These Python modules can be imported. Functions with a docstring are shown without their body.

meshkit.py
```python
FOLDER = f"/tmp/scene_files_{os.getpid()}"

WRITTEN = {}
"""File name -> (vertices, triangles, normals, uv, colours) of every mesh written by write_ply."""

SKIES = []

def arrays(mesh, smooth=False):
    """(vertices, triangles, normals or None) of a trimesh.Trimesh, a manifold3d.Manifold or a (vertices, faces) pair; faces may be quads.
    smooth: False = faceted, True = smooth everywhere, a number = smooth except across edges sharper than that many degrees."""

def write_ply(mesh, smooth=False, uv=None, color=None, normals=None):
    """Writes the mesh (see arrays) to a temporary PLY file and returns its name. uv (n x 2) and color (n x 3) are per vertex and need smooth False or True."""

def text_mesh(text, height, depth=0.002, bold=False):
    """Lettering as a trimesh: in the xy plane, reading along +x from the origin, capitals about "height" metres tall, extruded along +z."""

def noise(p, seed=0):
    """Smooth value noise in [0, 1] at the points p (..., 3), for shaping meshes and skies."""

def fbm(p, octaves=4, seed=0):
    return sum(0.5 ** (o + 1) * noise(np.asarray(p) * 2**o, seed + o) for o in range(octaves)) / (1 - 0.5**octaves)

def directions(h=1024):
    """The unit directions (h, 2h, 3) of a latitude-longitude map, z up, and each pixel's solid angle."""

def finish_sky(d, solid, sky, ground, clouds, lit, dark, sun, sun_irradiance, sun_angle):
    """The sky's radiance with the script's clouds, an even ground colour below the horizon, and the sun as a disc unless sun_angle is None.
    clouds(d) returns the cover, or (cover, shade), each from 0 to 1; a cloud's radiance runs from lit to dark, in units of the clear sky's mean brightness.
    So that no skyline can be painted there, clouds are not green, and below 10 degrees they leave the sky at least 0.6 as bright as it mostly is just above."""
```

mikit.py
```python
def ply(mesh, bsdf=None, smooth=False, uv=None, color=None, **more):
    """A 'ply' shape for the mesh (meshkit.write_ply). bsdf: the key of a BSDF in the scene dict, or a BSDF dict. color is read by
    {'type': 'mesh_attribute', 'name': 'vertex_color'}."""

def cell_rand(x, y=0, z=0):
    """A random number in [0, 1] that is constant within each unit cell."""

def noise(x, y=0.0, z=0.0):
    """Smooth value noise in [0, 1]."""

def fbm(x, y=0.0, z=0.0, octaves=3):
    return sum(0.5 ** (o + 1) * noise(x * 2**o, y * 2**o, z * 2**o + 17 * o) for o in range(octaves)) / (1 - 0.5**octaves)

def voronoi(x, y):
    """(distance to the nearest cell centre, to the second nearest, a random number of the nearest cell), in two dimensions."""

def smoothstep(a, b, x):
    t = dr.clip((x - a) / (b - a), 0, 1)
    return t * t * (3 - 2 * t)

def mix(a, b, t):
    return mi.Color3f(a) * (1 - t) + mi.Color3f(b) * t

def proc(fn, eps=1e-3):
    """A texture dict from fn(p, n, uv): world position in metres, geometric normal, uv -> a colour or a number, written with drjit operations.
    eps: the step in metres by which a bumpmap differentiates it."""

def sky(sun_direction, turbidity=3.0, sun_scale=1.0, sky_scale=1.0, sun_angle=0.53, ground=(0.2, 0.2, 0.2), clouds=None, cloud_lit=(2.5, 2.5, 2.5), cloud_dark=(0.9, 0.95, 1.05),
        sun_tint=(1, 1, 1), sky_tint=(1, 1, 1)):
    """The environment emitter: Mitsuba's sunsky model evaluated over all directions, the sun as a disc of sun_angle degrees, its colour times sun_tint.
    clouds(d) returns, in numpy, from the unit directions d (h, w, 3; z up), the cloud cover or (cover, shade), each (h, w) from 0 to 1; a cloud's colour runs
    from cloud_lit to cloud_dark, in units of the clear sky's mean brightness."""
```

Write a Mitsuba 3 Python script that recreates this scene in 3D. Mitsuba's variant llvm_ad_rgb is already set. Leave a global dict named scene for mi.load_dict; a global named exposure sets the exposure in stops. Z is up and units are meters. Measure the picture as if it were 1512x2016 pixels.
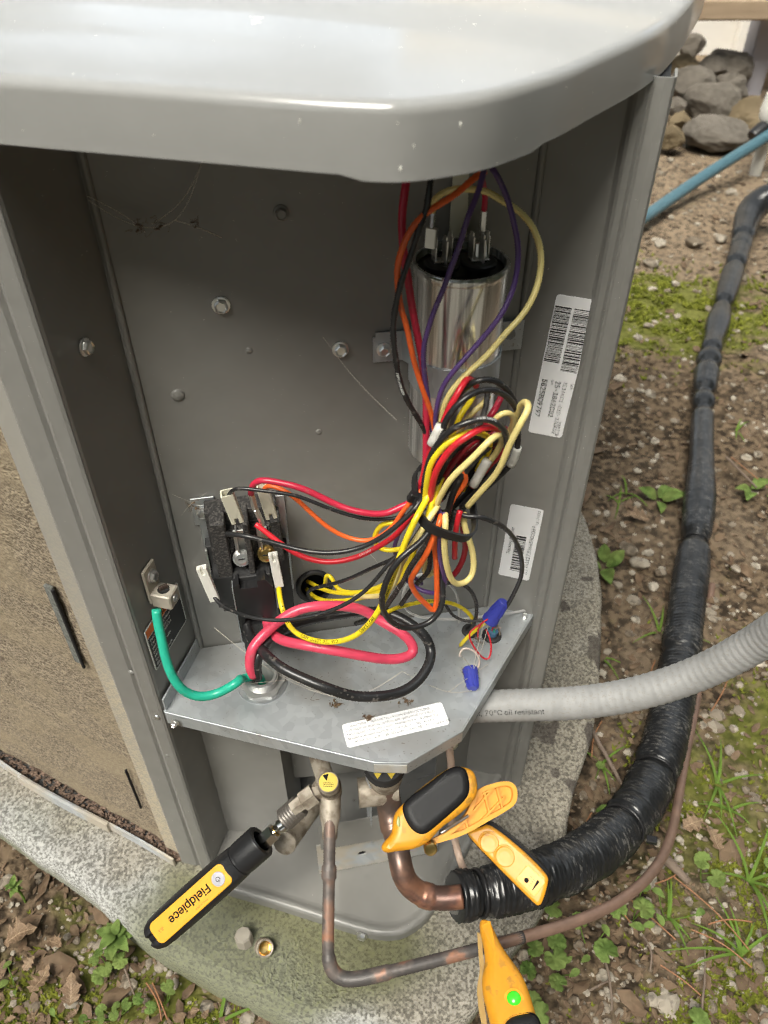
import math, random
import numpy as np
import trimesh
import drjit as dr
import mitsuba as mi
import mikit, meshkit
import manifold3d as m3
from shapely.geometry import Polygon, Point
from scipy.interpolate import CubicSpline

T = mi.ScalarTransform4f
scene, labels = {}, {}

# ------------------------------------------------------------------ camera, sky, exposure
PITCH = math.radians(41.35)
EYE = [0.0, 0.0, 0.83]
scene['camera'] = {
    'type': 'thinlens', 'fov': 52.3, 'fov_axis': 'x', 'aperture_radius': 0.0013, 'focus_distance': 0.55,
    'near_clip': 0.02, 'far_clip': 200.0,
    'to_world': T().look_at(origin=EYE, target=[0, EYE[1] + math.cos(PITCH), EYE[2] - math.sin(PITCH)], up=[0, 0, 1])}


def cover(d):
    """an overcast sky seen between tree crowns: bright cloud with broken darker areas all round"""
    n = meshkit.fbm(d * 5.0 + 11.3, 4, 3)
    shade = np.clip((n - 0.40) / 0.22, 0, 1)
    return np.ones_like(n), shade


scene['sky'] = mikit.sky([-0.30, -0.56, 1.03], turbidity=3, sun_scale=0.30, sun_angle=28, clouds=cover,
                         cloud_lit=(0.80, 0.88, 0.96), cloud_dark=(0.20, 0.22, 0.24), ground=(0.12, 0.11, 0.09), sun_tint=(0.86, 0.98, 1.14))
exposure = 3.9

# ------------------------------------------------------------------ helpers
rng = np.random.default_rng(7)


def V(*a):
    return np.array(a, float)


def unit(v):
    v = np.asarray(v, float)
    return v / np.linalg.norm(v)


def numbered(key):
    if key not in scene and key not in labels and not any(k.startswith(key + '__') for k in scene):
        return key
    i = 1
    while f'{key}_{i:03d}' in scene or f'{key}_{i:03d}' in labels:
        i += 1
    return f'{key}_{i:03d}'


def thing(name, label, cat, group=None, kind=None):
    key = numbered(name)
    labels[key] = {'label': label, 'category': cat}
    if group:
        labels[key]['group'] = group
    if kind:
        labels[key]['kind'] = kind
    return key


def put(parent, name, mesh, mat, smooth=35, label=None, **kw):
    """one entry: a part of parent, or (name None) the thing itself"""
    key = parent if name is None else numbered(parent + '__' + name)
    scene[key] = mikit.ply(mesh, mat, smooth=smooth, **kw)
    if label:
        labels.setdefault(key, {})['label'] = label
    return key


def tmesh(v, f):
    return trimesh.Trimesh(np.asarray(v, float), np.asarray(f, int), process=False)


def cat(ms):
    return trimesh.util.concatenate(ms)


def curve(pts, step=0.003, closed=False):
    p = np.asarray(pts, float)
    if closed:
        p = np.vstack([p, p[:1]])
    d = np.sqrt(np.linalg.norm(np.diff(p, axis=0), axis=1) + 1e-9)
    s = np.concatenate([[0], np.cumsum(d)])
    cs = CubicSpline(s, p, bc_type='periodic' if closed else 'natural')
    L = np.linalg.norm(np.diff(p, axis=0), axis=1).sum()
    fine = cs(np.linspace(0, s[-1], 40 * len(p)))
    al = np.concatenate([[0], np.cumsum(np.linalg.norm(np.diff(fine, axis=0), axis=1))])
    n = max(4, int(al[-1] / step))
    q = np.linspace(0, al[-1], n + 1)
    out = np.stack([np.interp(q, al, fine[:, k]) for k in range(p.shape[1])], 1)
    return out[:-1] if closed else out


def frames(p):
    t = np.gradient(p, axis=0)
    t /= np.linalg.norm(t, axis=1, keepdims=True)
    u = np.zeros_like(p)
    a = V(0, 0, 1) if abs(t[0][2]) < 0.9 else V(0, 1, 0)
    u[0] = unit(np.cross(t[0], a))
    for i in range(1, len(p)):
        w = u[i - 1] - t[i] * np.dot(u[i - 1], t[i])
        u[i] = w / np.linalg.norm(w)
    return t, u, np.cross(t, u)


def tube(pts, r, n=12, step=0.003, spline=True, rough=None, ends=True):
    """a tube along pts; r a number or fn(arc length, total); rough(s, angle) adds to the radius"""
    p = curve(pts, step) if spline else np.asarray(pts, float)
    t, u, w = frames(p)
    s = np.concatenate([[0], np.cumsum(np.linalg.norm(np.diff(p, axis=0), axis=1))])
    rr = np.array([r(x, s[-1]) for x in s]) if callable(r) else np.full(len(p), float(r))
    a = np.arange(n) / n * 2 * np.pi
    rad = rr[:, None] * np.ones(n)
    if rough is not None:
        S, A = np.meshgrid(s, a, indexing='ij')
        rad = rad + rough(S, A)
    v = p[:, None] + rad[..., None] * (np.cos(a)[None, :, None] * u[:, None] + np.sin(a)[None, :, None] * w[:, None])
    m = len(p)
    i, j = np.meshgrid(np.arange(m - 1), np.arange(n), indexing='ij')
    a0, a1, b0, b1 = i * n + j, i * n + (j + 1) % n, (i + 1) * n + j, (i + 1) * n + (j + 1) % n
    f = np.concatenate([np.stack([a0, a1, b1], -1).reshape(-1, 3), np.stack([a0, b1, b0], -1).reshape(-1, 3)])
    v = v.reshape(-1, 3)
    if ends:
        k = np.arange(n)
        v = np.vstack([v, p[0], p[-1]])
        f = np.vstack([f, np.stack([(k + 1) % n, k, np.full(n, m * n)], 1),
                       np.stack([(m - 1) * n + k, (m - 1) * n + (k + 1) % n, np.full(n, m * n + 1)], 1)])
    return tmesh(v, f)


def lathe(p0, axis, prof, n=24):
    """a body of revolution: prof [(along, radius)...] from p0 along axis"""
    z = unit(axis)
    x = unit(np.cross(z, [0.3, 0.1, 1] if abs(z[2]) < 0.9 else [1, 0.2, 0]))
    y = np.cross(z, x)
    a = np.arange(n) / n * 2 * np.pi
    prof = np.asarray(prof, float)
    v = np.asarray(p0, float) + prof[:, 0][:, None, None] * z + prof[:, 1][:, None, None] * (np.cos(a)[:, None] * x + np.sin(a)[:, None] * y)[None]
    m = len(prof)
    i, j = np.meshgrid(np.arange(m - 1), np.arange(n), indexing='ij')
    a0, a1, b0, b1 = i * n + j, i * n + (j + 1) % n, (i + 1) * n + j, (i + 1) * n + (j + 1) % n
    f = np.concatenate([np.stack([a0, a1, b1], -1).reshape(-1, 3), np.stack([a0, b1, b0], -1).reshape(-1, 3)])
    return tmesh(v.reshape(-1, 3), f)


def obox(c, ax, ay, az, sx, sy, sz, b=0.0006):
    """a box with chamfered edges, centred at c, with axes ax ay az and full sizes"""
    h = np.array([sx, sy, sz]) / 2
    b = min(b, 0.45 * min(h))
    pts = []
    for sg in np.ndindex(2, 2, 2):
        q = np.array(sg) * 2 - 1
        for k in range(3):
            w = h - b
            w[k] = h[k]
            pts.append(q * w)
    m = m3.Manifold.hull_points(np.array(pts)).to_mesh()
    v = m.vert_properties[:, :3] @ np.stack([unit(ax), unit(ay), unit(az)]) + np.asarray(c)
    f = m.tri_verts
    if np.dot(np.cross(unit(ax), unit(ay)), unit(az)) < 0:
        f = f[:, ::-1]
    return tmesh(v, f)


def bar(p, q, w, h, up=(0, 0, 1), b=0.0005):
    p, q = np.asarray(p, float), np.asarray(q, float)
    x = unit(q - p)
    y = unit(np.cross(up, x))
    return obox((p + q) / 2, x, y, np.cross(x, y), np.linalg.norm(q - p), w, h, b)


def prism(plan, z0, z1):
    """a vertical sheet-metal or block body from a plan polygon"""
    pol = Polygon(plan).buffer(0)
    m = trimesh.creation.extrude_polygon(pol, z1 - z0, engine='earcut')
    m.apply_translation([0, 0, z0])
    return m


def strip_wall(plan, z0, z1, th=0.0012):
    """a bent vertical sheet following the plan polyline, with thickness"""
    from shapely.geometry import LineString
    pol = LineString(plan).buffer(th / 2, cap_style=2, join_style=1, quad_segs=4)
    m = trimesh.creation.extrude_polygon(pol, z1 - z0, engine='earcut')
    m.apply_translation([0, 0, z0])
    return m


def smooth2d(pts, n=120):
    p = curve(np.asarray(pts, float), 1e-4 if False else max(1e-5, np.linalg.norm(np.ptp(np.asarray(pts), axis=0)) / 60), closed=True)
    return p


def pillow(outline, o, ax, ay, az, depth, r, rows=5, back=True, dome=0.0):
    """a body with outline (2D, counter-clockwise seen from +az) and rounded front (and back) edges of radius r"""
    p = np.asarray(outline, float)
    if Polygon(p).exterior.is_ccw is False:
        p = p[::-1]
    tg = np.roll(p, -1, 0) - np.roll(p, 1, 0)
    tg /= np.linalg.norm(tg, axis=1, keepdims=True)
    nrm = np.stack([tg[:, 1], -tg[:, 0]], 1)
    lay = []
    if back:
        for k in range(rows + 1):
            a = math.pi / 2 * k / rows
            lay.append((r * (1 - math.sin(a)), r * (1 - math.cos(a))))
    else:
        lay.append((0, 0))
    for k in range(rows + 1):
        a = math.pi / 2 * k / rows
        lay.append((r * (1 - math.cos(a)), depth - r + r * math.sin(a)))
    n = len(p)
    V3 = []
    for ins, z in lay:
        q = p - nrm * ins
        V3.append(np.asarray(o) + q[:, :1] * ax + q[:, 1:] * ay + z * np.asarray(az))
    f = []
    for k in range(len(lay) - 1):
        j = np.arange(n)
        a0, a1, b0, b1 = k * n + j, k * n + (j + 1) % n, (k + 1) * n + j, (k + 1) * n + (j + 1) % n
        f += [np.stack([a0, a1, b1], 1), np.stack([a0, b1, b0], 1)]
    v = np.vstack(V3)
    for k, flip in ((0, True), (len(lay) - 1, False)):
        q = p - nrm * lay[k][0]
        vv, ff = trimesh.creation.triangulate_polygon(Polygon(q), engine='earcut')
        # map triangulation vertices back onto the ring
        idx = np.array([np.argmin(((q - x) ** 2).sum(1)) for x in vv])
        ff = idx[ff]
        ar = np.cross(q[ff[:, 1]] - q[ff[:, 0]], q[ff[:, 2]] - q[ff[:, 0]])
        ff = np.where((ar > 0)[:, None], ff, ff[:, ::-1])
        if flip:
            ff = ff[:, ::-1]
        f.append(ff + k * n)
    return tmesh(v, np.vstack(f))


def frame_mesh(m, o, ax, ay, az):
    m = m.copy()
    v = np.asarray(m.vertices)
    m.vertices = np.asarray(o) + v[:, :1] * np.asarray(ax) + v[:, 1:2] * np.asarray(ay) + v[:, 2:3] * np.asarray(az)
    return m


_txt = {}


def text(s, h, bold=False, depth=0.00012):
    k = (s, bold)
    if k not in _txt:
        _txt[k] = meshkit.text_mesh(s, 1.0, 0.0 + 1.0, bold)
    m = _txt[k].copy()
    m.vertices = np.asarray(m.vertices) * [h, h, depth]
    return m


def text_block(lines, o, ax, ay, az, lead=None):
    """lines: (string, x, y, height, bold) in the plate's frame"""
    ms = []
    for s, x, y, h, b in lines:
        m = text(s, h, b)
        m.vertices = np.asarray(m.vertices) + [x, y, 0]
        ms.append(m)
    return frame_mesh(cat(ms), o, ax, ay, az)


def wrap_text(path, r, s0, string, h, toward):
    """print round a cable: letters laid along the path, on the side that faces the point toward"""
    p = curve(path, 0.002)
    t, u, w = frames(p)
    s = np.concatenate([[0], np.cumsum(np.linalg.norm(np.diff(p, axis=0), axis=1))])
    m = text(string, h)
    v = np.asarray(m.vertices)
    x = np.clip(s0 + v[:, 0], 0, s[-1])
    P = np.stack([np.interp(x, s, p[:, k]) for k in range(3)], 1)
    Tg = np.stack([np.interp(x, s, t[:, k]) for k in range(3)], 1)
    Tg /= np.linalg.norm(Tg, axis=1, keepdims=True)
    N = np.asarray(toward) - P
    N -= Tg * (N * Tg).sum(1, keepdims=True)
    N /= np.linalg.norm(N, axis=1, keepdims=True)
    B = np.cross(N, Tg)
    ang = (v[:, 1] - h / 2) / r
    rr = r + 0.00003 + v[:, 2]
    m.vertices = P + rr[:, None] * (np.cos(ang)[:, None] * N + np.sin(ang)[:, None] * B)
    return m


def hexscrew(p, n, r=0.0042, washer=1.55, h=0.0042):
    """hex washer head screw: (washer and head as one turned body with six flats)"""
    w = lathe(p, n, [(0, 0), (0, r * washer), (0.0008, r * washer), (0.0012, r * 1.2), (0.0012, 0)], 24)
    hd = lathe(np.asarray(p) + unit(n) * 0.0011, n, [(0, r * 1.22), (h * 0.55, r * 1.22), (h * .68, r * 1.0), (h * 0.56, r * 0.80), (h * 0.54, 0)], 6)
    return cat([w, hd])


# ------------------------------------------------------------------ materials
def mat(name, d):
    scene['m_' + name] = d
    return 'm_' + name


def pr(color, rough=0.5, metal=0.0, spec=0.5, **k):
    c = color if isinstance(color, dict) else {'type': 'rgb', 'value': list(color)}
    return {'type': 'principled', 'base_color': c, 'roughness': rough, 'metallic': metal, 'specular': spec, **k}


def two(d):
    return {'type': 'twosided', 'b': d}


def fn_paint(p, n, uv):
    a = mikit.fbm(p.x * 60, p.y * 60, p.z * 60, 3)
    sp = mikit.noise(p.x * 900, p.y * 900, p.z * 900)
    st = mikit.smoothstep(0.5, 0.75, mikit.fbm(p.x * 14, p.y * 14, p.z * 5, 3))
    c = mikit.mix((0.182, 0.179, 0.167), (0.208, 0.204, 0.191), a)
    c = mikit.mix(c, (0.215, 0.212, 0.200), 0.35 * st)
    return mikit.mix(c, (0.55, 0.52, 0.46), 0.8 * mikit.smoothstep(0.93, 0.97, sp) * mikit.smoothstep(0.45, 0.7, a))


def fn_lidpaint(p, n, uv):
    a = mikit.fbm(p.x * 30, p.y * 30, p.z * 30, 4)
    sp = mikit.noise(p.x * 420, p.y * 420, p.z * 420)
    c = mikit.mix((0.265, 0.265, 0.256), (0.30, 0.299, 0.289), a)
    return mikit.mix(c, (0.7, 0.68, 0.62), 0.7 * mikit.smoothstep(0.955, 0.975, sp))


def fn_lidrough(p, n, uv):
    # wipe marks: broad streaks polished smoother than the chalky rest
    s = mikit.fbm(p.x * 9 + p.y * 16, p.y * 5 - p.x * 2, 1.0, 3)
    return mi.Color3f(0.16 + 0.26 * mikit.smoothstep(0.38, 0.62, s))


def fn_dustpaint(p, n, uv):
    a = mikit.fbm(p.x * 700, p.y * 700, p.z * 600, 3)
    b = mikit.fbm(p.x * 25, p.y * 25, p.z * 12, 3)
    low = mikit.smoothstep(0.62, 0.15, p.z)
    c = mikit.mix((0.27, 0.26, 0.235), (0.42, 0.36, 0.26), dr.clip(low * (0.35 + 0.9 * mikit.smoothstep(0.4, 0.6, a)) * (0.5 + b), 0, 1))
    return c


def fn_galv(p, n, uv):
    w, w2, r = mikit.voronoi(p.x * 170 + 0.4 * p.z * 170, p.y * 170 + 0.3 * p.z * 170)
    b = mikit.fbm(p.x * 22, p.y * 22, p.z * 22, 4)
    d = mikit.fbm(p.x * 620, p.y * 620, p.z * 620, 2)
    c = mikit.mix((0.36, 0.385, 0.40), (0.43, 0.455, 0.47), r)
    c = mikit.mix(c, (0.30, 0.30, 0.29), 0.7 * mikit.smoothstep(0.45, 0.7, b))
    return mikit.mix(c, (0.18, 0.155, 0.13), 0.6 * mikit.smoothstep(0.70, 0.78, d) * mikit.smoothstep(0.40, 0.6, b))


def fn_coil(p, n, uv):
    a = mikit.fbm(p.x * 760 + p.y * 500, p.y * 760, p.z * 640, 3)
    b = mikit.fbm(p.x * 26, p.y * 26, p.z * 26, 3)
    c = mikit.mix((0.10, 0.080, 0.060), (0.30, 0.25, 0.185), mikit.smoothstep(0.22, 0.78, a))
    return mikit.mix(c, (0.25, 0.205, 0.14), 0.55 * mikit.smoothstep(0.4, 0.7, b))


def fn_concrete(p, n, uv):
    a = mikit.fbm(p.x * 520, p.y * 520, p.z * 520, 3)
    b = mikit.fbm(p.x * 9 + 3, p.y * 9, p.z * 9, 4)
    g = mikit.fbm(p.x * 15 + 7, p.y * 15 + 2, p.z * 15, 4)
    c = mikit.mix((0.20, 0.198, 0.185), (0.56, 0.56, 0.54), mikit.smoothstep(0.27, 0.73, a))
    # brown wash along the foot of the unit, moss patch in front
    dx, dy = p.x + 0.10, p.y - 0.28
    m = dr.exp(-(dx * dx * 70 + dy * dy * 260)) * 1.25
    edge = mikit.smoothstep(0.052, 0.02, p.z) * 0.8
    moss = dr.clip(mikit.smoothstep(0.30, 0.75, m * 0.8 + g * 0.55 + edge * 0.45) * (0.35 + 0.9 * a), 0, 1)
    foot = (p.x + 0.2) * (-0.454) + (p.y - 0.347) * (-0.891)
    wash = dr.clip(0.7 * mikit.smoothstep(0.48, 0.72, b) + 0.85 * mikit.smoothstep(0.030, 0.0, foot + 0.12 * (b - 0.5)), 0, 1)
    c = mikit.mix(c, c * mi.Color3f(0.70, 0.62, 0.50), 0.85 * wash)
    dark = mikit.smoothstep(0.58, 0.66, mikit.fbm(p.x * 38, p.y * 38, 3.0, 3)) * mikit.smoothstep(0.12, 0.2, p.x)
    c = mikit.mix(c, (0.075, 0.062, 0.055), 0.8 * dark)
    c = mikit.mix(c, mi.Color3f(0.135, 0.145, 0.052) * (0.5 + 0.9 * a), 0.82 * moss)
    return c


def fn_conc_bump(p, n, uv):
    return mikit.fbm(p.x * 900, p.y * 900, p.z * 900, 3)


def fn_soil(p, n, uv):
    a = mikit.fbm(p.x * 120, p.y * 120, p.z * 120, 4)
    b = mikit.fbm(p.x * 9, p.y * 9, 1.0, 4)
    c = mikit.mix((0.032, 0.023, 0.015), (0.155, 0.112, 0.072), mikit.smoothstep(0.3, 0.7, a))
    c = mikit.mix(c, (0.22, 0.17, 0.12), 0.55 * mikit.smoothstep(0.42, 0.62, b) * a)
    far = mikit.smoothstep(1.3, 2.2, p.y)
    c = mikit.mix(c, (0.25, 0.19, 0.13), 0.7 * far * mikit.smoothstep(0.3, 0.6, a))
    # moss
    dx, dy = p.x - 0.62, p.y - 1.62
    m1 = dr.exp(-(dx * dx * 11 + dy * dy * 24)) * 0.9
    ex, ey = p.x - 0.40, p.y - 0.36
    m2 = dr.exp(-(ex * ex * 40 + ey * ey * 25)) * 0.50
    fx, fy = p.x - 0.62, p.y - 0.62
    m3_ = dr.exp(-(fx * fx * 12 + fy * fy * 30)) * 0.40
    gx, gy = p.x + 0.25, p.y - 0.22
    m4 = dr.exp(-(gx * gx * 60 + gy * gy * 90)) * 0.9
    g = mikit.fbm(p.x * 24, p.y * 24, 5.0, 4)
    ms = mikit.smoothstep(0.66, 0.98, m1 + m2 + m3_ + m4 + g * 0.75)
    return mikit.mix(c, mikit.mix((0.050, 0.060, 0.010), (0.165, 0.175, 0.034), a), 0.85 * ms)


def fn_soil_bump(p, n, uv):
    return mikit.fbm(p.x * 160, p.y * 160, p.z * 160, 4)


def fn_can(p, n, uv):
    s = mikit.fbm(p.x * 520, p.y * 520, p.z * 9, 3)
    return mikit.mix((0.50, 0.50, 0.49), (0.95, 0.95, 0.94), mikit.smoothstep(0.25, 0.6, s))


def fn_can_rough(p, n, uv):
    s = mikit.fbm(p.x * 700, p.y * 700, p.z * 14, 3)
    return mi.Color3f(0.16 + 0.22 * mikit.smoothstep(0.45, 0.7, s))


def fn_copper(p, n, uv):
    a = mikit.fbm(p.x * 70, p.y * 70, p.z * 70, 4)
    b = mikit.fbm(p.x * 300, p.y * 300, p.z * 300, 2)
    c = mikit.mix((0.085, 0.078, 0.074), (0.165, 0.135, 0.12), mikit.smoothstep(0.35, 0.6, a))
    low = 0.35 + 0.65 * mikit.smoothstep(0.20, 0.17, p.z)
    return mikit.mix(c, (0.36, 0.17, 0.10), low * mikit.smoothstep(0.52, 0.66, a) * (0.4 + 0.6 * b))


def fn_copper_bright(p, n, uv):
    a = mikit.fbm(p.x * 60, p.y * 60, p.z * 60, 4)
    b = mikit.fbm(p.x * 260, p.y * 260, p.z * 260, 2)
    up = mikit.smoothstep(0.20, 0.155, p.z)
    c = mikit.mix((0.115, 0.085, 0.072), (0.20, 0.135, 0.105), mikit.smoothstep(0.35, 0.6, a))
    hot = mikit.mix((0.24, 0.070, 0.048), (0.48, 0.21, 0.12), mikit.smoothstep(0.4, 0.62, a))
    return mikit.mix(c, hot, up * (0.25 + 0.55 * b) * (0.35 + 0.65 * mikit.smoothstep(0.35, 0.6, a)))


def fn_brass(p, n, uv):
    a = mikit.fbm(p.x * 120, p.y * 120, p.z * 120, 4)
    return mikit.mix((0.20, 0.165, 0.125), (0.40, 0.355, 0.29), mikit.smoothstep(0.3, 0.65, a))


def fn_wrap(p, n, uv):
    a = mikit.fbm(p.x * 40, p.y * 40, p.z * 40, 3)
    s = mikit.fbm(uv.x * 900, uv.y * 30, 3.0, 3)
    c = mikit.mix((0.009, 0.0095, 0.010), (0.022, 0.023, 0.025), a)
    return mikit.mix(c, (0.20, 0.19, 0.175), 0.42 * (1 - 0.8 * mikit.smoothstep(0.9, 1.4, uv.x)) * mikit.smoothstep(0.56, 0.74, s) * mikit.smoothstep(0.35, 0.65, a))


def fn_conduit(p, n, uv):
    a = mikit.fbm(p.x * 90, p.y * 90, p.z * 90, 3)
    b = mikit.fbm(p.x * 900, p.y * 900, p.z * 900, 2)
    c = mikit.mix((0.21, 0.21, 0.205), (0.30, 0.30, 0.295), a)
    return mikit.mix(c, (0.22, 0.19, 0.15), 0.35 * mikit.smoothstep(0.55, 0.8, b))


def fn_rock(p, n, uv):
    a = mikit.fbm(p.x * 14, p.y * 14, p.z * 14, 4)
    b = mikit.fbm(p.x * 90, p.y * 90, p.z * 90, 3)
    return mikit.mix((0.045, 0.038, 0.030), (0.20, 0.178, 0.150), dr.clip(0.6 * a + 0.5 * b - 0.05, 0, 1))


def fn_rock_tan(p, n, uv):
    a = mikit.fbm(p.x * 12 + 4, p.y * 12, p.z * 12, 4)
    return mikit.mix((0.08, 0.060, 0.034), (0.20, 0.155, 0.095), a)


def fn_wood(p, n, uv):
    a = mikit.fbm(p.x * 3, p.y * 60, p.z * 60, 4)
    b = mikit.fbm(p.x * 1.2, p.y * 9, p.z * 9, 3)
    return mikit.mix((0.20, 0.135, 0.085), (0.52, 0.41, 0.29), dr.clip(0.75 * a + 0.4 * b - 0.1, 0, 1))


def fn_siding(p, n, uv):
    a = mikit.fbm(p.x * 5, p.y * 5, p.z * 7, 4)
    return mikit.mix((0.62, 0.58, 0.52), (0.78, 0.76, 0.71), a)


def fn_leafdead(p, n, uv):
    a = mikit.fbm(p.x * 160, p.y * 160, p.z * 160, 3)
    r = mikit.noise(p.x * 140, p.y * 140)
    c = mikit.mix((0.040, 0.026, 0.016), (0.150, 0.095, 0.058), a)
    return mikit.mix(c, (0.23, 0.165, 0.105), 0.5 * r)


def fn_leafgreen(p, n, uv):
    a = mikit.fbm(p.x * 130, p.y * 130, p.z * 130, 3)
    r = mikit.noise(p.x * 60, p.y * 60, 2.0)
    c = mikit.mix((0.070, 0.120, 0.030), (0.165, 0.250, 0.070), mikit.smoothstep(0.3, 0.7, a))
    return mikit.mix(c, (0.24, 0.27, 0.09), 0.45 * r)


def fn_pebble(p, n, uv):
    r = mikit.cell_rand(p.x * 45 + 3, p.y * 45, 1.0)
    a = mikit.fbm(p.x * 150, p.y * 150, p.z * 150, 3)
    c = mikit.mix((0.13, 0.10, 0.07), (0.36, 0.32, 0.26), r)
    return mikit.mix(c, c * 0.6, mikit.smoothstep(0.5, 0.7, a))


def fn_yellowbody(p, n, uv):
    a = mikit.fbm(p.x * 200, p.y * 200, p.z * 200, 4)
    b = mikit.fbm(p.x * 35, p.y * 35, p.z * 35, 3)
    c = mikit.mix((0.60, 0.255, 0.014), (0.66, 0.30, 0.022), a)
    return mikit.mix(c, (0.30, 0.155, 0.035), 0.6 * mikit.smoothstep(0.55, 0.72, a) * mikit.smoothstep(0.42, 0.62, b))


def fn_wall_in(p, n, uv):
    return fn_paint(p, n, uv)


PAINT = mat('paint', two(pr(mikit.proc(fn_paint), 0.38, spec=0.5)))
LIDP = mat('lid_paint', two(pr(mikit.proc(fn_lidpaint), mikit.proc(fn_lidrough), spec=0.65)))
DUSTP = mat('dusty_paint', two(pr(mikit.proc(fn_dustpaint), 0.55, spec=0.4)))
GALV = mat('galvanised', two(pr(mikit.proc(fn_galv), 0.42, metal=0.45)))
COIL = mat('coil_fuzz', two({'type': 'bumpmap', 'arbitrary': mikit.proc(lambda p, n, uv: mikit.fbm(p.x * 760 + p.y * 500, p.y * 760, p.z * 640, 3), 4e-4), 'scale': 0.0025, 'b': pr(mikit.proc(fn_coil), 0.95, spec=0.1)}))
CONC = mat('concrete', two({'type': 'bumpmap', 'arbitrary': mikit.proc(fn_conc_bump, 3e-4), 'scale': 0.0045, 'b': pr(mikit.proc(fn_concrete), 0.9, spec=0.25)}))
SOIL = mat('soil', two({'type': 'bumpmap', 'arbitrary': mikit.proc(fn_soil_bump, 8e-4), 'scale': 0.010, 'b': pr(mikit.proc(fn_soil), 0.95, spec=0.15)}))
CAN = mat('aluminium_can', two(pr(mikit.proc(fn_can), mikit.proc(fn_can_rough), metal=0.86)))
STEEL = mat('steel', two(pr((0.72, 0.72, 0.70), 0.26, metal=0.9)))
ZINC = mat('zinc', two(pr((0.42, 0.44, 0.45), 0.36, metal=0.7)))
CHROME = mat('chrome', two(pr((0.72, 0.71, 0.68), 0.14, metal=1.0)))
GALVDK = mat('galvanised_dirty', two(pr(mikit.proc(lambda p, n, uv: mikit.mix(fn_galv(p, n, uv) * 0.95, (0.42, 0.36, 0.27), 0.75 * mikit.smoothstep(0.25, 0.6, mikit.fbm(p.x * 45, p.y * 45, p.z * 45, 4)))), 0.7, metal=0.1)))
COPPER = mat('copper_aged', two(pr(mikit.proc(fn_copper), 0.5, metal=0.35)))
COPPERB = mat('copper_warm', two(pr(mikit.proc(fn_copper_bright), 0.36, metal=0.6)))
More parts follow.
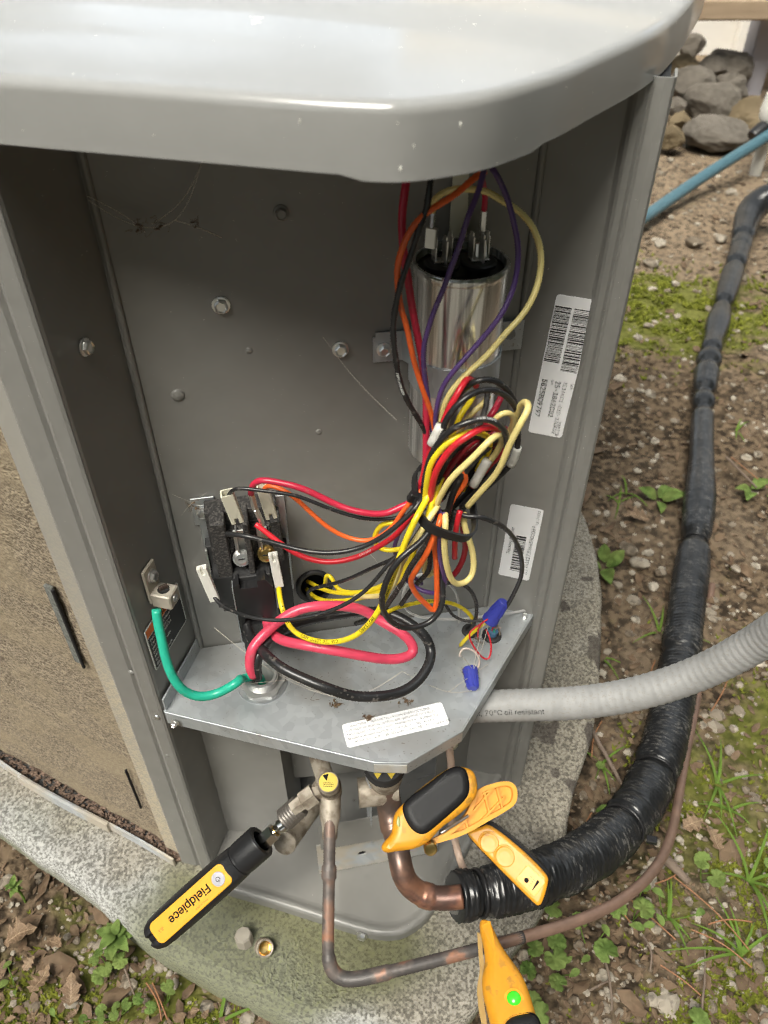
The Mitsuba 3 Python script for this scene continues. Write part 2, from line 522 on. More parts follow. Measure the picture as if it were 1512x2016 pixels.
LINEP = mat('copper_dull', two(pr(mikit.proc(lambda p, n, uv: mikit.mix((0.13, 0.085, 0.065), (0.27, 0.17, 0.125), mikit.fbm(p.x * 60, p.y * 60, p.z * 60, 4))), 0.45, metal=0.3)))
BRASS = mat('brass_dull', two(pr(mikit.proc(fn_brass), 0.55, metal=0.35)))
GOLD = mat('brass_bright', two(pr((0.70, 0.48, 0.17), 0.25, metal=1.0)))
KNURL = mat('knurled', two(pr((0.22, 0.20, 0.18), 0.45, metal=0.7)))
WRAP = mat('black_wrap', two(pr(mikit.proc(fn_wrap), 0.27, spec=0.5)))
CONDU = mat('conduit_grey', two(pr(mikit.proc(fn_conduit), 0.6)))
FITTING = mat('fitting_grey', two(pr((0.42, 0.42, 0.41), 0.4, metal=0.5)))
BLACKP = mat('black_plastic', two(pr((0.014, 0.014, 0.015), 0.36, spec=0.42)))
BLACKM = mat('black_matt', two(pr((0.022, 0.022, 0.023), 0.62)))
RUBBER = mat('black_rubber', two(pr((0.011, 0.011, 0.012), 0.55, spec=0.35)))
DUSTBLK = mat('dusty_black', two(pr(mikit.proc(lambda p, n, uv: mikit.mix((0.022, 0.021, 0.021), (0.13, 0.12, 0.11), 0.6 * mikit.smoothstep(0.42, 0.80, mikit.fbm(p.x * 800, p.y * 800, p.z * 800, 3)))), 0.7)))
WHITEP = mat('white_plastic', two(pr((0.66, 0.65, 0.60), 0.4)))
IVORY = mat('ivory_plastic', two(pr((0.60, 0.58, 0.47), 0.4)))
PAPER = mat('label_white', two(pr((0.80, 0.80, 0.81), 0.5)))
INK = mat('ink', two(pr((0.006, 0.006, 0.006), 0.8, spec=0.2)))
INKW = mat('ink_white', two(pr((0.62, 0.62, 0.60), 0.6)))
ORANGEL = mat('label_orange', two(pr((0.80, 0.20, 0.04), 0.5)))
LABELBK = mat('label_black', two(pr((0.028, 0.032, 0.034), 0.5)))
YSTICK = mat('sticker_yellow', two(pr((0.56, 0.42, 0.05), 0.45)))
YBODY = mat('tool_yellow', two(pr(mikit.proc(fn_yellowbody), 0.42)))
YPANEL = mat('tool_panel', two(pr((0.70, 0.335, 0.025), 0.38)))
BUTTON = mat('button_grey', two(pr((0.38, 0.375, 0.41), 0.45)))
GREENLED = mat('led_lens', two(pr((0.04, 0.50, 0.02), 0.2)))
REDLED = mat('led_red_lens', two(pr((0.6, 0.03, 0.03), 0.3)))
LENSDIM = mat('led_unlit', two(pr((0.30, 0.32, 0.10), 0.25)))
BLUENUT = mat('wire_nut_blue', two(pr((0.035, 0.045, 0.30), 0.38)))
TEAL = mat('hose_blue', two(pr((0.055, 0.125, 0.155), 0.4)))
ROCK = mat('rock', two(pr(mikit.proc(fn_rock), 0.9, spec=0.2)))
ROCKT = mat('rock_tan', two(pr(mikit.proc(fn_rock_tan), 0.9, spec=0.2)))
WOOD = mat('wood', two(pr(mikit.proc(fn_wood), 0.8, spec=0.2)))
SIDING = mat('siding', two(pr(mikit.proc(fn_siding), 0.7)))
POSTP = mat('post_paint', two(pr((0.36, 0.35, 0.38), 0.55)))


def fn_leafvein(p, n, uv):
    c = fn_leafdead(p, n, uv)
    q = dr.abs(uv.y - 0.5) * 2
    rib = mikit.smoothstep(0.10, 0.03, q)
    w = uv.x * 9 - q * 2.2
    side = mikit.smoothstep(0.16, 0.05, dr.abs(w - dr.floor(w) - 0.5))
    c = mikit.mix(c, c * 1.7, 0.5)
    return mikit.mix(c, (0.34, 0.25, 0.16), dr.clip(0.6 * rib + 0.3 * side, 0, 1))


DEADV = mat('dead_leaf_veined', two(pr(mikit.proc(fn_leafvein), 0.7, spec=0.3)))
DEAD = mat('dead_leaf', two(pr(mikit.proc(fn_leafdead), 0.75, spec=0.25)))
GREEN = mat('green_leaf', {'type': 'principledthin', 'base_color': mikit.proc(fn_leafgreen), 'roughness': 0.5, 'diff_trans': 0.5, 'spec_trans': 0.0})
BLADE = mat('grass_blade', {'type': 'principledthin', 'base_color': {'type': 'rgb', 'value': [0.14, 0.225, 0.045]}, 'roughness': 0.5, 'diff_trans': 0.5, 'spec_trans': 0.0})
MOSSM = mat('moss', two(pr(mikit.proc(lambda p, n, uv: mikit.mix((0.065, 0.080, 0.010), (0.20, 0.21, 0.033), mikit.noise(p.x * 90, p.y * 90, p.z * 90))), 0.9, spec=0.1)))
NEEDLE = mat('pine_needle', two(pr((0.27, 0.125, 0.06), 0.6)))
TWIGM = mat('twig', two(pr((0.16, 0.12, 0.09), 0.8)))
PEBBLE = mat('pebble', two(pr(mikit.proc(fn_pebble), 0.85, spec=0.2)))
WEB = mat('web', two(pr((0.50, 0.46, 0.40), 0.7)))
DEBRIS = mat('debris', two(pr(mikit.proc(lambda p, n, uv: mikit.mix((0.06, 0.04, 0.03), (0.22, 0.15, 0.11), mikit.noise(p.x * 260, p.y * 260, p.z * 260))), 0.9)))
DARKHOLE = mat('dark_inside', two(pr((0.012, 0.012, 0.012), 0.8)))
WCOL = {
    'crimson': (0.50, 0.022, 0.055), 'red': (0.58, 0.018, 0.03), 'maroon': (0.30, 0.012, 0.022), 'pink': (0.62, 0.06, 0.11),
    'orange': (0.80, 0.13, 0.025), 'yellow': (0.80, 0.62, 0.02), 'cream': (0.72, 0.60, 0.24), 'purple': (0.085, 0.045, 0.16),
    'black': (0.018, 0.018, 0.019), 'green': (0.02, 0.36, 0.24), 'white': (0.62, 0.52, 0.46), 'tie': (0.50, 0.50, 0.49)}


def wire_fn(c):
    dust = 0.30 if max(c) > .05 else 0.42

    def f(p, n, uv):
        a = mikit.fbm(p.x * 420, p.y * 420, p.z * 420, 3)
        b = mikit.fbm(p.x * 60, p.y * 60, p.z * 60, 3)
        q = mikit.mix(c, mi.Color3f(*c) * 0.72, 0.5 * mikit.smoothstep(0.4, 0.7, b))
        return mikit.mix(q, (0.27, 0.24, 0.21), dust * mikit.smoothstep(0.60, 0.80, a) * mikit.smoothstep(0.40, 0.65, b))
    return f


WM = {k: mat('wire_' + k, two(pr(mikit.proc(wire_fn(c)), 0.33, spec=0.5))) for k, c in WCOL.items()}
WIRES = {
 'crimson_long': (0.00199, [[0.0102,0.3799,0.7061],[0.0102,0.3773,0.7031],[0.0089,0.3744,0.693],[0.0088,0.3718,0.6818],[0.01,0.3706,0.6697],[0.0116,0.3696,0.6615],[0.0136,0.3686,0.6494],[0.0169,0.3685,0.6319],[0.0197,0.3683,0.6179],[0.0215,0.368,0.6063],[0.0229,0.3672,0.5955],[0.0236,0.3661,0.5839],[0.0241,0.3649,0.5666],[0.0244,0.3636,0.5496],[0.0232,0.3621,0.5394],[0.021,0.3603,0.5315],[0.0181,0.3587,0.5241],[0.0101,0.3566,0.5203],[0.0012,0.3542,0.5174],[-0.0128,0.3524,0.5195],[-0.028,0.3547,0.5235],[-0.0475,0.3562,0.5345],[-0.0624,0.3583,0.5379],[-0.0724,0.3596,0.5383],[-0.078,0.3618,0.5334],[-0.0809,0.3645,0.524]]),
 'black_printed': (0.00152, [[0.0217,0.3678,0.7101],[0.021,0.3661,0.7068],[0.0197,0.3643,0.6967],[0.0166,0.3623,0.688],[0.013,0.3605,0.6765],[0.0088,0.3585,0.6645],[0.006,0.3574,0.6523],[0.0046,0.3567,0.6391],[0.0058,0.357,0.6245],[0.009,0.3591,0.6048],[0.0157,0.362,0.587],[0.025,0.3653,0.5663],[0.0288,0.3676,0.5496],[0.0292,0.3693,0.5249]]),
 'orange_long': (0.00155, [[0.0471,0.3788,0.7081],[0.0426,0.3749,0.7071],[0.036,0.3705,0.7031],[0.0289,0.3669,0.6993],[0.021,0.3646,0.6952],[0.0142,0.3626,0.6893],[0.0096,0.3614,0.6811],[0.0068,0.3609,0.6713],[0.0067,0.3609,0.6612],[0.0086,0.3613,0.6476],[0.0111,0.3617,0.6392],[0.0149,0.3626,0.6212],[0.0201,0.364,0.6018],[0.0265,0.3656,0.5812],[0.0296,0.3675,0.5643],[0.0309,0.3697,0.5442],[0.0294,0.3713,0.5232]]),
 'purple_left': (0.00139, [[0.0458,0.3724,0.7108],[0.0448,0.3693,0.708],[0.0423,0.3659,0.7005],[0.0393,0.3629,0.694],[0.0362,0.3616,0.682],[0.0329,0.3602,0.6716],[0.0291,0.3593,0.6593],[0.0251,0.3593,0.6475],[0.022,0.3594,0.6353],[0.0206,0.3608,0.6244],[0.0218,0.3632,0.6076],[0.0241,0.3658,0.5931],[0.0265,0.3673,0.5751],[0.0305,0.3688,0.5524],[0.0328,0.3699,0.5284]]),
 'purple_right': (0.00143, [[0.0508,0.3846,0.7081],[0.0528,0.3829,0.7059],[0.0578,0.3818,0.6978],[0.0615,0.3807,0.6892],[0.065,0.3797,0.6787],[0.067,0.3785,0.6689],[0.0663,0.3743,0.6561],[0.0627,0.3695,0.6462],[0.0578,0.3658,0.6386],[0.0466,0.362,0.6246],[0.0382,0.3587,0.6153],[0.0316,0.3591,0.6029],[0.0288,0.3602,0.5868],[0.0292,0.3623,0.5751],[0.0326,0.3654,0.555],[0.0352,0.3684,0.5297]]),
 'cream_arch': (0.00164, [[0.0254,0.4052,0.6799],[0.025,0.4012,0.686],[0.0277,0.3978,0.6907],[0.0339,0.3956,0.6942],[0.0417,0.3937,0.6951],[0.0507,0.3928,0.694],[0.0588,0.3919,0.6899],[0.0661,0.3909,0.686],[0.0739,0.39,0.6787],[0.079,0.3879,0.6691],[0.0804,0.3848,0.6608],[0.0795,0.381,0.653],[0.0763,0.3765,0.6445],[0.0704,0.3723,0.6363],[0.0643,0.3692,0.6304],[0.0543,0.3656,0.6186],[0.0432,0.3625,0.608],[0.0355,0.3607,0.5977],[0.0319,0.3619,0.5836],[0.0318,0.3638,0.5706],[0.0346,0.3663,0.5506],[0.0378,0.3689,0.5272]]),
 'crimson_stub': (0.00155, [[0.0525,0.4124,0.6778],[0.0521,0.4103,0.6854],[0.0497,0.4037,0.6942],[0.047,0.3971,0.7017]]),
 'red_outer': (0.00181, [[0.0515,0.3735,0.5948],[0.0469,0.3665,0.6037],[0.0427,0.3576,0.607],[0.0386,0.3527,0.6022],[0.0346,0.3509,0.5941],[0.0318,0.3504,0.5845],[0.0288,0.3498,0.5754],[0.0258,0.3503,0.566],[0.0235,0.3519,0.5524],[0.0217,0.3536,0.5398]]),
 'black_outer': (0.00171, [[0.0362,0.3747,0.5753],[0.0405,0.3694,0.5891],[0.0448,0.362,0.6014],[0.0495,0.3589,0.6071],[0.0564,0.3602,0.607],[0.0637,0.3626,0.6023],[0.0699,0.3658,0.5937],[0.0743,0.3697,0.5838],[0.078,0.3745,0.5666],[0.0798,0.3769,0.5482],[0.0774,0.3784,0.5355],[0.0691,0.3779,0.5239],[0.0571,0.3746,0.5122]]),
 'black_middle': (0.00167, [[0.023,0.3538,0.5346],[0.024,0.3489,0.5537],[0.0267,0.3454,0.5683],[0.03,0.3439,0.5797],[0.0327,0.3445,0.5906],[0.0372,0.3453,0.5991],[0.0434,0.3475,0.6043],[0.05,0.3508,0.6059],[0.0575,0.3533,0.605],[0.0649,0.3567,0.5996],[0.0713,0.361,0.5906],[0.0757,0.3659,0.5795],[0.0764,0.3742,0.5595],[0.0722,0.3774,0.5401],[0.0611,0.3753,0.5219]]),
 'black_inner': (0.00179, [[0.0234,0.3478,0.5426],[0.0244,0.3419,0.5643],[0.0272,0.3393,0.5763],[0.0311,0.338,0.5847],[0.037,0.3372,0.5919],[0.0443,0.3375,0.5955],[0.0515,0.3389,0.5964],[0.0583,0.3402,0.5936],[0.064,0.3423,0.5869],[0.0668,0.3449,0.5783],[0.0681,0.3492,0.5654],[0.0657,0.3528,0.5528],[0.0603,0.3569,0.5398],[0.0545,0.3598,0.5287],[0.0468,0.3604,0.517]]),
 'yellow_loop': (0.00178, [[0.0237,0.3458,0.5328],[0.0242,0.3408,0.5528],[0.0254,0.339,0.5651],[0.0288,0.3376,0.5749],[0.0344,0.3377,0.5823],[0.0409,0.3399,0.5853],[0.0478,0.3443,0.5842],[0.0554,0.3519,0.577],[0.0597,0.3588,0.5682],[0.0603,0.363,0.5572],[0.0573,0.3644,0.5482],[0.0519,0.3654,0.5375],[0.0477,0.3667,0.525]]),
 'red_inner': (0.00191, [[0.0266,0.3443,0.5333],[0.0272,0.3404,0.5495],[0.0288,0.3376,0.5626],[0.0321,0.3362,0.5725],[0.0376,0.3362,0.5813],[0.0449,0.3376,0.5869],[0.0525,0.3421,0.5883],[0.0607,0.3488,0.5836],[0.0662,0.3559,0.5751],[0.0688,0.3625,0.5626],[0.0668,0.3662,0.551],[0.0628,0.3675,0.5436],[0.0535,0.3678,0.5269]]),
 'cream_inner': (0.00183, [[0.0297,0.3449,0.5296],[0.033,0.3394,0.5458],[0.0373,0.3362,0.5588],[0.0428,0.3352,0.5674],[0.0498,0.3355,0.5764],[0.0546,0.3364,0.5825],[0.0592,0.3404,0.584],[0.0632,0.3462,0.5804],[0.0654,0.3517,0.573],[0.0644,0.3566,0.5623],[0.0605,0.361,0.5491],[0.0531,0.3636,0.5315]]),
 'cream_outer': (0.0019, [[0.0503,0.355,0.5221],[0.0568,0.3501,0.5385],[0.0629,0.3472,0.5521],[0.066,0.3447,0.5642],[0.068,0.3431,0.5756],[0.0707,0.3426,0.5854],[0.074,0.3432,0.5948],[0.0762,0.3467,0.5982],[0.0759,0.3517,0.5981],[0.0748,0.3576,0.5932],[0.0744,0.3636,0.5838],[0.0735,0.3696,0.57],[0.0704,0.373,0.553]]),
 'cream_back': (0.00161, [[0.059,0.3566,0.5805],[0.0615,0.354,0.587],[0.0639,0.3535,0.5897],[0.0674,0.3552,0.5892],[0.0709,0.3589,0.5844],[0.0727,0.3633,0.5755],[0.0729,0.3694,0.5622],[0.0696,0.3729,0.5455]]),
 'yellow_short': (0.00161, [[0.0497,0.3691,0.5916],[0.0467,0.3624,0.5904],[0.0431,0.3577,0.5882],[0.04,0.355,0.582],[0.0376,0.3566,0.5705]]),
 'cream_short': (0.00157, [[0.0588,0.3729,0.5885],[0.0563,0.3693,0.5871],[0.052,0.3665,0.5843],[0.0481,0.3647,0.5807],[0.0432,0.3658,0.5691]]),
 'black_printed_inner': (0.00156, [[0.0576,0.3706,0.5926],[0.0566,0.3643,0.5908],[0.0556,0.36,0.5883],[0.0535,0.3556,0.5846],[0.0515,0.3572,0.576],[0.0446,0.3579,0.566],[0.0416,0.3574,0.5577],[0.0399,0.357,0.5473],[0.0386,0.3568,0.5333]]),
 'red_short': (0.00187, [[0.0663,0.3763,0.5853],[0.0633,0.3717,0.5815],[0.0603,0.3681,0.5784],[0.0569,0.3705,0.5676]]),
 'orange_small': (0.00154, [[0.0443,0.3538,0.552],[0.0461,0.3521,0.55],[0.0472,0.3513,0.5462],[0.0458,0.351,0.5407],[0.0421,0.3513,0.5335],[0.0397,0.3529,0.525]]),
 'black_core': (0.00182, [[0.0329,0.3659,0.5216],[0.0373,0.3647,0.5423],[0.044,0.366,0.5582],[0.0525,0.3696,0.5664],[0.0606,0.3752,0.5642],[0.0637,0.3799,0.5517],[0.059,0.381,0.5354],[0.0474,0.3768,0.5166]]),
 'black_core_two': (0.00181, [[0.0354,0.3582,0.5261],[0.0398,0.355,0.5405],[0.0471,0.3584,0.5473],[0.0575,0.3665,0.556],[0.0653,0.3721,0.5574],[0.0657,0.3742,0.5465],[0.0542,0.3699,0.5243],[0.0419,0.3635,0.5134]]),
 'maroon_core': (0.00166, [[0.0354,0.3704,0.5137],[0.0435,0.3679,0.5437],[0.0549,0.3701,0.5552],[0.0679,0.3746,0.5647],[0.0731,0.3776,0.5607],[0.0704,0.3791,0.5446],[0.0564,0.3765,0.523]]),
 'fill_a': (0.00193, [[0.0273,0.3485,0.5184],[0.028,0.3487,0.5323],[0.0309,0.3492,0.5471],[0.0355,0.3501,0.5611],[0.0423,0.3534,0.5704],[0.0498,0.3589,0.5713],[0.0566,0.3643,0.5638],[0.0564,0.3663,0.5506],[0.0497,0.363,0.536],[0.041,0.3572,0.5229],[0.0355,0.3542,0.5071]]),
 'fill_b': (0.00195, [[0.0381,0.3526,0.5148],[0.0395,0.3509,0.5304],[0.0437,0.3517,0.5452],[0.052,0.3553,0.5572],[0.0599,0.3609,0.562],[0.066,0.3681,0.561],[0.069,0.3728,0.5513],[0.0642,0.3719,0.5367],[0.054,0.3658,0.5217],[0.0465,0.3603,0.512]]),
 'fill_c': (0.00163, [[0.0312,0.3513,0.5436],[0.0302,0.347,0.5337],[0.0328,0.3435,0.5261],[0.035,0.3419,0.5204]]),
 'fill_d': (0.00177, [[0.0294,0.353,0.5177],[0.0316,0.3524,0.535],[0.0363,0.3533,0.5495],[0.0431,0.3556,0.5605],[0.0526,0.3615,0.5666],[0.0615,0.3693,0.5638],[0.0645,0.3739,0.5523]]),
 'fill_e': (0.00164, [[0.0281,0.3548,0.5369],[0.0286,0.3488,0.5322],[0.0317,0.3453,0.5253],[0.0335,0.3426,0.5229]]),
 'fill_f': (0.00176, [[0.0334,0.3517,0.547],[0.0293,0.3448,0.5394],[0.0264,0.3402,0.5318],[0.0237,0.3366,0.5231],[0.0196,0.3328,0.5145]]),
 'black_contactor_top': (0.00115, [[0.0254,0.3624,0.5205],[0.0198,0.3583,0.5155],[0.0084,0.3561,0.5121],[-0.008,0.354,0.5127],[-0.023,0.3532,0.5175],[-0.0379,0.3534,0.5246],[-0.0526,0.3537,0.5316],[-0.067,0.3539,0.5345],[-0.079,0.3547,0.5358],[-0.088,0.3561,0.5346],[-0.0935,0.3601,0.5265]]),
 'orange_contactor': (0.00149, [[0.024,0.356,0.5358],[0.0171,0.3527,0.5296],[0.0104,0.3535,0.5173],[0.0035,0.3562,0.5023],[-0.007,0.3583,0.4917],[-0.018,0.3602,0.4898],[-0.0295,0.3621,0.4938],[-0.0398,0.3642,0.5018],[-0.049,0.3676,0.5103],[-0.0568,0.3691,0.5185],[-0.0651,0.3716,0.5225],[-0.0716,0.3734,0.5227],[-0.0752,0.3758,0.517]]),
 'black_contactor_mid': (0.00152, [[0.0237,0.3499,0.5363],[0.0197,0.343,0.534],[0.0118,0.3395,0.5257],[0.0021,0.3376,0.5165],[-0.0097,0.3374,0.5072],[-0.0229,0.3369,0.5022],[-0.0382,0.3371,0.5008],[-0.0536,0.3392,0.5021],[-0.0685,0.3415,0.5055],[-0.0837,0.3436,0.5084],[-0.0961,0.3494,0.5047]]),
 'red_contactor': (0.00173, [[0.0241,0.354,0.5297],[0.0172,0.3486,0.5228],[0.0083,0.3469,0.5079],[-0.0028,0.3469,0.4969],[-0.0155,0.3465,0.4885],[-0.0282,0.3461,0.4845],[-0.0397,0.3469,0.4836],[-0.0533,0.3494,0.4869],[-0.0636,0.3526,0.4927],[-0.0717,0.3561,0.4981],[-0.0798,0.3597,0.5034]]),
 'yellow_contactor': (0.00185, [[0.0262,0.3442,0.5437],[0.0239,0.3407,0.539],[0.0184,0.3305,0.5349],[0.0118,0.3272,0.517],[0.0063,0.3252,0.4968],[0.0012,0.3242,0.4775],[-0.0038,0.3243,0.4621],[-0.0103,0.3251,0.4482],[-0.0204,0.3272,0.4341],[-0.0342,0.3307,0.4247],[-0.0479,0.3362,0.4201],[-0.0605,0.346,0.4167],[-0.0684,0.3588,0.4161],[-0.0725,0.3702,0.4223],[-0.0736,0.3761,0.433]]),
 'black_contactor_low': (0.0013, [[0.0287,0.3549,0.5209],[0.0222,0.3486,0.5081],[0.0066,0.3425,0.4911],[-0.0009,0.3391,0.4826],[-0.0102,0.3373,0.4694],[-0.0209,0.3353,0.4598],[-0.0352,0.3346,0.4509],[-0.052,0.3354,0.4436],[-0.0693,0.3382,0.4378],[-0.0866,0.3431,0.4347],[-0.0992,0.3509,0.431],[-0.1115,0.3607,0.4276],[-0.1182,0.3676,0.4298]]),
 'black_hole': (0.00134, [[0.0281,0.365,0.508],[0.0189,0.3591,0.4918],[0.0068,0.3558,0.478],[-0.003,0.357,0.4703],[-0.0201,0.3659,0.4502],[-0.0385,0.3787,0.4287],[-0.0525,0.3903,0.4116],[-0.0569,0.3976,0.3983],[-0.055,0.4041,0.3856],[-0.0525,0.4086,0.3747],[-0.0495,0.4092,0.364]]),
 'yellow_hole_top': (0.00163, [[0.0206,0.3585,0.4858],[0.0131,0.3621,0.4614],[0.0014,0.3701,0.4394],[-0.0057,0.3768,0.4261],[-0.0217,0.386,0.412],[-0.0407,0.3966,0.4027],[-0.0536,0.4125,0.393],[-0.0612,0.4345,0.3732]]),
 'yellow_hole_low': (0.00164, [[0.019,0.3551,0.4845],[0.013,0.358,0.4608],[0.0031,0.3663,0.4384],[-0.0057,0.3728,0.4258],[-0.0179,0.3806,0.4124],[-0.0334,0.3899,0.3995],[-0.0481,0.4013,0.3886],[-0.0564,0.414,0.3805],[-0.0625,0.4342,0.3646]]),
 'yellow_hole_loop': (0.00159, [[0.0152,0.3727,0.4506],[-0.0058,0.3809,0.4228],[-0.0244,0.3896,0.4092],[-0.0344,0.3958,0.4074],[-0.0388,0.399,0.4148],[-0.0414,0.4006,0.4153],[-0.0435,0.4042,0.4066],[-0.0471,0.4158,0.3866],[-0.056,0.4355,0.3644]]),
 'yellow_side_loop': (0.0016, [[0.0196,0.3633,0.506],[0.0069,0.3568,0.5076],[0.0,0.3576,0.5053],[-0.0044,0.3588,0.4986],[-0.0058,0.3616,0.4881],[-0.0033,0.3631,0.4804],[0.0026,0.3621,0.4786],[0.0143,0.3603,0.4826]]),
 'purple_dark': (0.00132, [[0.026,0.3686,0.5089],[0.0141,0.3664,0.4982],[0.0085,0.3673,0.4845],[0.007,0.3691,0.4709],[0.0116,0.37,0.4582],[0.0261,0.3748,0.4334]]),
 'cream_lower_long': (0.00174, [[0.0313,0.3432,0.5327],[0.0266,0.3362,0.5302],[0.0221,0.3333,0.523],[0.0158,0.3321,0.5102],[0.0118,0.3323,0.5008],[0.009,0.3349,0.486],[0.0045,0.3401,0.4664],[-0.002,0.349,0.45],[-0.0198,0.3701,0.4261]]),
 'black_big_loop': (0.00188, [[0.0347,0.3459,0.5256],[0.0305,0.339,0.5246],[0.0221,0.3292,0.5187],[0.0138,0.3236,0.5144],[0.0071,0.3202,0.5086],[0.0024,0.3183,0.4988],[-0.0006,0.3178,0.4872],[-0.0012,0.3187,0.4759],[0.0013,0.3212,0.4619],[0.0077,0.3244,0.4494],[0.0153,0.3279,0.4423],[0.024,0.3316,0.44],[0.0313,0.335,0.442],[0.0364,0.3381,0.4495],[0.0377,0.3414,0.4594],[0.0366,0.3462,0.4683],[0.0338,0.3518,0.4855],[0.0349,0.3561,0.5075]]),
 'orange_low_loop': (0.00179, [[0.0332,0.3415,0.5267],[0.0322,0.3372,0.5253],[0.0294,0.3347,0.5176],[0.0262,0.333,0.5068],[0.0217,0.3332,0.4947],[0.0175,0.3344,0.4834],[0.0168,0.3363,0.475],[0.0217,0.3393,0.4597],[0.0289,0.3427,0.4462],[0.0324,0.3434,0.4415],[0.0339,0.3437,0.4461],[0.0336,0.3436,0.4669],[0.0321,0.3454,0.4878],[0.0308,0.3492,0.5011],[0.0324,0.3515,0.5178]]),
 'purple_low': (0.00153, [[0.0355,0.342,0.5283],[0.0343,0.3387,0.5252],[0.0331,0.3374,0.5184],[0.0332,0.3385,0.505],[0.035,0.3408,0.4888],[0.0382,0.3445,0.4725],[0.0385,0.3486,0.4587],[0.0333,0.3537,0.4474],[0.0281,0.3568,0.445],[0.0214,0.3596,0.446],[0.0149,0.3625,0.4514]]),
 'cream_low_loop': (0.00195, [[0.0356,0.342,0.5275],[0.0356,0.3359,0.525],[0.0355,0.3338,0.5136],[0.0369,0.3341,0.499],[0.0397,0.3366,0.4842],[0.0436,0.3394,0.4731],[0.0491,0.3435,0.467],[0.0546,0.3476,0.4673],[0.0569,0.3501,0.4741],[0.0555,0.3519,0.4868],[0.0523,0.3533,0.4977],[0.0492,0.3547,0.5079],[0.0487,0.3587,0.5143]]),
 'red_low_loop': (0.00178, [[0.0456,0.352,0.5214],[0.0443,0.3497,0.5157],[0.0437,0.3496,0.5054],[0.0441,0.3517,0.4905],[0.0449,0.3539,0.4798]]),
 'maroon_low_loop': (0.00192, [[0.0497,0.363,0.5097],[0.05,0.363,0.4947],[0.0525,0.3645,0.4799],[0.052,0.3655,0.4679],[0.0497,0.366,0.4579],[0.0456,0.3653,0.4514],[0.0389,0.365,0.4497],[0.0355,0.3664,0.4666]]),
 'black_fill_low': (0.00182, [[0.0382,0.3567,0.5173],[0.0322,0.3515,0.5075],[0.0258,0.3503,0.4936],[0.0182,0.3529,0.4754],[0.0122,0.3599,0.4516],[0.005,0.3707,0.4222],[-0.0053,0.3841,0.3909],[-0.0217,0.3921,0.3712]]),
 'black_fill_two': (0.00165, [[0.0429,0.3576,0.5165],[0.0392,0.3569,0.4982],[0.0305,0.3573,0.4802],[0.0297,0.3612,0.4623],[0.0222,0.3679,0.4407],[0.0123,0.3762,0.4108]]),
 'cream_low_back': (0.00167, [[0.0398,0.3591,0.5132],[0.0369,0.3605,0.486],[0.0285,0.363,0.4699],[0.0271,0.3648,0.4563],[0.0305,0.3675,0.4496],[0.0349,0.3703,0.453]]),
 'black_to_nut': (0.00156, [[0.0439,0.3527,0.5196],[0.0494,0.3507,0.5181],[0.0554,0.3498,0.5185],[0.0638,0.3514,0.5142],[0.0729,0.3572,0.5039],[0.0813,0.3649,0.4894],[0.088,0.3723,0.4729],[0.0947,0.3817,0.4494],[0.0981,0.3905,0.4236],[0.0971,0.3965,0.4028],[0.0942,0.4,0.3844],[0.0921,0.4016,0.3768]]),
 'yellow_to_grommet': (0.00151, [[0.0,0.3698,0.4073],[0.0051,0.3748,0.4064],[0.0159,0.383,0.4022],[0.0281,0.3894,0.3989],[0.039,0.3935,0.395],[0.051,0.3978,0.3879],[0.0617,0.4019,0.3764],[0.0693,0.4054,0.3617],[0.0723,0.4141,0.3379]]),
 'black_speckled_low': (0.00144, [[0.0446,0.4088,0.3974],[0.0511,0.406,0.402],[0.0602,0.4037,0.4012],[0.0667,0.4029,0.3937],[0.0707,0.4026,0.3814],[0.0715,0.4028,0.3672],[0.0702,0.4076,0.3469]]),
 'black_speckled_loop': (0.00118, [[0.0439,0.4087,0.3805],[0.0483,0.4055,0.3759],[0.0525,0.4042,0.3691],[0.0601,0.4016,0.3649],[0.0677,0.399,0.3662],[0.0753,0.3984,0.368],[0.0811,0.3995,0.3662]]),
 'yellow_nut': (0.00159, [[0.0848,0.4002,0.3701],[0.0803,0.3994,0.3663],[0.0723,0.3989,0.3567],[0.0651,0.3985,0.346],[0.0617,0.4019,0.3336]]),
 'red_thin': (0.00066, [[0.0813,0.3975,0.3709],[0.0774,0.3947,0.3717],[0.0739,0.3941,0.3666],[0.0729,0.3939,0.3589],[0.0743,0.3982,0.3463]]),
 'red_thin_loop': (0.00067, [[0.0749,0.3943,0.3687],[0.0678,0.3909,0.3655],[0.0655,0.3884,0.3625],[0.068,0.3848,0.3559],[0.0734,0.3838,0.3461],[0.079,0.3849,0.3378],[0.0819,0.3854,0.3371],[0.084,0.3899,0.3453],[0.0818,0.3956,0.3539],[0.0805,0.4014,0.353]]),
 'white_thin': (0.00083, [[0.0586,0.381,0.3459],[0.0591,0.3811,0.3514],[0.0612,0.3815,0.3546],[0.0644,0.3821,0.3538],[0.07,0.3831,0.3488],[0.074,0.3819,0.3416],[0.0744,0.3809,0.3358],[0.072,0.3775,0.3313]]),
 'tie_ring': (0.00107, [[0.0602,0.4118,0.3494],[0.0571,0.4112,0.3789],[0.0515,0.4102,0.3932],[0.0428,0.4085,0.4033],[0.0317,0.4064,0.4109],[0.0223,0.4046,0.409],[0.0163,0.4014,0.4025],[0.0141,0.3989,0.3946],[0.0167,0.3994,0.3804],[0.0246,0.3989,0.3728],[0.0407,0.402,0.3657],[0.0573,0.4072,0.3591],[0.0806,0.4157,0.3529],[0.1025,0.4301,0.3396],[0.1219,0.4416,0.3316]]),
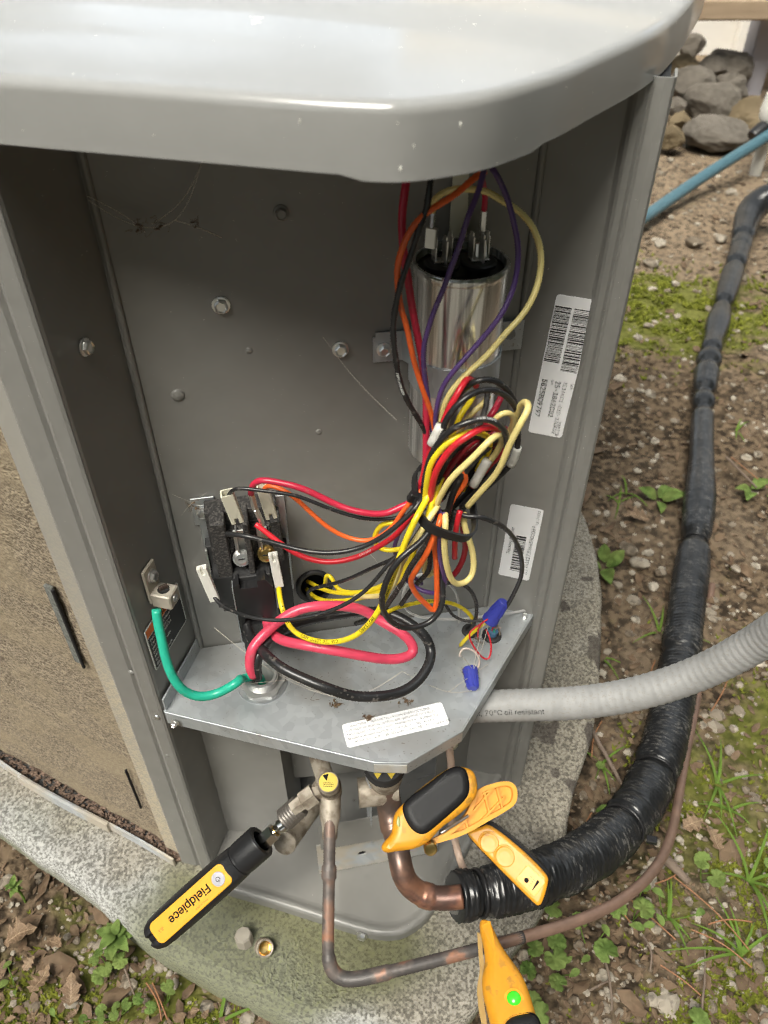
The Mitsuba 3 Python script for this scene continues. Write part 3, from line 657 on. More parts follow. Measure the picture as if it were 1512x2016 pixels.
 'pink_supply': (0.00355, [[-0.0915,0.3371,0.3801],[-0.0931,0.3378,0.389],[-0.0911,0.3422,0.4018],[-0.0848,0.3495,0.4071],[-0.073,0.3559,0.4158],[-0.0589,0.3606,0.4225],[-0.0439,0.3634,0.4235],[-0.0266,0.3667,0.4193],[-0.0129,0.3673,0.4133],[-0.0011,0.3635,0.4069],[0.0111,0.3577,0.4028],[0.0194,0.3531,0.3955],[0.0201,0.3492,0.3908],[0.0103,0.3433,0.391],[-0.0091,0.3375,0.4],[-0.0316,0.3353,0.4095],[-0.0545,0.339,0.4113],[-0.0707,0.3482,0.4055],[-0.0798,0.3607,0.3986],[-0.0845,0.372,0.3964],[-0.0842,0.3802,0.4009],[-0.0831,0.3845,0.4098]]),
 'black_supply': (0.0036, [[-0.1011,0.381,0.4027],[-0.1002,0.3751,0.3973],[-0.0959,0.3617,0.3941],[-0.0848,0.3434,0.4003],[-0.0713,0.3277,0.4038],[-0.0536,0.3188,0.4011],[-0.0366,0.3139,0.3966],[-0.0203,0.315,0.3871],[-0.0031,0.3183,0.3819],[0.0109,0.325,0.3771],[0.0228,0.3334,0.3774],[0.0314,0.3452,0.381],[0.0335,0.3558,0.3848],[0.0284,0.363,0.3931],[0.0183,0.3692,0.3986],[0.0062,0.3751,0.4012],[-0.0096,0.3802,0.3987],[-0.032,0.38,0.3956],[-0.0556,0.3734,0.3964],[-0.0741,0.3597,0.3998],[-0.0844,0.3476,0.3979],[-0.0884,0.3407,0.3926],[-0.0894,0.3375,0.3766]]),
 'green_ground': (0.0032, [[-0.1506,0.3461,0.4394],[-0.1507,0.3437,0.4345],[-0.1489,0.3369,0.4219],[-0.1467,0.3298,0.4077],[-0.143,0.3241,0.3951],[-0.1365,0.3213,0.3835],[-0.1261,0.3217,0.3771],[-0.1126,0.3257,0.3774],[-0.101,0.3305,0.3825],[-0.107,0.36,0.3455],[-0.0975,0.365,0.342],[-0.0945,0.368,0.33],[-0.0945,0.369,0.318]]),
}
TIE = [[0.0177,0.3548,0.5337],[0.055,0.3579,0.5159]]
MARKERS = [[[0.0305,0.3451,0.5879],[0.0262,0.3463,0.5749],"white marker sleeve at the left edge of the bundle"],[[0.0597,0.3578,0.5549],[0.0531,0.3596,0.5349],"large white marker flag inside the cream loop"]]
NUT1 = [[0.0915,0.4015,0.3861],[0.0819,0.3997,0.366],0.0042,0.0066]
NUT2 = [[0.0681,0.3585,0.335],[0.0668,0.3759,0.336],0.0042,0.0062]
GROM = [[0.0712,0.4192,0.33],[0.0883,0.4143,0.33]]
INSUL = [[0.061,0.2854,0.139],[0.0856,0.2918,0.133],[0.1137,0.2999,0.127],[0.1548,0.3186,0.112],[0.1949,0.3429,0.095],[0.2358,0.378,0.075],[0.272,0.4187,0.06],[0.3084,0.4749,0.048],[0.3392,0.5376,0.044],[0.3744,0.6217,0.042],[0.411,0.7165,0.042],[0.458,0.8367,0.042],[0.5088,0.9793,0.042],[0.5583,1.1342,0.043],[0.6166,1.2988,0.046],[0.7006,1.4946,0.05],[0.7914,1.6914,0.055],[0.8803,1.8846,0.065],[0.954,2.0327,0.085],[0.9937,2.0389,0.115],[1.0492,1.9962,0.13]]
INSUL_TIES = [[0.0824,0.2909,0.134],[0.2403,0.3827,0.073],[0.2968,0.4538,0.05],[0.3733,0.6201,0.042],[0.4553,0.8302,0.042],[0.5708,1.169,0.043],[0.5896,1.2221,0.044],[0.6221,1.3136,0.046],[0.6425,1.3638,0.047],[0.7308,1.5597,0.052],[0.8157,1.7414,0.057],[0.8803,1.8846,0.065]]
CONDUIT = [[-0.0236,0.3851,0.285],[0.043,0.3732,0.29],[0.0834,0.3693,0.297],[0.1226,0.3652,0.305],[0.1675,0.3599,0.318],[0.2055,0.3564,0.338],[0.2339,0.3553,0.36],[0.2516,0.352,0.385],[0.2632,0.3464,0.412],[0.2697,0.33,0.46]]
LIQ = [[-0.0438,0.3236,0.235],[-0.0438,0.3021,0.2197],[-0.0439,0.2841,0.2053],[-0.044,0.2663,0.1911],[-0.0441,0.2486,0.1771],[-0.0439,0.2342,0.1653],[-0.0414,0.2243,0.157],[-0.0334,0.2187,0.1521],[-0.0183,0.218,0.1529],[0.0016,0.2213,0.1551],[0.0296,0.2272,0.1558],[0.0706,0.2375,0.1539],[0.1135,0.2499,0.1482],[0.1548,0.2641,0.1386],[0.1946,0.2817,0.1284],[0.233,0.3085,0.1134],[0.2638,0.3406,0.0969],[0.2924,0.3839,0.0705],[0.3193,0.4342,0.0444],[0.3502,0.4961,0.0239],[0.3815,0.5592,0.0123],[0.4146,0.6336,0.006],[0.446,0.7079,-0.0004],[0.4698,0.7725,0.0125]]
SUCT = [[0.0004,0.352,0.2226],[0.0035,0.345,0.1973],[0.007,0.33,0.1817],[0.0124,0.305,0.1782],[0.0157,0.292,0.171],[0.0239,0.285,0.1581],[0.0381,0.281,0.1507],[0.0531,0.28,0.1501],[0.066,0.281,0.1507]]
SUCT_TOP = [[0.0,0.35,0.2598],[0.0009,0.35,0.2244]]
TCABLE = [[0.0549,0.365,0.2448],[0.0585,0.36,0.2129],[0.0599,0.35,0.1703],[0.0631,0.34,0.1432],[0.0686,0.325,0.1255],[0.0721,0.305,0.1397]]
LV = [[-0.0418,0.318,0.2731],[-0.0435,0.325,0.242],[-0.0457,0.33,0.1994],[-0.0603,0.325,0.2372],[-0.066,0.322,0.2346],[-0.0598,0.37,0.1872]]
PROBE = [[-0.0682,0.322,0.2272],[-0.0775,0.316,0.2177],[-0.0833,0.312,0.2136],[-0.0893,0.308,0.2113],[-0.0956,0.303,0.2093],[-0.1028,0.299,0.2071],[-0.1892,0.25,0.1467]]
C1F = [[0.013,0.283,0.2583],[0.9988,0.0222,-0.0444],[0.0,0.8944,0.4472],[0.0496,-0.4467,0.8933]]
C1_BODY = [[-0.015,-0.0104],[-0.0125,-0.0057],[-0.0075,0.0003],[-0.0063,0.0082],[-0.0037,0.0152],[0.0011,0.0201],[0.0093,0.0273],[0.0229,0.0373],[0.0358,0.0455],[0.0436,0.0477],[0.049,0.047],[0.0547,0.0447],[0.0579,0.0387],[0.058,0.0296],[0.0548,0.0229],[0.0433,0.0126],[0.0298,0.0034],[0.0239,-0.0023],[0.0182,-0.007],[0.0069,-0.0113],[-0.0043,-0.0126],[-0.0118,-0.0133]]
C1_PAD = [[0.0011,0.0197],[0.0083,0.0268],[0.022,0.0363],[0.0358,0.0453],[0.0436,0.0471],[0.0482,0.0451],[0.0508,0.0378],[0.0507,0.0292],[0.0471,0.0229],[0.0338,0.0117],[0.0193,0.0008],[0.0146,-0.0007],[0.0089,0.0012],[0.0034,0.0077],[0.0008,0.0143]]
C1_LOW = [[0.021,-0.007],[0.0334,-0.0001],[0.0431,0.0064],[0.052,0.0153],[0.0563,0.0251],[0.0634,0.0324],[0.0733,0.036],[0.0831,0.0377],[0.0898,0.0356],[0.0921,0.0297],[0.0907,0.0225],[0.0848,0.0171],[0.068,0.0082],[0.0524,0.0003],[0.039,-0.0045],[0.0295,-0.007],[0.0238,-0.0083]]
C1_LED = [[-0.0028,0.0117],[-0.0012,0.0082],[-0.0019,0.0042],[-0.0035,0.0047],[-0.0042,0.0082]]
C1_MISC = [[0.0219,-0.0092],[0.0306,-0.0001],[0.0519,0.0122]]
MF = [[0.1032,0.2955,0.1802],[0.9756,-0.1123,0.1887],[0.0,0.8593,0.5115],[-0.2196,-0.499,0.8383]]
M_BODY = [[-0.0344,0.0228],[-0.0305,0.0263],[-0.0198,0.0299],[-0.013,0.0307],[-0.0054,0.0238],[0.0105,0.0106],[0.0322,-0.0068],[0.0337,-0.0114],[0.0268,-0.0296],[0.0227,-0.032],[0.0184,-0.029],[0.0021,-0.0133],[-0.0267,0.0137]]
M_MISC = [[-0.0141,0.0159],[-0.0016,0.0056],[0.0149,-0.0115],[0.022,-0.0192],[0.0171,-0.0156],[-0.0241,0.0274],[0.0281,-0.0204]]
C2F = [[0.0782,0.2395,0.1864],[0.9944,0.0063,0.1059],[0.0,0.9982,-0.0596],[-0.106,0.0593,0.9926]]
C2_BODY = [[-0.0031,0.0034],[0.0017,0.004],[0.0052,0.0003],[0.0106,-0.0139],[0.0195,-0.0292],[0.0253,-0.0413],[0.0292,-0.0595],[0.0323,-0.0728],[0.0357,-0.0872],[0.0334,-0.1009],[0.0227,-0.1067],[0.0073,-0.1032],[-0.0006,-0.086],[-0.0033,-0.0635],[-0.0056,-0.0505],[-0.0056,-0.037],[-0.003,-0.027],[-0.003,-0.0099]]
C2_PAD = [[0.008,-0.0674],[0.0202,-0.0632],[0.0291,-0.0647],[0.0328,-0.0817],[0.031,-0.0966],[0.0209,-0.1026],[0.0103,-0.0991],[0.0034,-0.084]]
C2_LED = [[0.0153,-0.0539]]
C2_JAW = [[-0.0035,0.0023],[-0.0035,-0.0099],[-0.0038,-0.0269],[-0.0065,-0.037],[-0.0066,-0.0516],[-0.0047,-0.0704],[-0.006,-0.0703],[-0.0086,-0.0503],[-0.0086,-0.0369],[-0.006,-0.0269],[-0.006,-0.0098]]
CAPS = [[-0.1273,0.2769,0.066],[-0.1129,0.2726,0.066]]
ROCKS = [[1.333,3.8885,0.1,0.052],[1.189,3.4926,0.1,0.0575],[1.1298,3.2058,0.1,0.0698],[1.289,3.461,0.1,0.0546],[1.3589,3.4926,0.1,0.075],[1.1898,3.1097,0.06,0.087],[1.2836,3.011,0.06,0.058],[1.066,3.0929,0.06,0.0342],[1.0206,2.9172,0.06,0.0326],[1.1084,2.7711,0.06,0.0875],[1.2957,3.1875,0.1,0.044],[0.9385,2.7296,0.06,0.0391],[1.26,2.8573,0.06,0.0385],[1.2894,3.2809,0.1,0.0379]]
BACK = [[1.1744,3.35,0.2844],[1.4131,3.35,0.2795],[1.2576,3.35,0.3506],[1.5208,4.2294,0.0],[1.4046,3.5,0.2532],[1.4769,3.5,0.2532],[1.474,3.4068,0.02],[1.811,4.4,-0.0335]]
HOSE = [[0.4832,1.8292,0.05],[0.6746,2.0487,0.05],[0.8259,2.2235,0.06],[0.9736,2.3567,0.09],[1.1148,2.4579,0.13],[1.2139,2.5165,0.17]]
SPIGOT = [[1.1283,2.5073,0.2]]
IVY_R = [[0.141,0.2808,0.028,0.0085,"s"],[0.1342,0.2638,0.028,0.0083,"s"],[0.1632,0.2876,0.028,0.0095,"s"],[0.159,0.2718,0.028,0.0107,"s"],[0.1599,0.253,0.028,0.0087,"s"],[0.2095,0.2815,0.028,0.0117,"s"],[0.1871,0.2708,0.028,0.0055,"o"],[0.1744,0.2587,0.028,0.0061,"o"],[0.2119,0.2968,0.028,0.0063,"o"],[0.2286,0.3158,0.028,0.0088,"s"],[0.2526,0.3174,0.028,0.0105,"s"],[0.2439,0.3023,0.028,0.0075,"o"],[0.2559,0.3038,0.028,0.0063,"o"],[0.2657,0.3062,0.028,0.0063,"o"],[0.2618,0.344,0.028,0.0078,"s"],[0.2715,0.3314,0.028,0.0072,"o"],[0.2365,0.4217,0.028,0.0086,"o"],[0.1639,0.3174,0.028,0.0101,"s"],[0.1879,0.3054,0.028,0.0083,"s"],[0.3253,0.3648,0.028,0.0088,"s"],[0.3325,0.3457,0.028,0.009,"s"],[0.3095,0.3158,0.028,0.0067,"o"],[0.1343,0.2397,0.028,0.0081,"s"],[0.1395,0.2274,0.028,0.0092,"s"],[0.2806,0.2227,0.028,0.011,"s"],[0.2431,0.472,0.028,0.0051,"s"],[0.392,0.3613,0.028,0.006,"s"],[0.1729,0.2726,0.028,0.0048,"o"]]
IVY_L = [[-0.2548,0.2791,0.022,0.008,"s"],[-0.2458,0.2718,0.022,0.0076,"s"],[-0.2593,0.266,0.022,0.0063,"s"],[-0.2646,0.2624,0.022,0.0086,"s"],[-0.2741,0.2739,0.022,0.0048,"s"],[-0.2689,0.2783,0.022,0.0048,"s"],[-0.2439,0.2369,0.022,0.0046,"s"],[-0.2343,0.2382,0.022,0.0052,"s"],[-0.2225,0.2403,0.022,0.0052,"s"],[-0.2124,0.2362,0.022,0.0058,"s"],[-0.255,0.2329,0.022,0.0052,"s"],[-0.2404,0.2262,0.022,0.0045,"s"],[-0.1998,0.2526,0.022,0.0062,"s"],[-0.1944,0.245,0.022,0.0052,"o"],[-0.3548,0.271,0.022,0.0047,"o"],[-0.3384,0.2471,0.022,0.0031,"o"],[-0.2548,0.2262,0.022,0.0039,"s"],[-0.3513,0.2526,0.022,0.0062,"o"],[-0.2689,0.2256,0.022,0.0039,"s"],[-0.2956,0.2289,0.022,0.0045,"o"]]
WEEDS = [[-0.2525,0.2889,0.05,0.0193],[-0.3644,0.3345,0.05,0.0112]]
DEADL = [[-0.3491,0.2952,0.045,0.0295,20],[-0.3153,0.2896,0.04,0.0187,-30],[-0.3203,0.2596,0.035,0.0233,75],[-0.2891,0.2513,0.035,0.0233,100],[-0.3368,0.2741,0.03,0.0124,60],[-0.1728,0.2353,0.025,0.0085,10],[-0.1631,0.2335,0.022,0.0085,60],[-0.3191,0.2314,0.02,0.0124,30],[-0.3232,0.2783,0.022,0.0093,-20],[-0.1444,0.2256,0.022,0.0062,30],[-0.3393,0.2287,0.025,0.0109,5],[-0.2849,0.2341,0.02,0.0109,50],[0.3924,0.909,0.03,0.034,170],[0.334,0.4118,0.03,0.022,20],[0.3507,0.396,0.03,0.024,100],[0.562,1.1143,0.03,0.02,20]]
GRASS = [[0.3773,0.3549,0.015,0.11],[0.3449,0.2849,0.015,0.1],[0.3791,0.4628,0.015,0.08],[0.3721,0.6859,0.015,0.08],[0.3833,0.4324,0.015,0.06],[0.3963,0.9799,0.015,0.07],[0.3781,0.9544,0.015,0.06],[0.6319,1.1507,0.015,0.06],[0.2521,0.4884,0.015,0.05],[-0.1501,0.2276,0.015,0.07],[0.2852,0.32,0.015,0.05],[0.2845,0.643,0.015,0.05]]
NEEDLES = [[[0.2963,0.3553,0.02],[0.349,0.2847,0.022]],[[0.2069,0.3926,0.02],[0.2261,0.4228,0.022]],[[0.2402,0.4919,0.02],[0.2613,0.5383,0.022]],[[-0.2213,0.257,0.02],[-0.2,0.2256,0.022]],[[-0.2156,0.257,0.02],[-0.1947,0.2264,0.022]],[[0.2993,0.3038,0.02],[0.346,0.2693,0.022]],[[0.276,0.3476,0.02],[0.3082,0.3622,0.022]],[[0.3181,0.3085,0.02],[0.3604,0.3101,0.022]],[[0.2612,0.2721,0.02],[0.2911,0.2459,0.022]],[[0.2467,0.3326,0.02],[0.2812,0.2938,0.022]],[[0.3977,0.554,0.02],[0.4442,0.6212,0.022]],[[0.3742,0.6729,0.02],[0.4019,0.7252,0.022]],[[0.3051,0.554,0.02],[0.3489,0.6293,0.022]],[[0.5917,1.0618,0.02],[0.6224,0.9779,0.022]],[[0.2448,0.3038,0.02],[0.2145,0.3269,0.022]]]
TWIGS = [[[0.2413,0.5454,0.022],[0.2533,0.4965,0.026],[0.2668,0.4558,0.022],0.0032],[[0.2861,0.2296,0.022],[0.2968,0.2572,0.026],[0.3082,0.2893,0.022],0.0012],[[0.2927,0.3727,0.022],[0.2998,0.3591,0.026],[0.3096,0.3493,0.022],0.006],[[0.2505,0.2984,0.022],[0.2537,0.2811,0.026],[0.2499,0.2671,0.022],0.0012],[[0.2093,0.278,0.022],[0.2088,0.2541,0.026],[0.2068,0.2336,0.022],0.0014],[[0.1893,0.2501,0.022],[0.1985,0.253,0.026],[0.2099,0.2585,0.022],0.0012],[[0.5816,1.0592,0.022],[0.5903,1.0126,0.026],[0.6043,0.9779,0.022],0.0022],[[0.4469,0.6293,0.022],[0.4291,0.6182,0.026],[0.4157,0.6132,0.022],0.005],[[-0.2541,0.2893,0.022],[-0.2415,0.2658,0.026],[-0.229,0.2459,0.022],0.0012]]
STONES = [[0.3088,0.3341,0.014,0.011],[0.3029,0.4282,0.014,0.009],[0.1756,0.245,0.014,0.014],[0.2575,0.2442,0.014,0.013],[0.2604,0.2359,0.014,0.01],[0.3304,0.3028,0.014,0.011],[0.3178,0.3983,0.014,0.01],[0.3313,0.3341,0.014,0.007],[0.3344,0.3341,0.014,0.006],[0.2309,0.4317,0.014,0.006],[0.2117,0.4068,0.014,0.008],[0.3623,0.8497,0.014,0.018],[0.3759,0.812,0.014,0.026],[0.3681,0.842,0.014,0.024],[0.4016,0.7964,0.014,0.018],[0.4319,0.7862,0.014,0.015],[0.5148,0.8037,0.014,0.014],[0.4062,0.5056,0.014,0.014],[0.4058,0.4729,0.014,0.009],[0.3285,0.4359,0.014,0.008],[0.2785,0.5544,0.014,0.016],[0.5194,1.795,0.014,0.012],[-0.1207,0.2302,0.014,0.007],[0.8831,2.0103,0.014,0.02],[0.8002,1.9773,0.014,0.03],[0.7148,1.9773,0.014,0.022],[0.6567,1.853,0.014,0.028],[0.5714,1.5405,0.014,0.014],[0.4626,1.2426,0.014,0.012],[1.0223,2.3479,0.014,0.02],[0.6877,1.7396,0.014,0.016],[0.4757,0.6113,0.014,0.009],[0.345,0.3983,0.014,0.007],[0.2929,0.3108,0.014,0.006],[0.2758,0.427,0.014,0.008],[0.3444,0.3301,0.014,0.007],[0.3036,0.2719,0.014,0.008],[0.2127,0.3108,0.014,0.007]]
# ------------------------------------------------------------------ ground and pad
E1 = V(.9668, -.2554, 0)            # along the unit's front face
E2 = V(.2554, .9668, 0)             # into the unit
UP = V(0, 0, 1)
LF = V(-.1662, .342, 0)             # inner front edge of the left post
BP = V(-.1503, .4022, 0)            # left end of the back panel
TB = V(.98229, .18738, 0)           # along the back panel
NB = V(.18738, -.98229, 0)          # out of the back panel
RF = V(.0884, .4478, 0)             # inner corner of the right wall
ZS = .33                            # shelf height


def B(s, d, z):
    """a point in the back panel's frame: along, out, height"""
    return BP + TB * s + NB * d + UP * z


def ground_z(x, y):
    p = np.stack([np.asarray(x) * 1.0, np.asarray(y) * 1.0, np.zeros_like(np.asarray(x, float))], -1)
    return 0.022 * (meshkit.fbm(p * 5 + 3, 3, 1) - 0.5) + 0.009 * (meshkit.fbm(p * 45, 3, 2) - 0.5) + 0.008


ys = np.concatenate([np.linspace(0.02, 1.0, 230), np.geomspace(1.0, 60, 190)[1:]])
us = np.linspace(-1, 1, 330)
gx = us[None, :] * (0.75 + 0.75 * ys[:, None]) * (1 + 3 * (np.abs(us[None, :]) > 0.97))
gy = ys[:, None] * np.ones_like(gx) - 0.3 * (ys[:, None] < 0.03)
gz = ground_z(gx, gy)
n0, n1 = gx.shape
gi, gj = np.meshgrid(np.arange(n0 - 1), np.arange(n1 - 1), indexing='ij')
a0, a1, b0, b1 = gi * n1 + gj, gi * n1 + gj + 1, (gi + 1) * n1 + gj, (gi + 1) * n1 + gj + 1
gf = np.concatenate([np.stack([a0, a1, b1], -1).reshape(-1, 3), np.stack([a0, b1, b0], -1).reshape(-1, 3)])
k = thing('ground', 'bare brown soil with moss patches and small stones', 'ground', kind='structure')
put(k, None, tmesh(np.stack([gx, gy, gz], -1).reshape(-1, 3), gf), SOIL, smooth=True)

PAD = [(-.86, .80), (-.72, .60), (-.56, .486), (-.392, .3865), (-.2978, .3305), (-.2337, .2888), (-.1513, .2463), (-.0679, .215), (0, .206),
       (.0408, .2100), (.0765, .2226), (.1045, .2587), (.1633, .3256), (.2011, .4256), (.2334, .4931), (.2768, .6397), (.3005, .7762), (.2977, .8926),
       (.25, 1.05), (.1, 1.22), (-.15, 1.3), (-.45, 1.28), (-.72, 1.15), (-.85, .98)]
pc = curve(PAD, 0.006, closed=True)
wob = 0.004 * (meshkit.fbm(np.c_[pc * 25, np.zeros(len(pc))], 3, 4) - 0.5)
pc = pc + wob[:, None]
cen = pc.mean(0)
tg = np.roll(pc, -1, 0) - np.roll(pc, 1, 0)
tg /= np.linalg.norm(tg, axis=1, keepdims=True)
nn = np.stack([tg[:, 1], -tg[:, 0]], 1)
lay = [(0.004, -0.02), (0.0, 0.03), (0.0, 0.048), (0.003, 0.055), (0.008, 0.059), (0.014, 0.060)]
rings = [np.c_[pc - nn * i, np.full(len(pc), z)] for i, z in lay]
for q in (0.10, 0.2, 0.32, 0.45, 0.6, 0.8, 0.98):
    base = rings[5][:, :2]
    rings.append(np.c_[base + (cen - base) * q, np.full(len(pc), 0.0602)])
pv = np.vstack(rings)
pn = len(pc)
pf = []
for r in range(len(rings) - 1):
    j = np.arange(pn)
    A0, A1, B0, B1 = r * pn + j, r * pn + (j + 1) % pn, (r + 1) * pn + j, (r + 1) * pn + (j + 1) % pn
    pf += [np.stack([A0, A1, B1], 1), np.stack([A0, B1, B0], 1)]
pv[:, :2] += 0.0016 * (np.stack([meshkit.fbm(pv * 120, 2, 8), meshkit.fbm(pv * 120, 2, 9)], 1) - 0.5)
k = thing('concrete_pad', 'round-cornered grey concrete pad with green moss patch under the condenser', 'concrete pad')
put(k, None, tmesh(pv, np.vstack(pf)), CONC, smooth=True)

# ------------------------------------------------------------------ the condensing unit
U = thing('condenser_unit', 'grey outdoor condensing unit with its service corner opened', 'air conditioner')

# lid: a deep-drawn cover with a rolled edge
LID = [(-.33, .3767), (-.24, .3527), (-.155, .3303), (-.10, .3157), (-.055, .3040), (-.0200, .2949), (-.0060, .2922), (.0060, .2913), (.0174, .2946), (.0278, .2991), (.0349, .3033), (.0410, .3078),
       (.0498, .3165), (.0600, .3272), (.0711, .3401), (.0853, .3603), (.1010, .3826), (.1146, .4020), (.1352, .4355), (.159, .4842), (.193, .5650), (.224, .6464), (.262, .78),
       (.272, .90), (.23, 1.02), (.10, 1.10), (-.12, 1.12), (-.35, 1.04), (-.52, .86), (-.56, .68), (-.52, .53), (-.43, .425)]
lc = curve(LID, 0.0045, closed=True)
ltg = np.roll(lc, -1, 0) - np.roll(lc, 1, 0)
ltg /= np.linalg.norm(ltg, axis=1, keepdims=True)
ln = np.stack([ltg[:, 1], -ltg[:, 0]], 1)
arc = lc[:, 0]
low = np.clip((arc + .0135) / .003, 0, 1) * np.clip((.0625 - arc) / .003, 0, 1) * (lc[:, 1] < .36)
zb = .7345 - .0019 * low
R = 0.0048
prof = [(0.0014, 'in', .7455), (0.0014, 'b', 0), (0.0, 'b', 0), (0.0, 'b', .004), (-0.0003, 'z', .7450), (0.0, 'z', .7545)]
for a in np.linspace(0.15, 1, 7):
    prof.append((R * (1 - math.cos(a * math.pi / 2)), 'z', .7545 + R * math.sin(a * math.pi / 2)))
prof += [(0.010, 'z', .7595), (0.0155, 'z', .7598)]
rings = []
for ins, kind, val in prof:
    z = zb + val if kind == 'b' else np.full(len(lc), val)
    rings.append(np.c_[lc - ln * ins, z])
lcen = lc.mean(0)
lcen = np.array([-.12, .72])
for q, zq in ((.03, .7605), (.08, .7613), (.16, .7620), (.3, .7625), (.5, .7627), (.75, .7628), (.99, .7628)):
    base = rings[len(prof) - 1]
    rings.append(np.c_[base[:, :2] + (lcen - base[:, :2]) * q, np.full(len(lc), zq)])
first = rings[0]
under = [np.c_[first[:, :2] + (lcen - first[:, :2]) * q, np.full(len(lc), .7455)] for q in (0.99, 0.5)]
rings = under + rings
lv = np.vstack(rings)
m_ = len(lc)
lf = []
for r in range(len(rings) - 1):
    j = np.arange(m_)
    A0, A1, B0, B1 = r * m_ + j, r * m_ + (j + 1) % m_, (r + 1) * m_ + j, (r + 1) * m_ + (j + 1) % m_
    lf += [np.stack([A0, A1, B1], 1), np.stack([A0, B1, B0], 1)]
lid = tmesh(lv, np.vstack(lf))
put(U, 'lid', lid, LIDP, smooth=60, label='glossy pale grey lid with a rolled rim and rounded corner')


def sheet(p00, p10, p11, p01, th=0.001, n=None):
    """a flat sheet with thickness, through four corners"""
    p = np.array([p00, p10, p11, p01], float)
    nn_ = unit(np.cross(p[1] - p[0], p[3] - p[0])) if n is None else unit(n)
    v = np.vstack([p, p - nn_ * th])
    f = [(0, 1, 2), (0, 2, 3), (4, 6, 5), (4, 7, 6)]
    for a in range(4):
        b = (a + 1) % 4
        f += [(a, a + 4, b + 4), (a, b + 4, b)]
    return tmesh(v, f)


# back panel with the oval knockout
wpan, z0p, z1p = .2433, .300, .7450
hole = Point(.0975, .3815).buffer(1, 32)
from shapely import affinity
hole = affinity.rotate(affinity.scale(Point(0, 0).buffer(1, 32), .0125, .0155), 8)
hole = affinity.translate(hole, .0975, .3835)
pan2 = Polygon([(-.0006, z0p), (wpan, z0p), (wpan, z1p), (-.0006, z1p)]).difference(hole)
m = trimesh.creation.extrude_polygon(pan2, 0.0012, engine='earcut')
v = np.asarray(m.vertices)
m.vertices = BP + v[:, :1] * TB + v[:, 1:2] * UP + (v[:, 2:] - 0.0012) * NB
put(U, 'back_panel', m, PAINT, smooth=False)
# rounded bend ribs in the corners of the recess
for s in (.0025, .2405):
    put(U, 'corner_bend', cat([tube([B(s, .0006, .3315), B(s, .0006, .7440)], .0022, 8, .2, False)]), PAINT, smooth=True)
# black grommet in the knockout
gp = [B(.0975 + .0125 * math.cos(a), .001, .3835 + .0155 * math.sin(a)) for a in np.linspace(0, 2 * math.pi, 28)[:-1]]
put(U, 'grommet', tube(curve(gp, .002, closed=True)[list(range(len(curve(gp, .002, closed=True)))) + [0]], .0021, 8, .01, False), BLACKM, smooth=True, label='black rubber grommet in the oval cable hole')

# left side wall and left corner post, in one bent sheet each
fr = lambda a, b: LF - E1 * a - E2 * b
put(U, 'left_wall', strip_wall([tuple((BP + E2 * .001 + E1 * -.0008)[:2]), tuple(fr(.0008, -.003)[:2]), tuple(fr(.0014, -.0012)[:2])], .066, .7440), PAINT, smooth=30)
post = [fr(.0014, -.0012), fr(.0030, .0000), fr(.0105, .0012), fr(.0125, .0004), fr(.0138, -.0022), fr(.0158, -.0026), fr(.0180, -.0004), fr(.0320, .0003), fr(.0345, -.0014), fr(.0362, -.0042)]
put(U, 'left_post', strip_wall([tuple(p[:2]) for p in post], .064, .7425, .0016), PAINT, smooth=40, label='pale grey corner post with a pressed groove, left of the opening')
put(U, 'post_flange', strip_wall([tuple(fr(.0362, -.0046)[:2]), tuple(fr(.044, -.0066)[:2]), tuple(fr(.0535, -.0078)[:2]), tuple(fr(.0545, -.012)[:2])], .068, .7420, .0012), DUSTP, smooth=40, label='dust-speckled flange between post and coil')
# right wall and right corner post
rr_ = lambda t, b: RF + E1 * t - E2 * b
put(U, 'right_wall', strip_wall([tuple((RF - TB * .001)[:2]), tuple(rr_(.0375, 0)[:2])], .066, .7440), PAINT, smooth=30)
rpost = [rr_(.0375, .0002), rr_(.0392, .0012), rr_(.0402, .0034), rr_(.0418, .0044), rr_(.0446, .0042), rr_(.0460, .0020), rr_(.0474, .0014), rr_(.0490, .0030), rr_(.0530, .0034), rr_(.0568, .0026), rr_(.0580, .0004), rr_(.0586, -.018)]
put(U, 'right_post', strip_wall([tuple(p[:2]) for p in rpost], .064, .7362, .0014), PAINT, smooth=40, label='dark grey corner post with a pressed groove, right of the opening')
# lid clip above the right wall
put(U, 'post_cap', prism(np.array([q[:2] for q in [rr_(.0405, .0026), rr_(.0440, .0034), rr_(.0470, .0010), rr_(.0560, .0020), rr_(.0575, -.050), rr_(.0405, -.050)]]), .7300, .7325), BLACKM, smooth=False)
put(U, 'clip_slot', obox(rr_(.0265, .0014) + UP * .7335, E1, E2, UP, .020, .0016, .0085), DARKHOLE, smooth=False, label='dark notch under the lid edge')
put(U, 'lid_clip', bar(rr_(.0262, .0040) + UP * .7300, rr_(.0330, .0052) + UP * .7345, .0085, .0016, b=.0004), ZINC, smooth=False, label='small bent metal clip under the lid')

FOAM = mat('foam', two(pr(mikit.proc(lambda p, n, uv: mikit.mix((0.05, 0.055, 0.05), (0.20, 0.20, 0.18), mikit.fbm(p.x * 500, p.y * 500, p.z * 400, 3))), 0.9)))
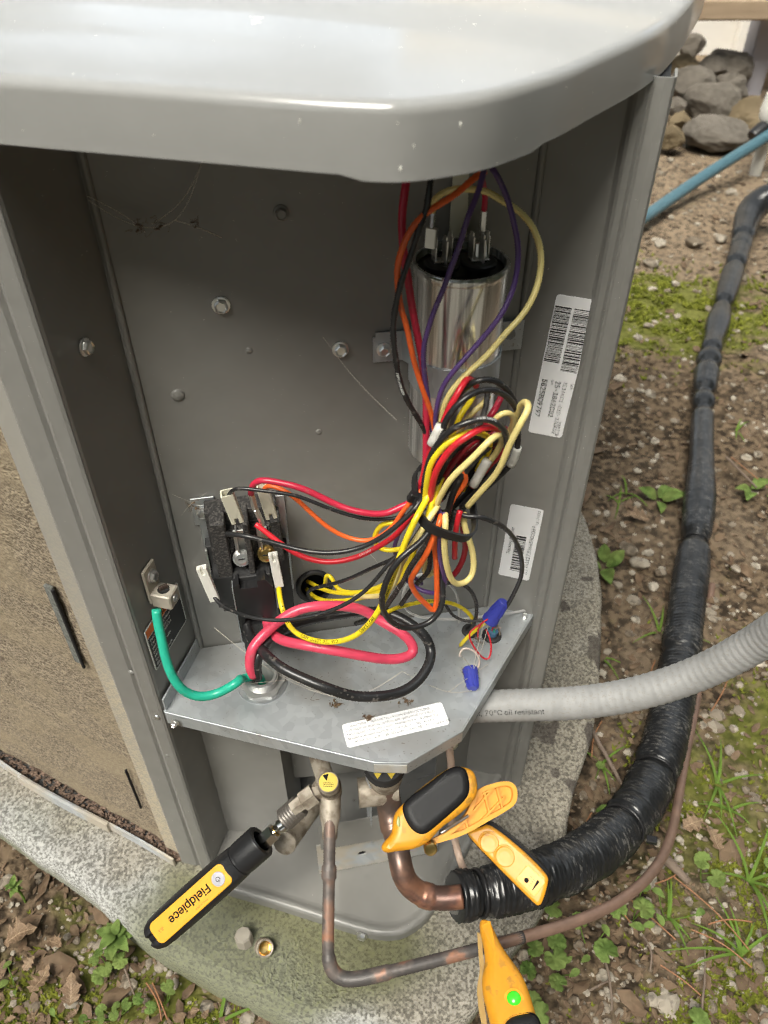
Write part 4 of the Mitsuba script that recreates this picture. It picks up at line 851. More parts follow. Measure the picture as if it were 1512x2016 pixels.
# coil: fuzzy dirty face, recessed between the post and the rail
c0, cd = fr(.0545, -.012), V(-.8910, .4540, 0)
cpl = [c0, c0 + cd * .12, c0 + cd * .24, c0 + cd * .31 + V(-.01, .02, 0), V(-.54, .64, 0), V(-.56, .74, 0), V(-.50, .92, 0), V(-.32, 1.06, 0), V(-.10, 1.10, 0), V(.10, 1.06, 0), V(.25, .95, 0), V(.25, .80, 0)]
cq = curve([p[:2] for p in cpl], .0035)
cz = np.linspace(.068, .742, 190)
CS, CZ = np.meshgrid(np.arange(len(cq)), cz, indexing='ij')
ctg = np.gradient(cq, axis=0)
ctg /= np.linalg.norm(ctg, axis=1, keepdims=True)
cn = np.stack([-ctg[:, 1], ctg[:, 0]], 1)
base = np.concatenate([np.repeat(cq[:, None], len(cz), 1), CZ[..., None]], -1)
dis = 0.0045 * (meshkit.fbm(base * 110, 4, 11) - 0.5) + 0.004 * (meshkit.fbm(base * 14, 2, 12) - 0.5)
base[..., :2] += dis[..., None] * cn[:, None]
nz = len(cz)
ii, jj = np.meshgrid(np.arange(len(cq) - 1), np.arange(nz - 1), indexing='ij')
A0, A1, B0, B1 = ii * nz + jj, ii * nz + jj + 1, (ii + 1) * nz + jj, (ii + 1) * nz + jj + 1
cf = np.concatenate([np.stack([A0, B1, A1], -1).reshape(-1, 3), np.stack([A0, B0, B1], -1).reshape(-1, 3)])
put(U, 'coil', tmesh(base.reshape(-1, 3), cf), COIL, smooth=True, label='coil face caked with brown felt-like dirt')
cnrm = V(-.4540, -.8910, 0)
put(U, 'coil_gap', bar(c0 + cd * .0135 + cnrm * .0035 + UP * .432, c0 + cd * .0135 + cnrm * .0035 + UP * .345, .0020, .0020, up=cnrm, b=.0003), DARKHOLE, smooth=False, label='dark upright slot in the dirty coil')
put(U, 'coil_gap', bar(c0 + cd * .014 + cnrm * .0035 + UP * .198, c0 + cd * .014 + cnrm * .0035 + UP * .130, .0012, .0025, up=cnrm, b=.0003), DARKHOLE, smooth=False)
# foam edge strip beside the slot
put(U, 'foam_strip', bar(c0 + cd * .0185 + cnrm * .0022 + UP * .433, c0 + cd * .0185 + cnrm * .0022 + UP * .348, .0075, .0030, up=cnrm, b=.001), FOAM, smooth=False, label='grey foam strip edging the slot')

# pan rail in front of the coil
rail = [V(-.2050, .3475, 0), V(-.2546, .3736, 0), V(-.3288, .4088, 0), V(-.4154, .4560, 0), V(-.51, .540, 0), V(-.555, .66, 0)]
rq = curve([p[:2] for p in rail], .01)
sp = int(len(rq) * .17)
put(U, 'pan_rail', strip_wall([tuple(x) for x in rq], .0615, .0740, .0022), GALVDK, smooth=40, label='grey steel pan rail under the coil')
put(U, 'rail_sleeve', strip_wall([tuple(x + V(-.0012, -.0022)) for x in rq[sp:int(len(rq) * .42)]], .0613, .0765, .0030), GALVDK, smooth=40)
# trough floor with leaf debris between rail and coil
tr = [tuple(x) for x in rq] + [tuple(x) for x in (cq[:int(.42 * len(cq))])[::-1]]
trp = Polygon(tr).buffer(0)
trp = max(getattr(trp, 'geoms', [trp]), key=lambda g: g.area)
put(U, 'pan_trough', prism(trp.exterior.coords, .0606, .0640), DUSTBLK, smooth=False)
db = []
for i in range(1500):
    a = rng.random() ** 1.4
    p = np.array([np.interp(a * len(rq) * .7, np.arange(len(rq)), rq[:, c]) for c in (0, 1)]) + V(.0175, .0175) * rng.uniform(.12, 1.0)
    ico = trimesh.creation.icosphere(0, rng.uniform(.0006, .0021))
    iv = np.asarray(ico.vertices) * (1 + .5 * (rng.random((len(ico.vertices), 1)) - .5)) * [rng.uniform(.8, 2.2), rng.uniform(.5, 1), rng.uniform(.25, .7)]
    th_ = rng.uniform(0, 6.28)
    iv = iv @ np.array([[math.cos(th_), math.sin(th_), 0], [-math.sin(th_), math.cos(th_), 0], [0, 0, 1]])
    ico.vertices = iv + [p[0], p[1], .0640 + rng.uniform(0, .004)]
    db.append(ico)
dk = put(U, 'debris', cat(db), DEBRIS, smooth=False)
labels[dk] = {'kind': 'stuff'}

# base pan corner in front of the opening
PAN = [(-.170, .3330), (-.1310, .3140), (-.0900, .3025), (-.0500, .2905), (-.0150, .2808), (.0020, .2785), (.0160, .2800), (.0300, .2868), (.0415, .2965), (.062, .326), (.092, .376), (.118, .425), (.130, .47), (.0, .52), (-.15, .50), (-.172, .40)]
pp = curve(PAN, .004, closed=True)
ptg = np.roll(pp, -1, 0) - np.roll(pp, 1, 0)
ptg /= np.linalg.norm(ptg, axis=1, keepdims=True)
pnn = np.stack([ptg[:, 1], -ptg[:, 0]], 1)
lay = [(0.0015, .0605), (0, .0610), (0, .0700), (.0007, .0725), (.0025, .0742), (.0050, .0745), (.0075, .0735), (.0095, .0712), (.014, .0708), (.025, .0708)]
rings = [np.c_[pp - pnn * i, np.full(len(pp), z)] for i, z in lay]
pcn = pp.mean(0)
for q in (.3, .6, .99):
    rings.append(np.c_[rings[len(lay) - 1][:, :2] * (1 - q) + pcn * q, np.full(len(pp), .0708)])
mm = len(pp)
f_ = []
for r in range(len(rings) - 1):
    j = np.arange(mm)
    A0, A1, B0, B1 = r * mm + j, r * mm + (j + 1) % mm, (r + 1) * mm + j, (r + 1) * mm + (j + 1) % mm
    f_ += [np.stack([A0, A1, B1], 1), np.stack([A0, B1, B0], 1)]
put(U, 'base_pan', tmesh(np.vstack(rings), np.vstack(f_)), PAINT, smooth=50, label='rounded grey base pan corner with a rolled rim')
put(U, 'pan_screw', hexscrew(V(-.0200, .2815, .0665), V(-.25, -.95, .05), .0034), STEEL, smooth=25)

# lower compartment: recessed front sheet, opening, valve plate
put(U, 'lower_panel', sheet(V(-.166, .3790, .072), V(-.0905, .3735, .072), V(-.0905, .3735, .318), V(-.166, .3790, .318)), PAINT, smooth=False)
put(U, 'lower_panel', sheet(V(-.0905, .3735, .072), V(-.086, .4200, .072), V(-.086, .4200, .318), V(-.0905, .3735, .318)), PAINT, smooth=False)
put(U, 'inner_panel', sheet(V(-.088, .402, .130), V(.004, .412, .130), V(.004, .412, .318), V(-.088, .402, .318)), PAINT, smooth=False)
put(U, 'inner_panel', sheet(V(.050, .400, .072), V(.0884, .4478, .072), V(.0884, .4478, .325), V(.050, .400, .325)), PAINT, smooth=False)
vp0, vp1 = V(-.062, .3345, 0), V(.052, .3560, 0)
vt = unit(vp1 - vp0)
vpl = trimesh.creation.extrude_polygon(Polygon([(0, .0725), (.116, .0725), (.116, .129), (0, .129)]).difference(Point(.0420, .0985).buffer(.0040, 14)), .0013, engine='earcut')
vv = np.asarray(vpl.vertices)
vnn = V(vt[1], -vt[0], 0)
vpl.vertices = vp0 + vv[:, :1] * vt + vv[:, 1:2] * UP + (vv[:, 2:] - .0013) * vnn
put(U, 'valve_plate', vpl, GALVDK, smooth=False, label='rust-stained steel valve plate with a round hole')
put(U, 'valve_plate', sheet(vp0 + vt * .004 + vnn * .003 + UP * .126, vp1 + vnn * .003 + UP * .126, vp1 + vnn * .001 + UP * .166, vp0 + vt * .004 + vnn * .001 + UP * .166), PAINT, smooth=False)
put(U, 'hole_lining', lathe(vp0 + vt * .0420 + UP * .0985 - vnn * .0125, vnn, [(0, 0), (0, .0046), (.0107, .0046)], 20), DARKHOLE, smooth=True)
# compressor dome and elbow seen inside the opening
put(U, 'compressor', lathe(V(-.03, .56, .07), UP, [(0, 0), (0, .095), (.15, .095), (.19, .085), (.215, .055), (.22, 0)], 32), BLACKM, smooth=40)
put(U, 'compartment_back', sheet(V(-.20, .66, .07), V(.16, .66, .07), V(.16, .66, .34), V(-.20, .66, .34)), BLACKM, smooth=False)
put(U, 'pipe_elbow', tube([V(.010, .385, .292), V(.020, .378, .270), V(.036, .372, .250), V(.060, .376, .238)], .0085, 14), IVORY, smooth=True, label='pale plastic elbow beside the suction valve')

# ------------------------------------------------------------------ shelf
SH = [(-.1490, .4012), (-.1655, .3420), (-.1640, .3405), (-.0072, .2992), (.0165, .2985), (.0574, .3245), (.0610, .3300), (.1255, .4372), (.1240, .4395), (.0905, .4470)]
pol = Polygon(SH).buffer(0)
mh = trimesh.creation.extrude_polygon(pol.difference(Point(-.0940, .3674).buffer(.0125, 24)), .0012, engine='earcut')
mh.apply_translation([0, 0, ZS - .0012])
lip = strip_wall([(-.1640, .3405), (-.0072, .2992), (.0165, .2985), (.0574, .3245), (.1250, .4370)], ZS - .0125, ZS - .0002, .0012)
put(U, 'shelf', cat([mh, lip]), GALV, smooth=False, label='galvanised steel shelf across the bottom of the opening')
put(U, 'shelf_flange', prism(np.array([(-.1495, .4000), (-.1645, .3425), (-.1632, .3421), (-.1482, .3996)]), ZS - .0002, ZS + .0135), GALV, smooth=False)
put(U, 'shelf_flange', tube([V(-.1640, .3408, ZS), V(-.0072, .2995, ZS), V(.0165, .2988, ZS), V(.0574, .3247, ZS), V(.1250, .4370, ZS)], .0009, 8, .02, False), GALV, smooth=True)
put(U, 'lip_slot', bar(V(-.0072, .2983, ZS - .006), V(.0165, .2977, ZS - .006), .0006, .0095), GALVDK, smooth=False)
# rear notch shadow hole in the shelf and screws
put(U, 'shelf_screw', hexscrew(V(.1180, .4345, ZS), UP, .0016), STEEL, smooth=25)
put(U, 'shelf_screw', hexscrew(V(-.1560, .3350, ZS - .004) , -E2, .0020), STEEL, smooth=25)

# screws on the panels
for s, z in ((.0583, .6239), (.1258, .5884)):
    put(U, 'panel_screw', hexscrew(B(s, 0.0002, z), NB, .0034), STEEL, smooth=25)
put(U, 'panel_screw', hexscrew(B(.0968, 0.0002, .6735), NB, .0028), PAINT, smooth=25)
put(U, 'panel_screw', hexscrew(LF + E2 * .0279 + E1 * .0004 + UP * .6218, E1, .0032), STEEL, smooth=25)
for s, z, r in ((.0707, .5932, .0022), (.0245, .5676, .0042), (.1090, .5286, .0022)):
    put(U, 'dimple', lathe(B(s, 0, z), NB, [(0, r), (r * .25, r * .92), (r * .42, r * .6), (r * .5, 0)], 20), PAINT, smooth=True)
put(U, 'rivet', lathe(fr(.0160, .0000) + UP * .372, -E2, [(0, .0024), (.0008, .0022), (.0013, .0012), (.0014, 0)], 16), PAINT, smooth=True)
put(U, 'rivet', lathe(fr(.0060, .0012) + UP * .3215, -E2, [(0, .0026), (.0008, .0024), (.0013, .0012), (.0014, 0)], 16), STEEL, smooth=True)
put(U, 'rivet', lathe(fr(.0080, .0012) + UP * .268, -E2, [(0, .0020), (.0006, .0018), (.001, .001), (.0011, 0)], 16), PAINT, smooth=True)


# ------------------------------------------------------------------ stickers
def sticker(name, p00, ax, ay, w, h, m, label, r=.0022, n=None):
    """a rounded label plate: p00 its lower left corner as it reads"""
    ax, ay = unit(ax), unit(ay)
    az = np.cross(ax, ay)
    pol = Polygon([(r, r), (w - r, r), (w - r, h - r), (r, h - r)]).buffer(r, quad_segs=5)
    ms = trimesh.creation.extrude_polygon(pol, .00025, engine='earcut')
    key = put(U, name, frame_mesh(ms, np.asarray(p00) + az * .0001, ax, ay, az), m, smooth=False, label=label)
    return key, np.asarray(p00) + az * .00036, ax, ay, az


def rects(rs, o, ax, ay, az, depth=.00008):
    return cat([frame_mesh(trimesh.creation.box(bounds=[[x0, y0, 0], [x1, y1, depth]]), o, ax, ay, az) for x0, y0, x1, y1 in rs])


def barcode(x0, x1, y0, y1, seed, unit_w):
    g = np.random.default_rng(seed)
    out, x = [], x0
    while x < x1 - 4 * unit_w:
        w = unit_w * g.choice([1, 1, 2, 3])
        out.append((x, y0, x + w, y1))
        x += w + unit_w * g.choice([1, 1, 2, 2])
    return out


# barcode sticker, reading downwards
tl, tr_, bl = RF + E1 * .0171 + UP * .6165, RF + E1 * .0400 + UP * .6150, RF + E1 * .0120 + UP * .5146
ax = unit(bl - tl)                       # reading direction: down
ay = unit(np.cross(-E2, ax))             # up of the text: towards the right
nst = -E2 * .0009
key, o, ax, ay, az = sticker('barcode_sticker', tl + nst, ax, ay, .1030, .0232, PAPER, 'white serial number sticker with two long barcodes on the right wall')
bc = barcode(.0075, .0480, .0005, .0105, 3, .00034) + barcode(.0075, .0530, .0122, .0228, 5, .00034)
put(key, 'bars', rects(bc, o, ax, ay, az), INK, smooth=False)
put(key, 'lettering', text_block([('M/N', .0595, .0208, .0016, False), ('EL16KC1-030-230A02', .0592, .0160, .0026, False), ('25-1862C02', .0590, .0110, .0032, True),
                                  ('S/N', .0590, .0082, .0016, False), ('5825B09797', .0590, .0022, .0034, True), ('PART "B"', .0900, .0185, .0022, False)], o, ax, ay, az), INK, smooth=False)
# tracking sticker, reading upwards
t2, b2 = RF + E1 * .0061 + UP * .4474, RF + E1 * .0040 + UP * .3697
ax = unit(t2 - b2)
ay = unit(np.cross(-E2, ax))
key, o, ax, ay, az = sticker('tracking_sticker', RF + E1 * .0302 + UP * .3695 + nst, ax, ay, .0765, .0250, PAPER, 'creased white tracking number sticker low on the right wall')
put(key, 'bars', rects(barcode(.0080, .0500, .0085, .0165, 9, .0006), o, ax, ay, az), INK, smooth=False)
put(key, 'lettering', text_block([('Tracking Number', .0250, .0190, .0026, False), ('(T) 241127.02445901069', .0060, .0030, .0030, False), ('LB-74733', .0610, .0020, .0020, False)], o, ax, ay, az), INK, smooth=False)
# caution sticker on the shelf
q0, q1 = V(-.0262, .3105, ZS), V(.0485, .3305, ZS)
ax = unit(q1 - q0)
ay = np.cross(UP, ax)
key, o, ax, ay, az = sticker('caution_sticker', q0 + UP * .0001, ax, ay, .0775, .0200, PAPER, 'white caution sticker with five lines of print on the shelf')
put(key, 'lettering', text_block([('CAUTION - SEE INSTALLATION INSTRUCTIONS', .0055, .0160, .0019, False), ('FOR PROPER INSTALLATION AND ROUTING OF FIELD', .0015, .0126, .0019, False),
                                  ('INSTALLED LOW VOLTAGE-THERMOSTAT WIRING TO', .0020, .0092, .0019, False), ('MAINTAIN SEPARATION FROM FIELD - INSTALLED', .0018, .0058, .0019, False),
                                  ('HIGH VOLTAGE WIRING AND COMPONENTS', .0060, .0024, .0019, False), ('100664-01', .0640, .0024, .0019, False)], o, ax, ay, az), INK, smooth=False)
# warning sticker on the left wall
w0 = LF + E2 * .0050 + UP * .3722 + E1 * .0008
ax, ay = E2, UP
key, o, ax, ay, az = sticker('warning_sticker', w0, ax, ay, .0500, .0430, INKW, 'black warning sticker with an orange band and pale border on the left wall')
put(key, 'panel', rects([(.0013, .0013, .0487, .0335)], o, ax, ay, az), LABELBK, smooth=False)
put(key, 'band', rects([(.0013, .0342, .0487, .0417)], o, ax, ay, az), ORANGEL, smooth=False)
o2 = o + az * .0001
put(key, 'heading', text_block([('WARNING', .0125, .0357, .0046, True)], o2, ax, ay, az), INK, smooth=False)
put(key, 'lettering', text_block([('Electric shock hazard.', .003, .0290, .0023, False), ('Can cause injury or', .003, .0248, .0023, False), ('death. Unit must be', .003, .0206, .0023, False),
                                  ('grounded in', .003, .0164, .0023, False), ('accordance with', .003, .0122, .0023, False), ('local codes.', .003, .0080, .0023, False), ('See instructions', .003, .0035, .0023, False)], o2, ax, ay, az), INKW, smooth=False)
# ------------------------------------------------------------------ capacitor and its strap
CAP = B(.1905, .0275, 0)
ct = .6500
k = thing('capacitor', 'round aluminium run capacitor strapped upright to the back panel', 'capacitor')
put(k, 'can', lathe(CAP + UP * .5240, UP, [(0, 0), (0, .0235), (.0012, .0255), (.003, .0262), (.1225, .0262), (.1235, .0268), (.1262, .0270), (.1275, .0262), (.1275, .0248), (.1235, .0244)], 64), CAN, smooth=40)
put(k, 'top', lathe(CAP + UP * (ct - .0038), UP, [(0, .0246), (.0002, 0)], 48), BLACKP, smooth=False)
cups = [CAP + TB * -.0115 + NB * .004, CAP + TB * .0085 + NB * .0055]
for i, c in enumerate(cups):
    cu = put(k, 'terminal_cup', lathe(c + UP * (ct - .0038), UP, [(0, .0062), (.003, .0062), (.004, .0094), (.0062, .0100), (.0072, .0092), (.0072, 0)], 28), BLACKP, smooth=40)
    for dx, dy in ((-.0042, -.002), (.0005, .0025), (.0042, -.002)):
        q = c + TB * dx + NB * dy + UP * (ct + .0032)
        put(cu, 'blade', cat([bar(q, q + UP * .0130, .0009, .0060, up=NB + TB * .2, b=.0002), bar(q + UP * .0125, q + UP * .0150, .0009, .0036, up=NB + TB * .2, b=.0002)]), STEEL, smooth=False)
    put(cu, 'bridge', bar(c + TB * -.005 + UP * (ct + .0040), c + TB * .005 + UP * (ct + .0040), .006, .0010), STEEL, smooth=False)
# strap
zs_ = .5930
ang = np.linspace(math.radians(200), math.radians(-20), 26)
arcp = [CAP + TB * (.0272 * math.cos(-a)) + NB * (.0272 * math.sin(a) if True else 0) for a in np.linspace(math.radians(-28), math.radians(208), 30)]
sv = []
inner = [np.array([CAP[0], CAP[1]]) + TB[:2] * (.0270 * math.cos(a)) + NB[:2] * (.0270 * math.sin(a)) for a in np.linspace(math.radians(-62), math.radians(242), 40)]
spl = [tuple((B(.2415, .0030, 0))[:2]), tuple((B(.2215, .0030, 0))[:2])] + [tuple(x) for x in inner[3:-3]] + [tuple((B(.1640, .0020, 0))[:2]), tuple((B(.1475, .0014, 0))[:2])]
put(k, 'strap', strip_wall(spl, zs_ - .0150, zs_ + .0050, .0008), GALV, smooth=40, label='grey steel strap round the capacitor')
put(k, 'strap_tab', obox(B(.1525, .0014, .5862), TB, UP, np.cross(TB, UP), .0135, .0175, .0010), GALV, smooth=False)
put(k, 'strap_tab', obox(B(.2320, .0014, .5880), TB, UP, np.cross(TB, UP), .0130, .0170, .0010), GALV, smooth=False)
put(k, 'strap_screw', hexscrew(B(.1525, .0020, .5862), NB, .0030), STEEL, smooth=25)
put(k, 'strap_screw', hexscrew(B(.2325, .0020, .5900), NB, .0030), PAINT, smooth=25)
# pale card standing behind the capacitor
k = thing('terminal_tag', 'pale paper strip standing behind the capacitor', 'paper strip')
put(k, None, sheet(B(.1890, .0060, .655), B(.1995, .0060, .655), B(.1985, .0040, .6960), B(.1900, .0040, .6960), .0006), IVORY, smooth=False)

# ------------------------------------------------------------------ contactor
k = thing('contactor', 'dusty black electrical contactor screwed to the back panel', 'contactor')


def cb(s0, s1, d0, d1, z0, z1, b=.0007):
    return obox(B((s0 + s1) / 2, (d0 + d1) / 2, (z0 + z1) / 2), TB, NB, np.cross(TB, NB), s1 - s0, d1 - d0, z1 - z0, b)


put(k, 'mounting_plate', cat([cb(.0215, .0820, .0005, .0022, .385, .4800), cb(.0185, .0345, .0006, .0020, .4620, .4860)]), ZINC, smooth=False)
put(k, 'plate_screw', hexscrew(B(.0255, .0022, .4735), NB, .0030), STEEL, smooth=25)
put(k, 'base', cat([cb(.0275, .0755, .002, .016, .3850, .4840), cb(.0305, .0405, .010, .030, .4350, .4850), cb(.0520, .0560, .010, .033, .4200, .4850), cb(.0700, .0770, .010, .026, .4400, .4780), cb(.0400, .0700, .012, .020, .4200, .4700)]), DUSTBLK, smooth=False)
put(k, 'side_block', cat([cb(.0262, .0400, .008, .030, .4050, .4360), cb(.0235, .0300, .004, .014, .4180, .4520), cb(.0680, .0800, .004, .020, .3780, .4420)]), BLACKM, smooth=False)
cov = Polygon([(.0395, .4360), (.0395, .3800), (.0425, .3740), (.0445, .3660), (.0480, .3660), (.0500, .3760), (.0580, .3770), (.0605, .3720), (.0665, .3760), (.0665, .4320), (.0620, .4400), (.0440, .4400)])
win = Polygon([(.0438, .3960), (.0572, .3960), (.0572, .4030), (.0438, .4030)])
mc = trimesh.creation.extrude_polygon(cov.difference(win).difference(Point(.0500, .4400).buffer(.0062, 10).union(Polygon([(.0438, .4440), (.0562, .4440), (.0562, .4340), (.0438, .4340)]))), .010, engine='earcut')
vv = np.asarray(mc.vertices)
mc.vertices = BP + vv[:, :1] * TB + vv[:, 1:2] * UP + (vv[:, 2:] + .0320) * NB
put(k, 'cover', mc, BLACKP, smooth=False, label='smooth black front cover with a small window')
put(k, 'core', cat([cb(.0400, .0660, .016, .0345, .3800, .4380), cb(.0425, .0590, .0300, .0350, .3925, .4050)]), BLACKM, smooth=False)
put(k, 'cover_clip', cat([cb(.0386, .0394, .0330, .0425, .3780, .4350), cb(.0666, .0700, .018, .0335, .4000, .4420)]), ZINC, smooth=False)
put(k, 'leg', cb(.0395, .0425, .016, .0330, .3480, .3800), BLACKM, smooth=False)
for s, z in ((.0478, .4490), (.0648, .4500)):
    sc = put(k, 'terminal_screw', lathe(B(s, .0265, z), NB * .8 + UP * .5, [(0, .0062), (.0008, .0062), (.0010, .0050), (.0034, .0048), (.0042, .0036), (.0040, 0)], 20), STEEL if s < .05 else GOLD, smooth=30)
    put(sc, 'slot', bar(B(s - .0026, .0298, z + .0017), B(s + .0026, .0298, z + .0017), .0010, .0012, up=NB), DARKHOLE, smooth=False)
for s in (.0440, .0600):
    put(k, 'terminal_strip', cat([cb(s, s + .0075, .0200, .0215, .4400, .4700), cb(s + .002, s + .0032, .0200, .0290, .4560, .4740)]), STEEL, smooth=False)
put(k, 'coil_tab', cat([cb(.0232, .0245, .010, .016, .4280, .4500)]), STEEL, smooth=False)


def spade(parent, p, q, w=.0062, h=.0042, m=WHITEP):
    """an insulated quick-connect housing from p to q, open at q, with a notch"""
    p, q = np.asarray(p, float), np.asarray(q, float)
    x = unit(q - p)
    y = unit(np.cross(NB, x))
    z = np.cross(x, y)
    a = m3.Manifold.cube([1, 1, 1], True)
    L = np.linalg.norm(q - p)
    body = m3.Manifold.hull_points(np.array([[sx * (L / 2), sy * (w / 2 - .0004 * e), sz * (h / 2 - .0004 * (1 - e))] for sx in (-1, 1) for sy in (-1, 1) for sz in (-1, 1) for e in (0, 1)]))
    body -= m3.Manifold.cube([L * .35, w - .0018, h - .0014], True).translate([L * .36, 0, 0])
    body -= m3.Manifold.cube([L * .22, w * .32, h], True).translate([-L * .42, 0, h * .3])
    mm_ = body.to_mesh()
    v = mm_.vert_properties[:, :3] @ np.stack([x, y, z]) + (p + q) / 2
    return put(parent, 'connector', tmesh(v, mm_.tri_verts), m, smooth=False)


# ------------------------------------------------------------------ wires
def wire(key, name, col, label, cat_='wire', n=12, group=None, print_=None, mat_=None, rough=None):
    r, pts = WIRES[key]
    k = thing(name, label, cat_, group)
    put(k, None, tube(pts, r, n, .0022, rough=rough), mat_ or WM[col], smooth=True)
    if print_:
        col_, items = print_
        for s0, string, h, off in items:
            put(k, 'printing', wrap_text(pts, r, s0, string, h, np.asarray(EYE) + np.asarray(off)), col_, smooth=False)
    return k


w = wire('crimson_long', 'crimson_wire', 'crimson', 'long crimson wire from under the lid that curls to the contactor top')
p = WIRES['crimson_long'][1][-1]
put(w, 'crimp', cat([bar(p, V(*p) + V(.0015, -.001, -.012), .0036, .0026), bar(V(*p) + V(.0015, -.001, -.011), V(*p) + V(.005, -.001, -.025), .0052, .0020)]), STEEL, smooth=False, label='bare tinned crimp terminal')
wire('black_printed', 'black_wire', 'black', 'ribbed black wire hanging from the lid left of the capacitor', rough=lambda s, a: .00013 * np.sin(s * 2400) + 0 * a,
     print_=(INKW, [(.100, '105°C 600V AWM', .0013, (-.1, 0, 0))]))
w = wire('orange_long', 'orange_wire', 'orange', 'long orange wire curving from the lid across the left of the capacitor')
wire('purple_left', 'purple_wire', 'purple', 'purple wire crossing straight down in front of the capacitor terminals')
wire('purple_right', 'purple_wire', 'purple', 'purple wire bowing round the right side of the capacitor')
w = wire('cream_arch', 'cream_wire', 'cream', 'cream wire arching over the capacitor and down its right side')
p = V(*WIRES['cream_arch'][1][0])
put(w, 'crimp', cat([bar(p, p + V(-.0005, -.002, -.008), .0024, .0024), bar(p + V(-.0005, -.002, -.0075), p + V(-.001, -.003, -.0185), .0062, .0030)]), STEEL, smooth=False, label='tinned flag terminal on the left capacitor cup')
w = wire('crimson_stub', 'crimson_wire', 'crimson', 'short crimson wire rising from the right capacitor terminal')
p = V(*WIRES['crimson_stub'][1][0])
put(w, 'crimp', cat([bar(p, p + V(0, -.001, -.011), .0032, .0030), bar(p + V(0, -.001, -.011), p + V(0, -.002, -.017), .0018, .0022), bar(p + V(0, -.002, -.0165), p + V(0, -.004, -.028), .0072, .0024)]), STEEL, smooth=False, label='tinned crimp terminal on the right capacitor cup')
wire('red_outer', 'red_wire', 'red', 'red wire leading the bundle left edge above the cable tie')
w = wire('black_outer', 'black_wire', 'black', 'black wire forming the outermost and highest loop of the bundle')
r, pts = WIRES['black_outer']
c = curve(pts, .0022)
put(w, 'sleeve', tube(c[int(len(c) * .70):int(len(c) * .82)], r + .0009, 12, .003, False), WHITEP, smooth=True, label='white printed sleeve on the black loop')
wire('black_middle', 'black_wire', 'black', 'black wire forming the second highest loop of the bundle')
wire('black_inner', 'black_wire', 'black', 'thick black wire looping in front across the middle of the bundle', print_=(INKW, [(.066, 'AWM 105°C', .0013, (0, 0, .3))]))
wire('yellow_loop', 'yellow_wire', 'yellow', 'yellow wire bending over beside the red loop in the bundle')
wire('red_inner', 'red_wire', 'red', 'bright red wire arching through the middle of the bundle')
wire('cream_inner', 'cream_wire', 'cream', 'cream wire making the front inner loop of the bundle')
wire('cream_outer', 'cream_wire', 'cream', 'cream wire making the large loop that sticks out furthest right')
wire('cream_back', 'cream_wire', 'cream', 'small cream wire loop behind the big cream loop')
wire('yellow_short', 'yellow_wire', 'yellow', 'short yellow wire showing between the black loops')
wire('cream_short', 'cream_wire', 'cream', 'short dusty cream wire end inside the black loops')
wire('black_printed_inner', 'black_wire', 'black', 'thin dusty black wire running down the middle inside the loops', mat_=DUSTBLK)
wire('red_short', 'red_wire', 'crimson', 'short thick red wire end standing up at the back of the bundle')
wire('orange_small', 'orange_wire', 'orange', 'small orange wire curl just above the cable tie')
wire('black_core', 'black_wire', 'black', 'black wire buried at the core of the upper bundle', group='black wires inside the bundle')
wire('black_core_two', 'black_wire', 'black', 'black wire buried at the core of the upper bundle', group='black wires inside the bundle')
wire('maroon_core', 'red_wire', 'maroon', 'dark red wire deep at the right inside the bundle')
w = wire('black_contactor_top', 'black_wire', 'black', 'thin black wire into the white connector at the contactor top left')
p = V(*WIRES['black_contactor_top'][1][-1])
spade(w, p + V(.0018, .004, -.0235), p + V(-.001, 0, .002), .0078, .0062, IVORY)
wire('fill_a', 'black_wire', 'black', 'black wire packed in the bundle behind the inner loops', group='packed black wires')
wire('fill_b', 'black_wire', 'black', 'black wire packed in the bundle behind the inner loops', group='packed black wires')
wire('fill_c', 'purple_wire', 'purple', 'purple wire packed in the middle of the bundle')
wire('fill_d', 'red_wire', 'maroon', 'dark red wire packed under the inner black loop')
wire('fill_e', 'orange_wire', 'orange', 'orange wire running through the bundle behind the red loop')
wire('fill_f', 'yellow_wire', 'yellow', 'yellow wire packed low in the bundle beside the cable tie')
w = wire('orange_contactor', 'orange_wire', 'orange', 'orange wire sagging left to the connector at the contactor top right')
p = V(*WIRES['orange_contactor'][1][-1])
spade(w, p + V(.0025, .0015, -.0225), p + V(-.0005, 0, .0035), .0075, .0060, IVORY)
wire('black_contactor_mid', 'black_wire', 'black', 'thick glossy black wire sagging to the contactor screw terminal')
wire('red_contactor', 'red_wire', 'red', 'red wire dipping below the thick black one to the contactor', print_=(INKW, [(.050, 'AWM 1015', .0012, (0, 0, .2))]))
w = wire('yellow_contactor', 'yellow_wire', 'yellow', 'yellow printed wire swinging low from the contactor right side', print_=(INK, [(.062, '1015  105°C  600V', .0020, (0, 0, .1)), (.100, 'AWM 18 AWG', .0020, (0, 0, .1)), (.140, 'CSA TEW 105°C  600V', .0020, (0, 0, .1)), (.186, 'VW-1  AWM', .0020, (0, 0, .1))]))
p = V(*WIRES['yellow_contactor'][1][-1])
spade(w, p + V(-.0016, .002, .0265), p + V(.0006, 0, -.0020), .0062, .0046)
w = wire('black_contactor_low', 'black_wire', 'black', 'thin black wire from the white connector low on the contactor left')
p = V(*WIRES['black_contactor_low'][1][-1])
spade(w, p + V(-.0042, .001, .0265), p + V(.0008, 0, -.0040), .0068, .0045)
wire('black_hole', 'black_wire', 'black', 'thin black wire hooked at the oval cable hole')
wire('yellow_hole_top', 'yellow_wire', 'yellow', 'upper yellow wire entering the oval cable hole')
wire('yellow_hole_low', 'yellow_wire', 'yellow', 'lower yellow wire entering the oval cable hole')
wire('yellow_hole_loop', 'yellow_wire', 'yellow', 'yellow wire with a small raised loop at the cable hole')
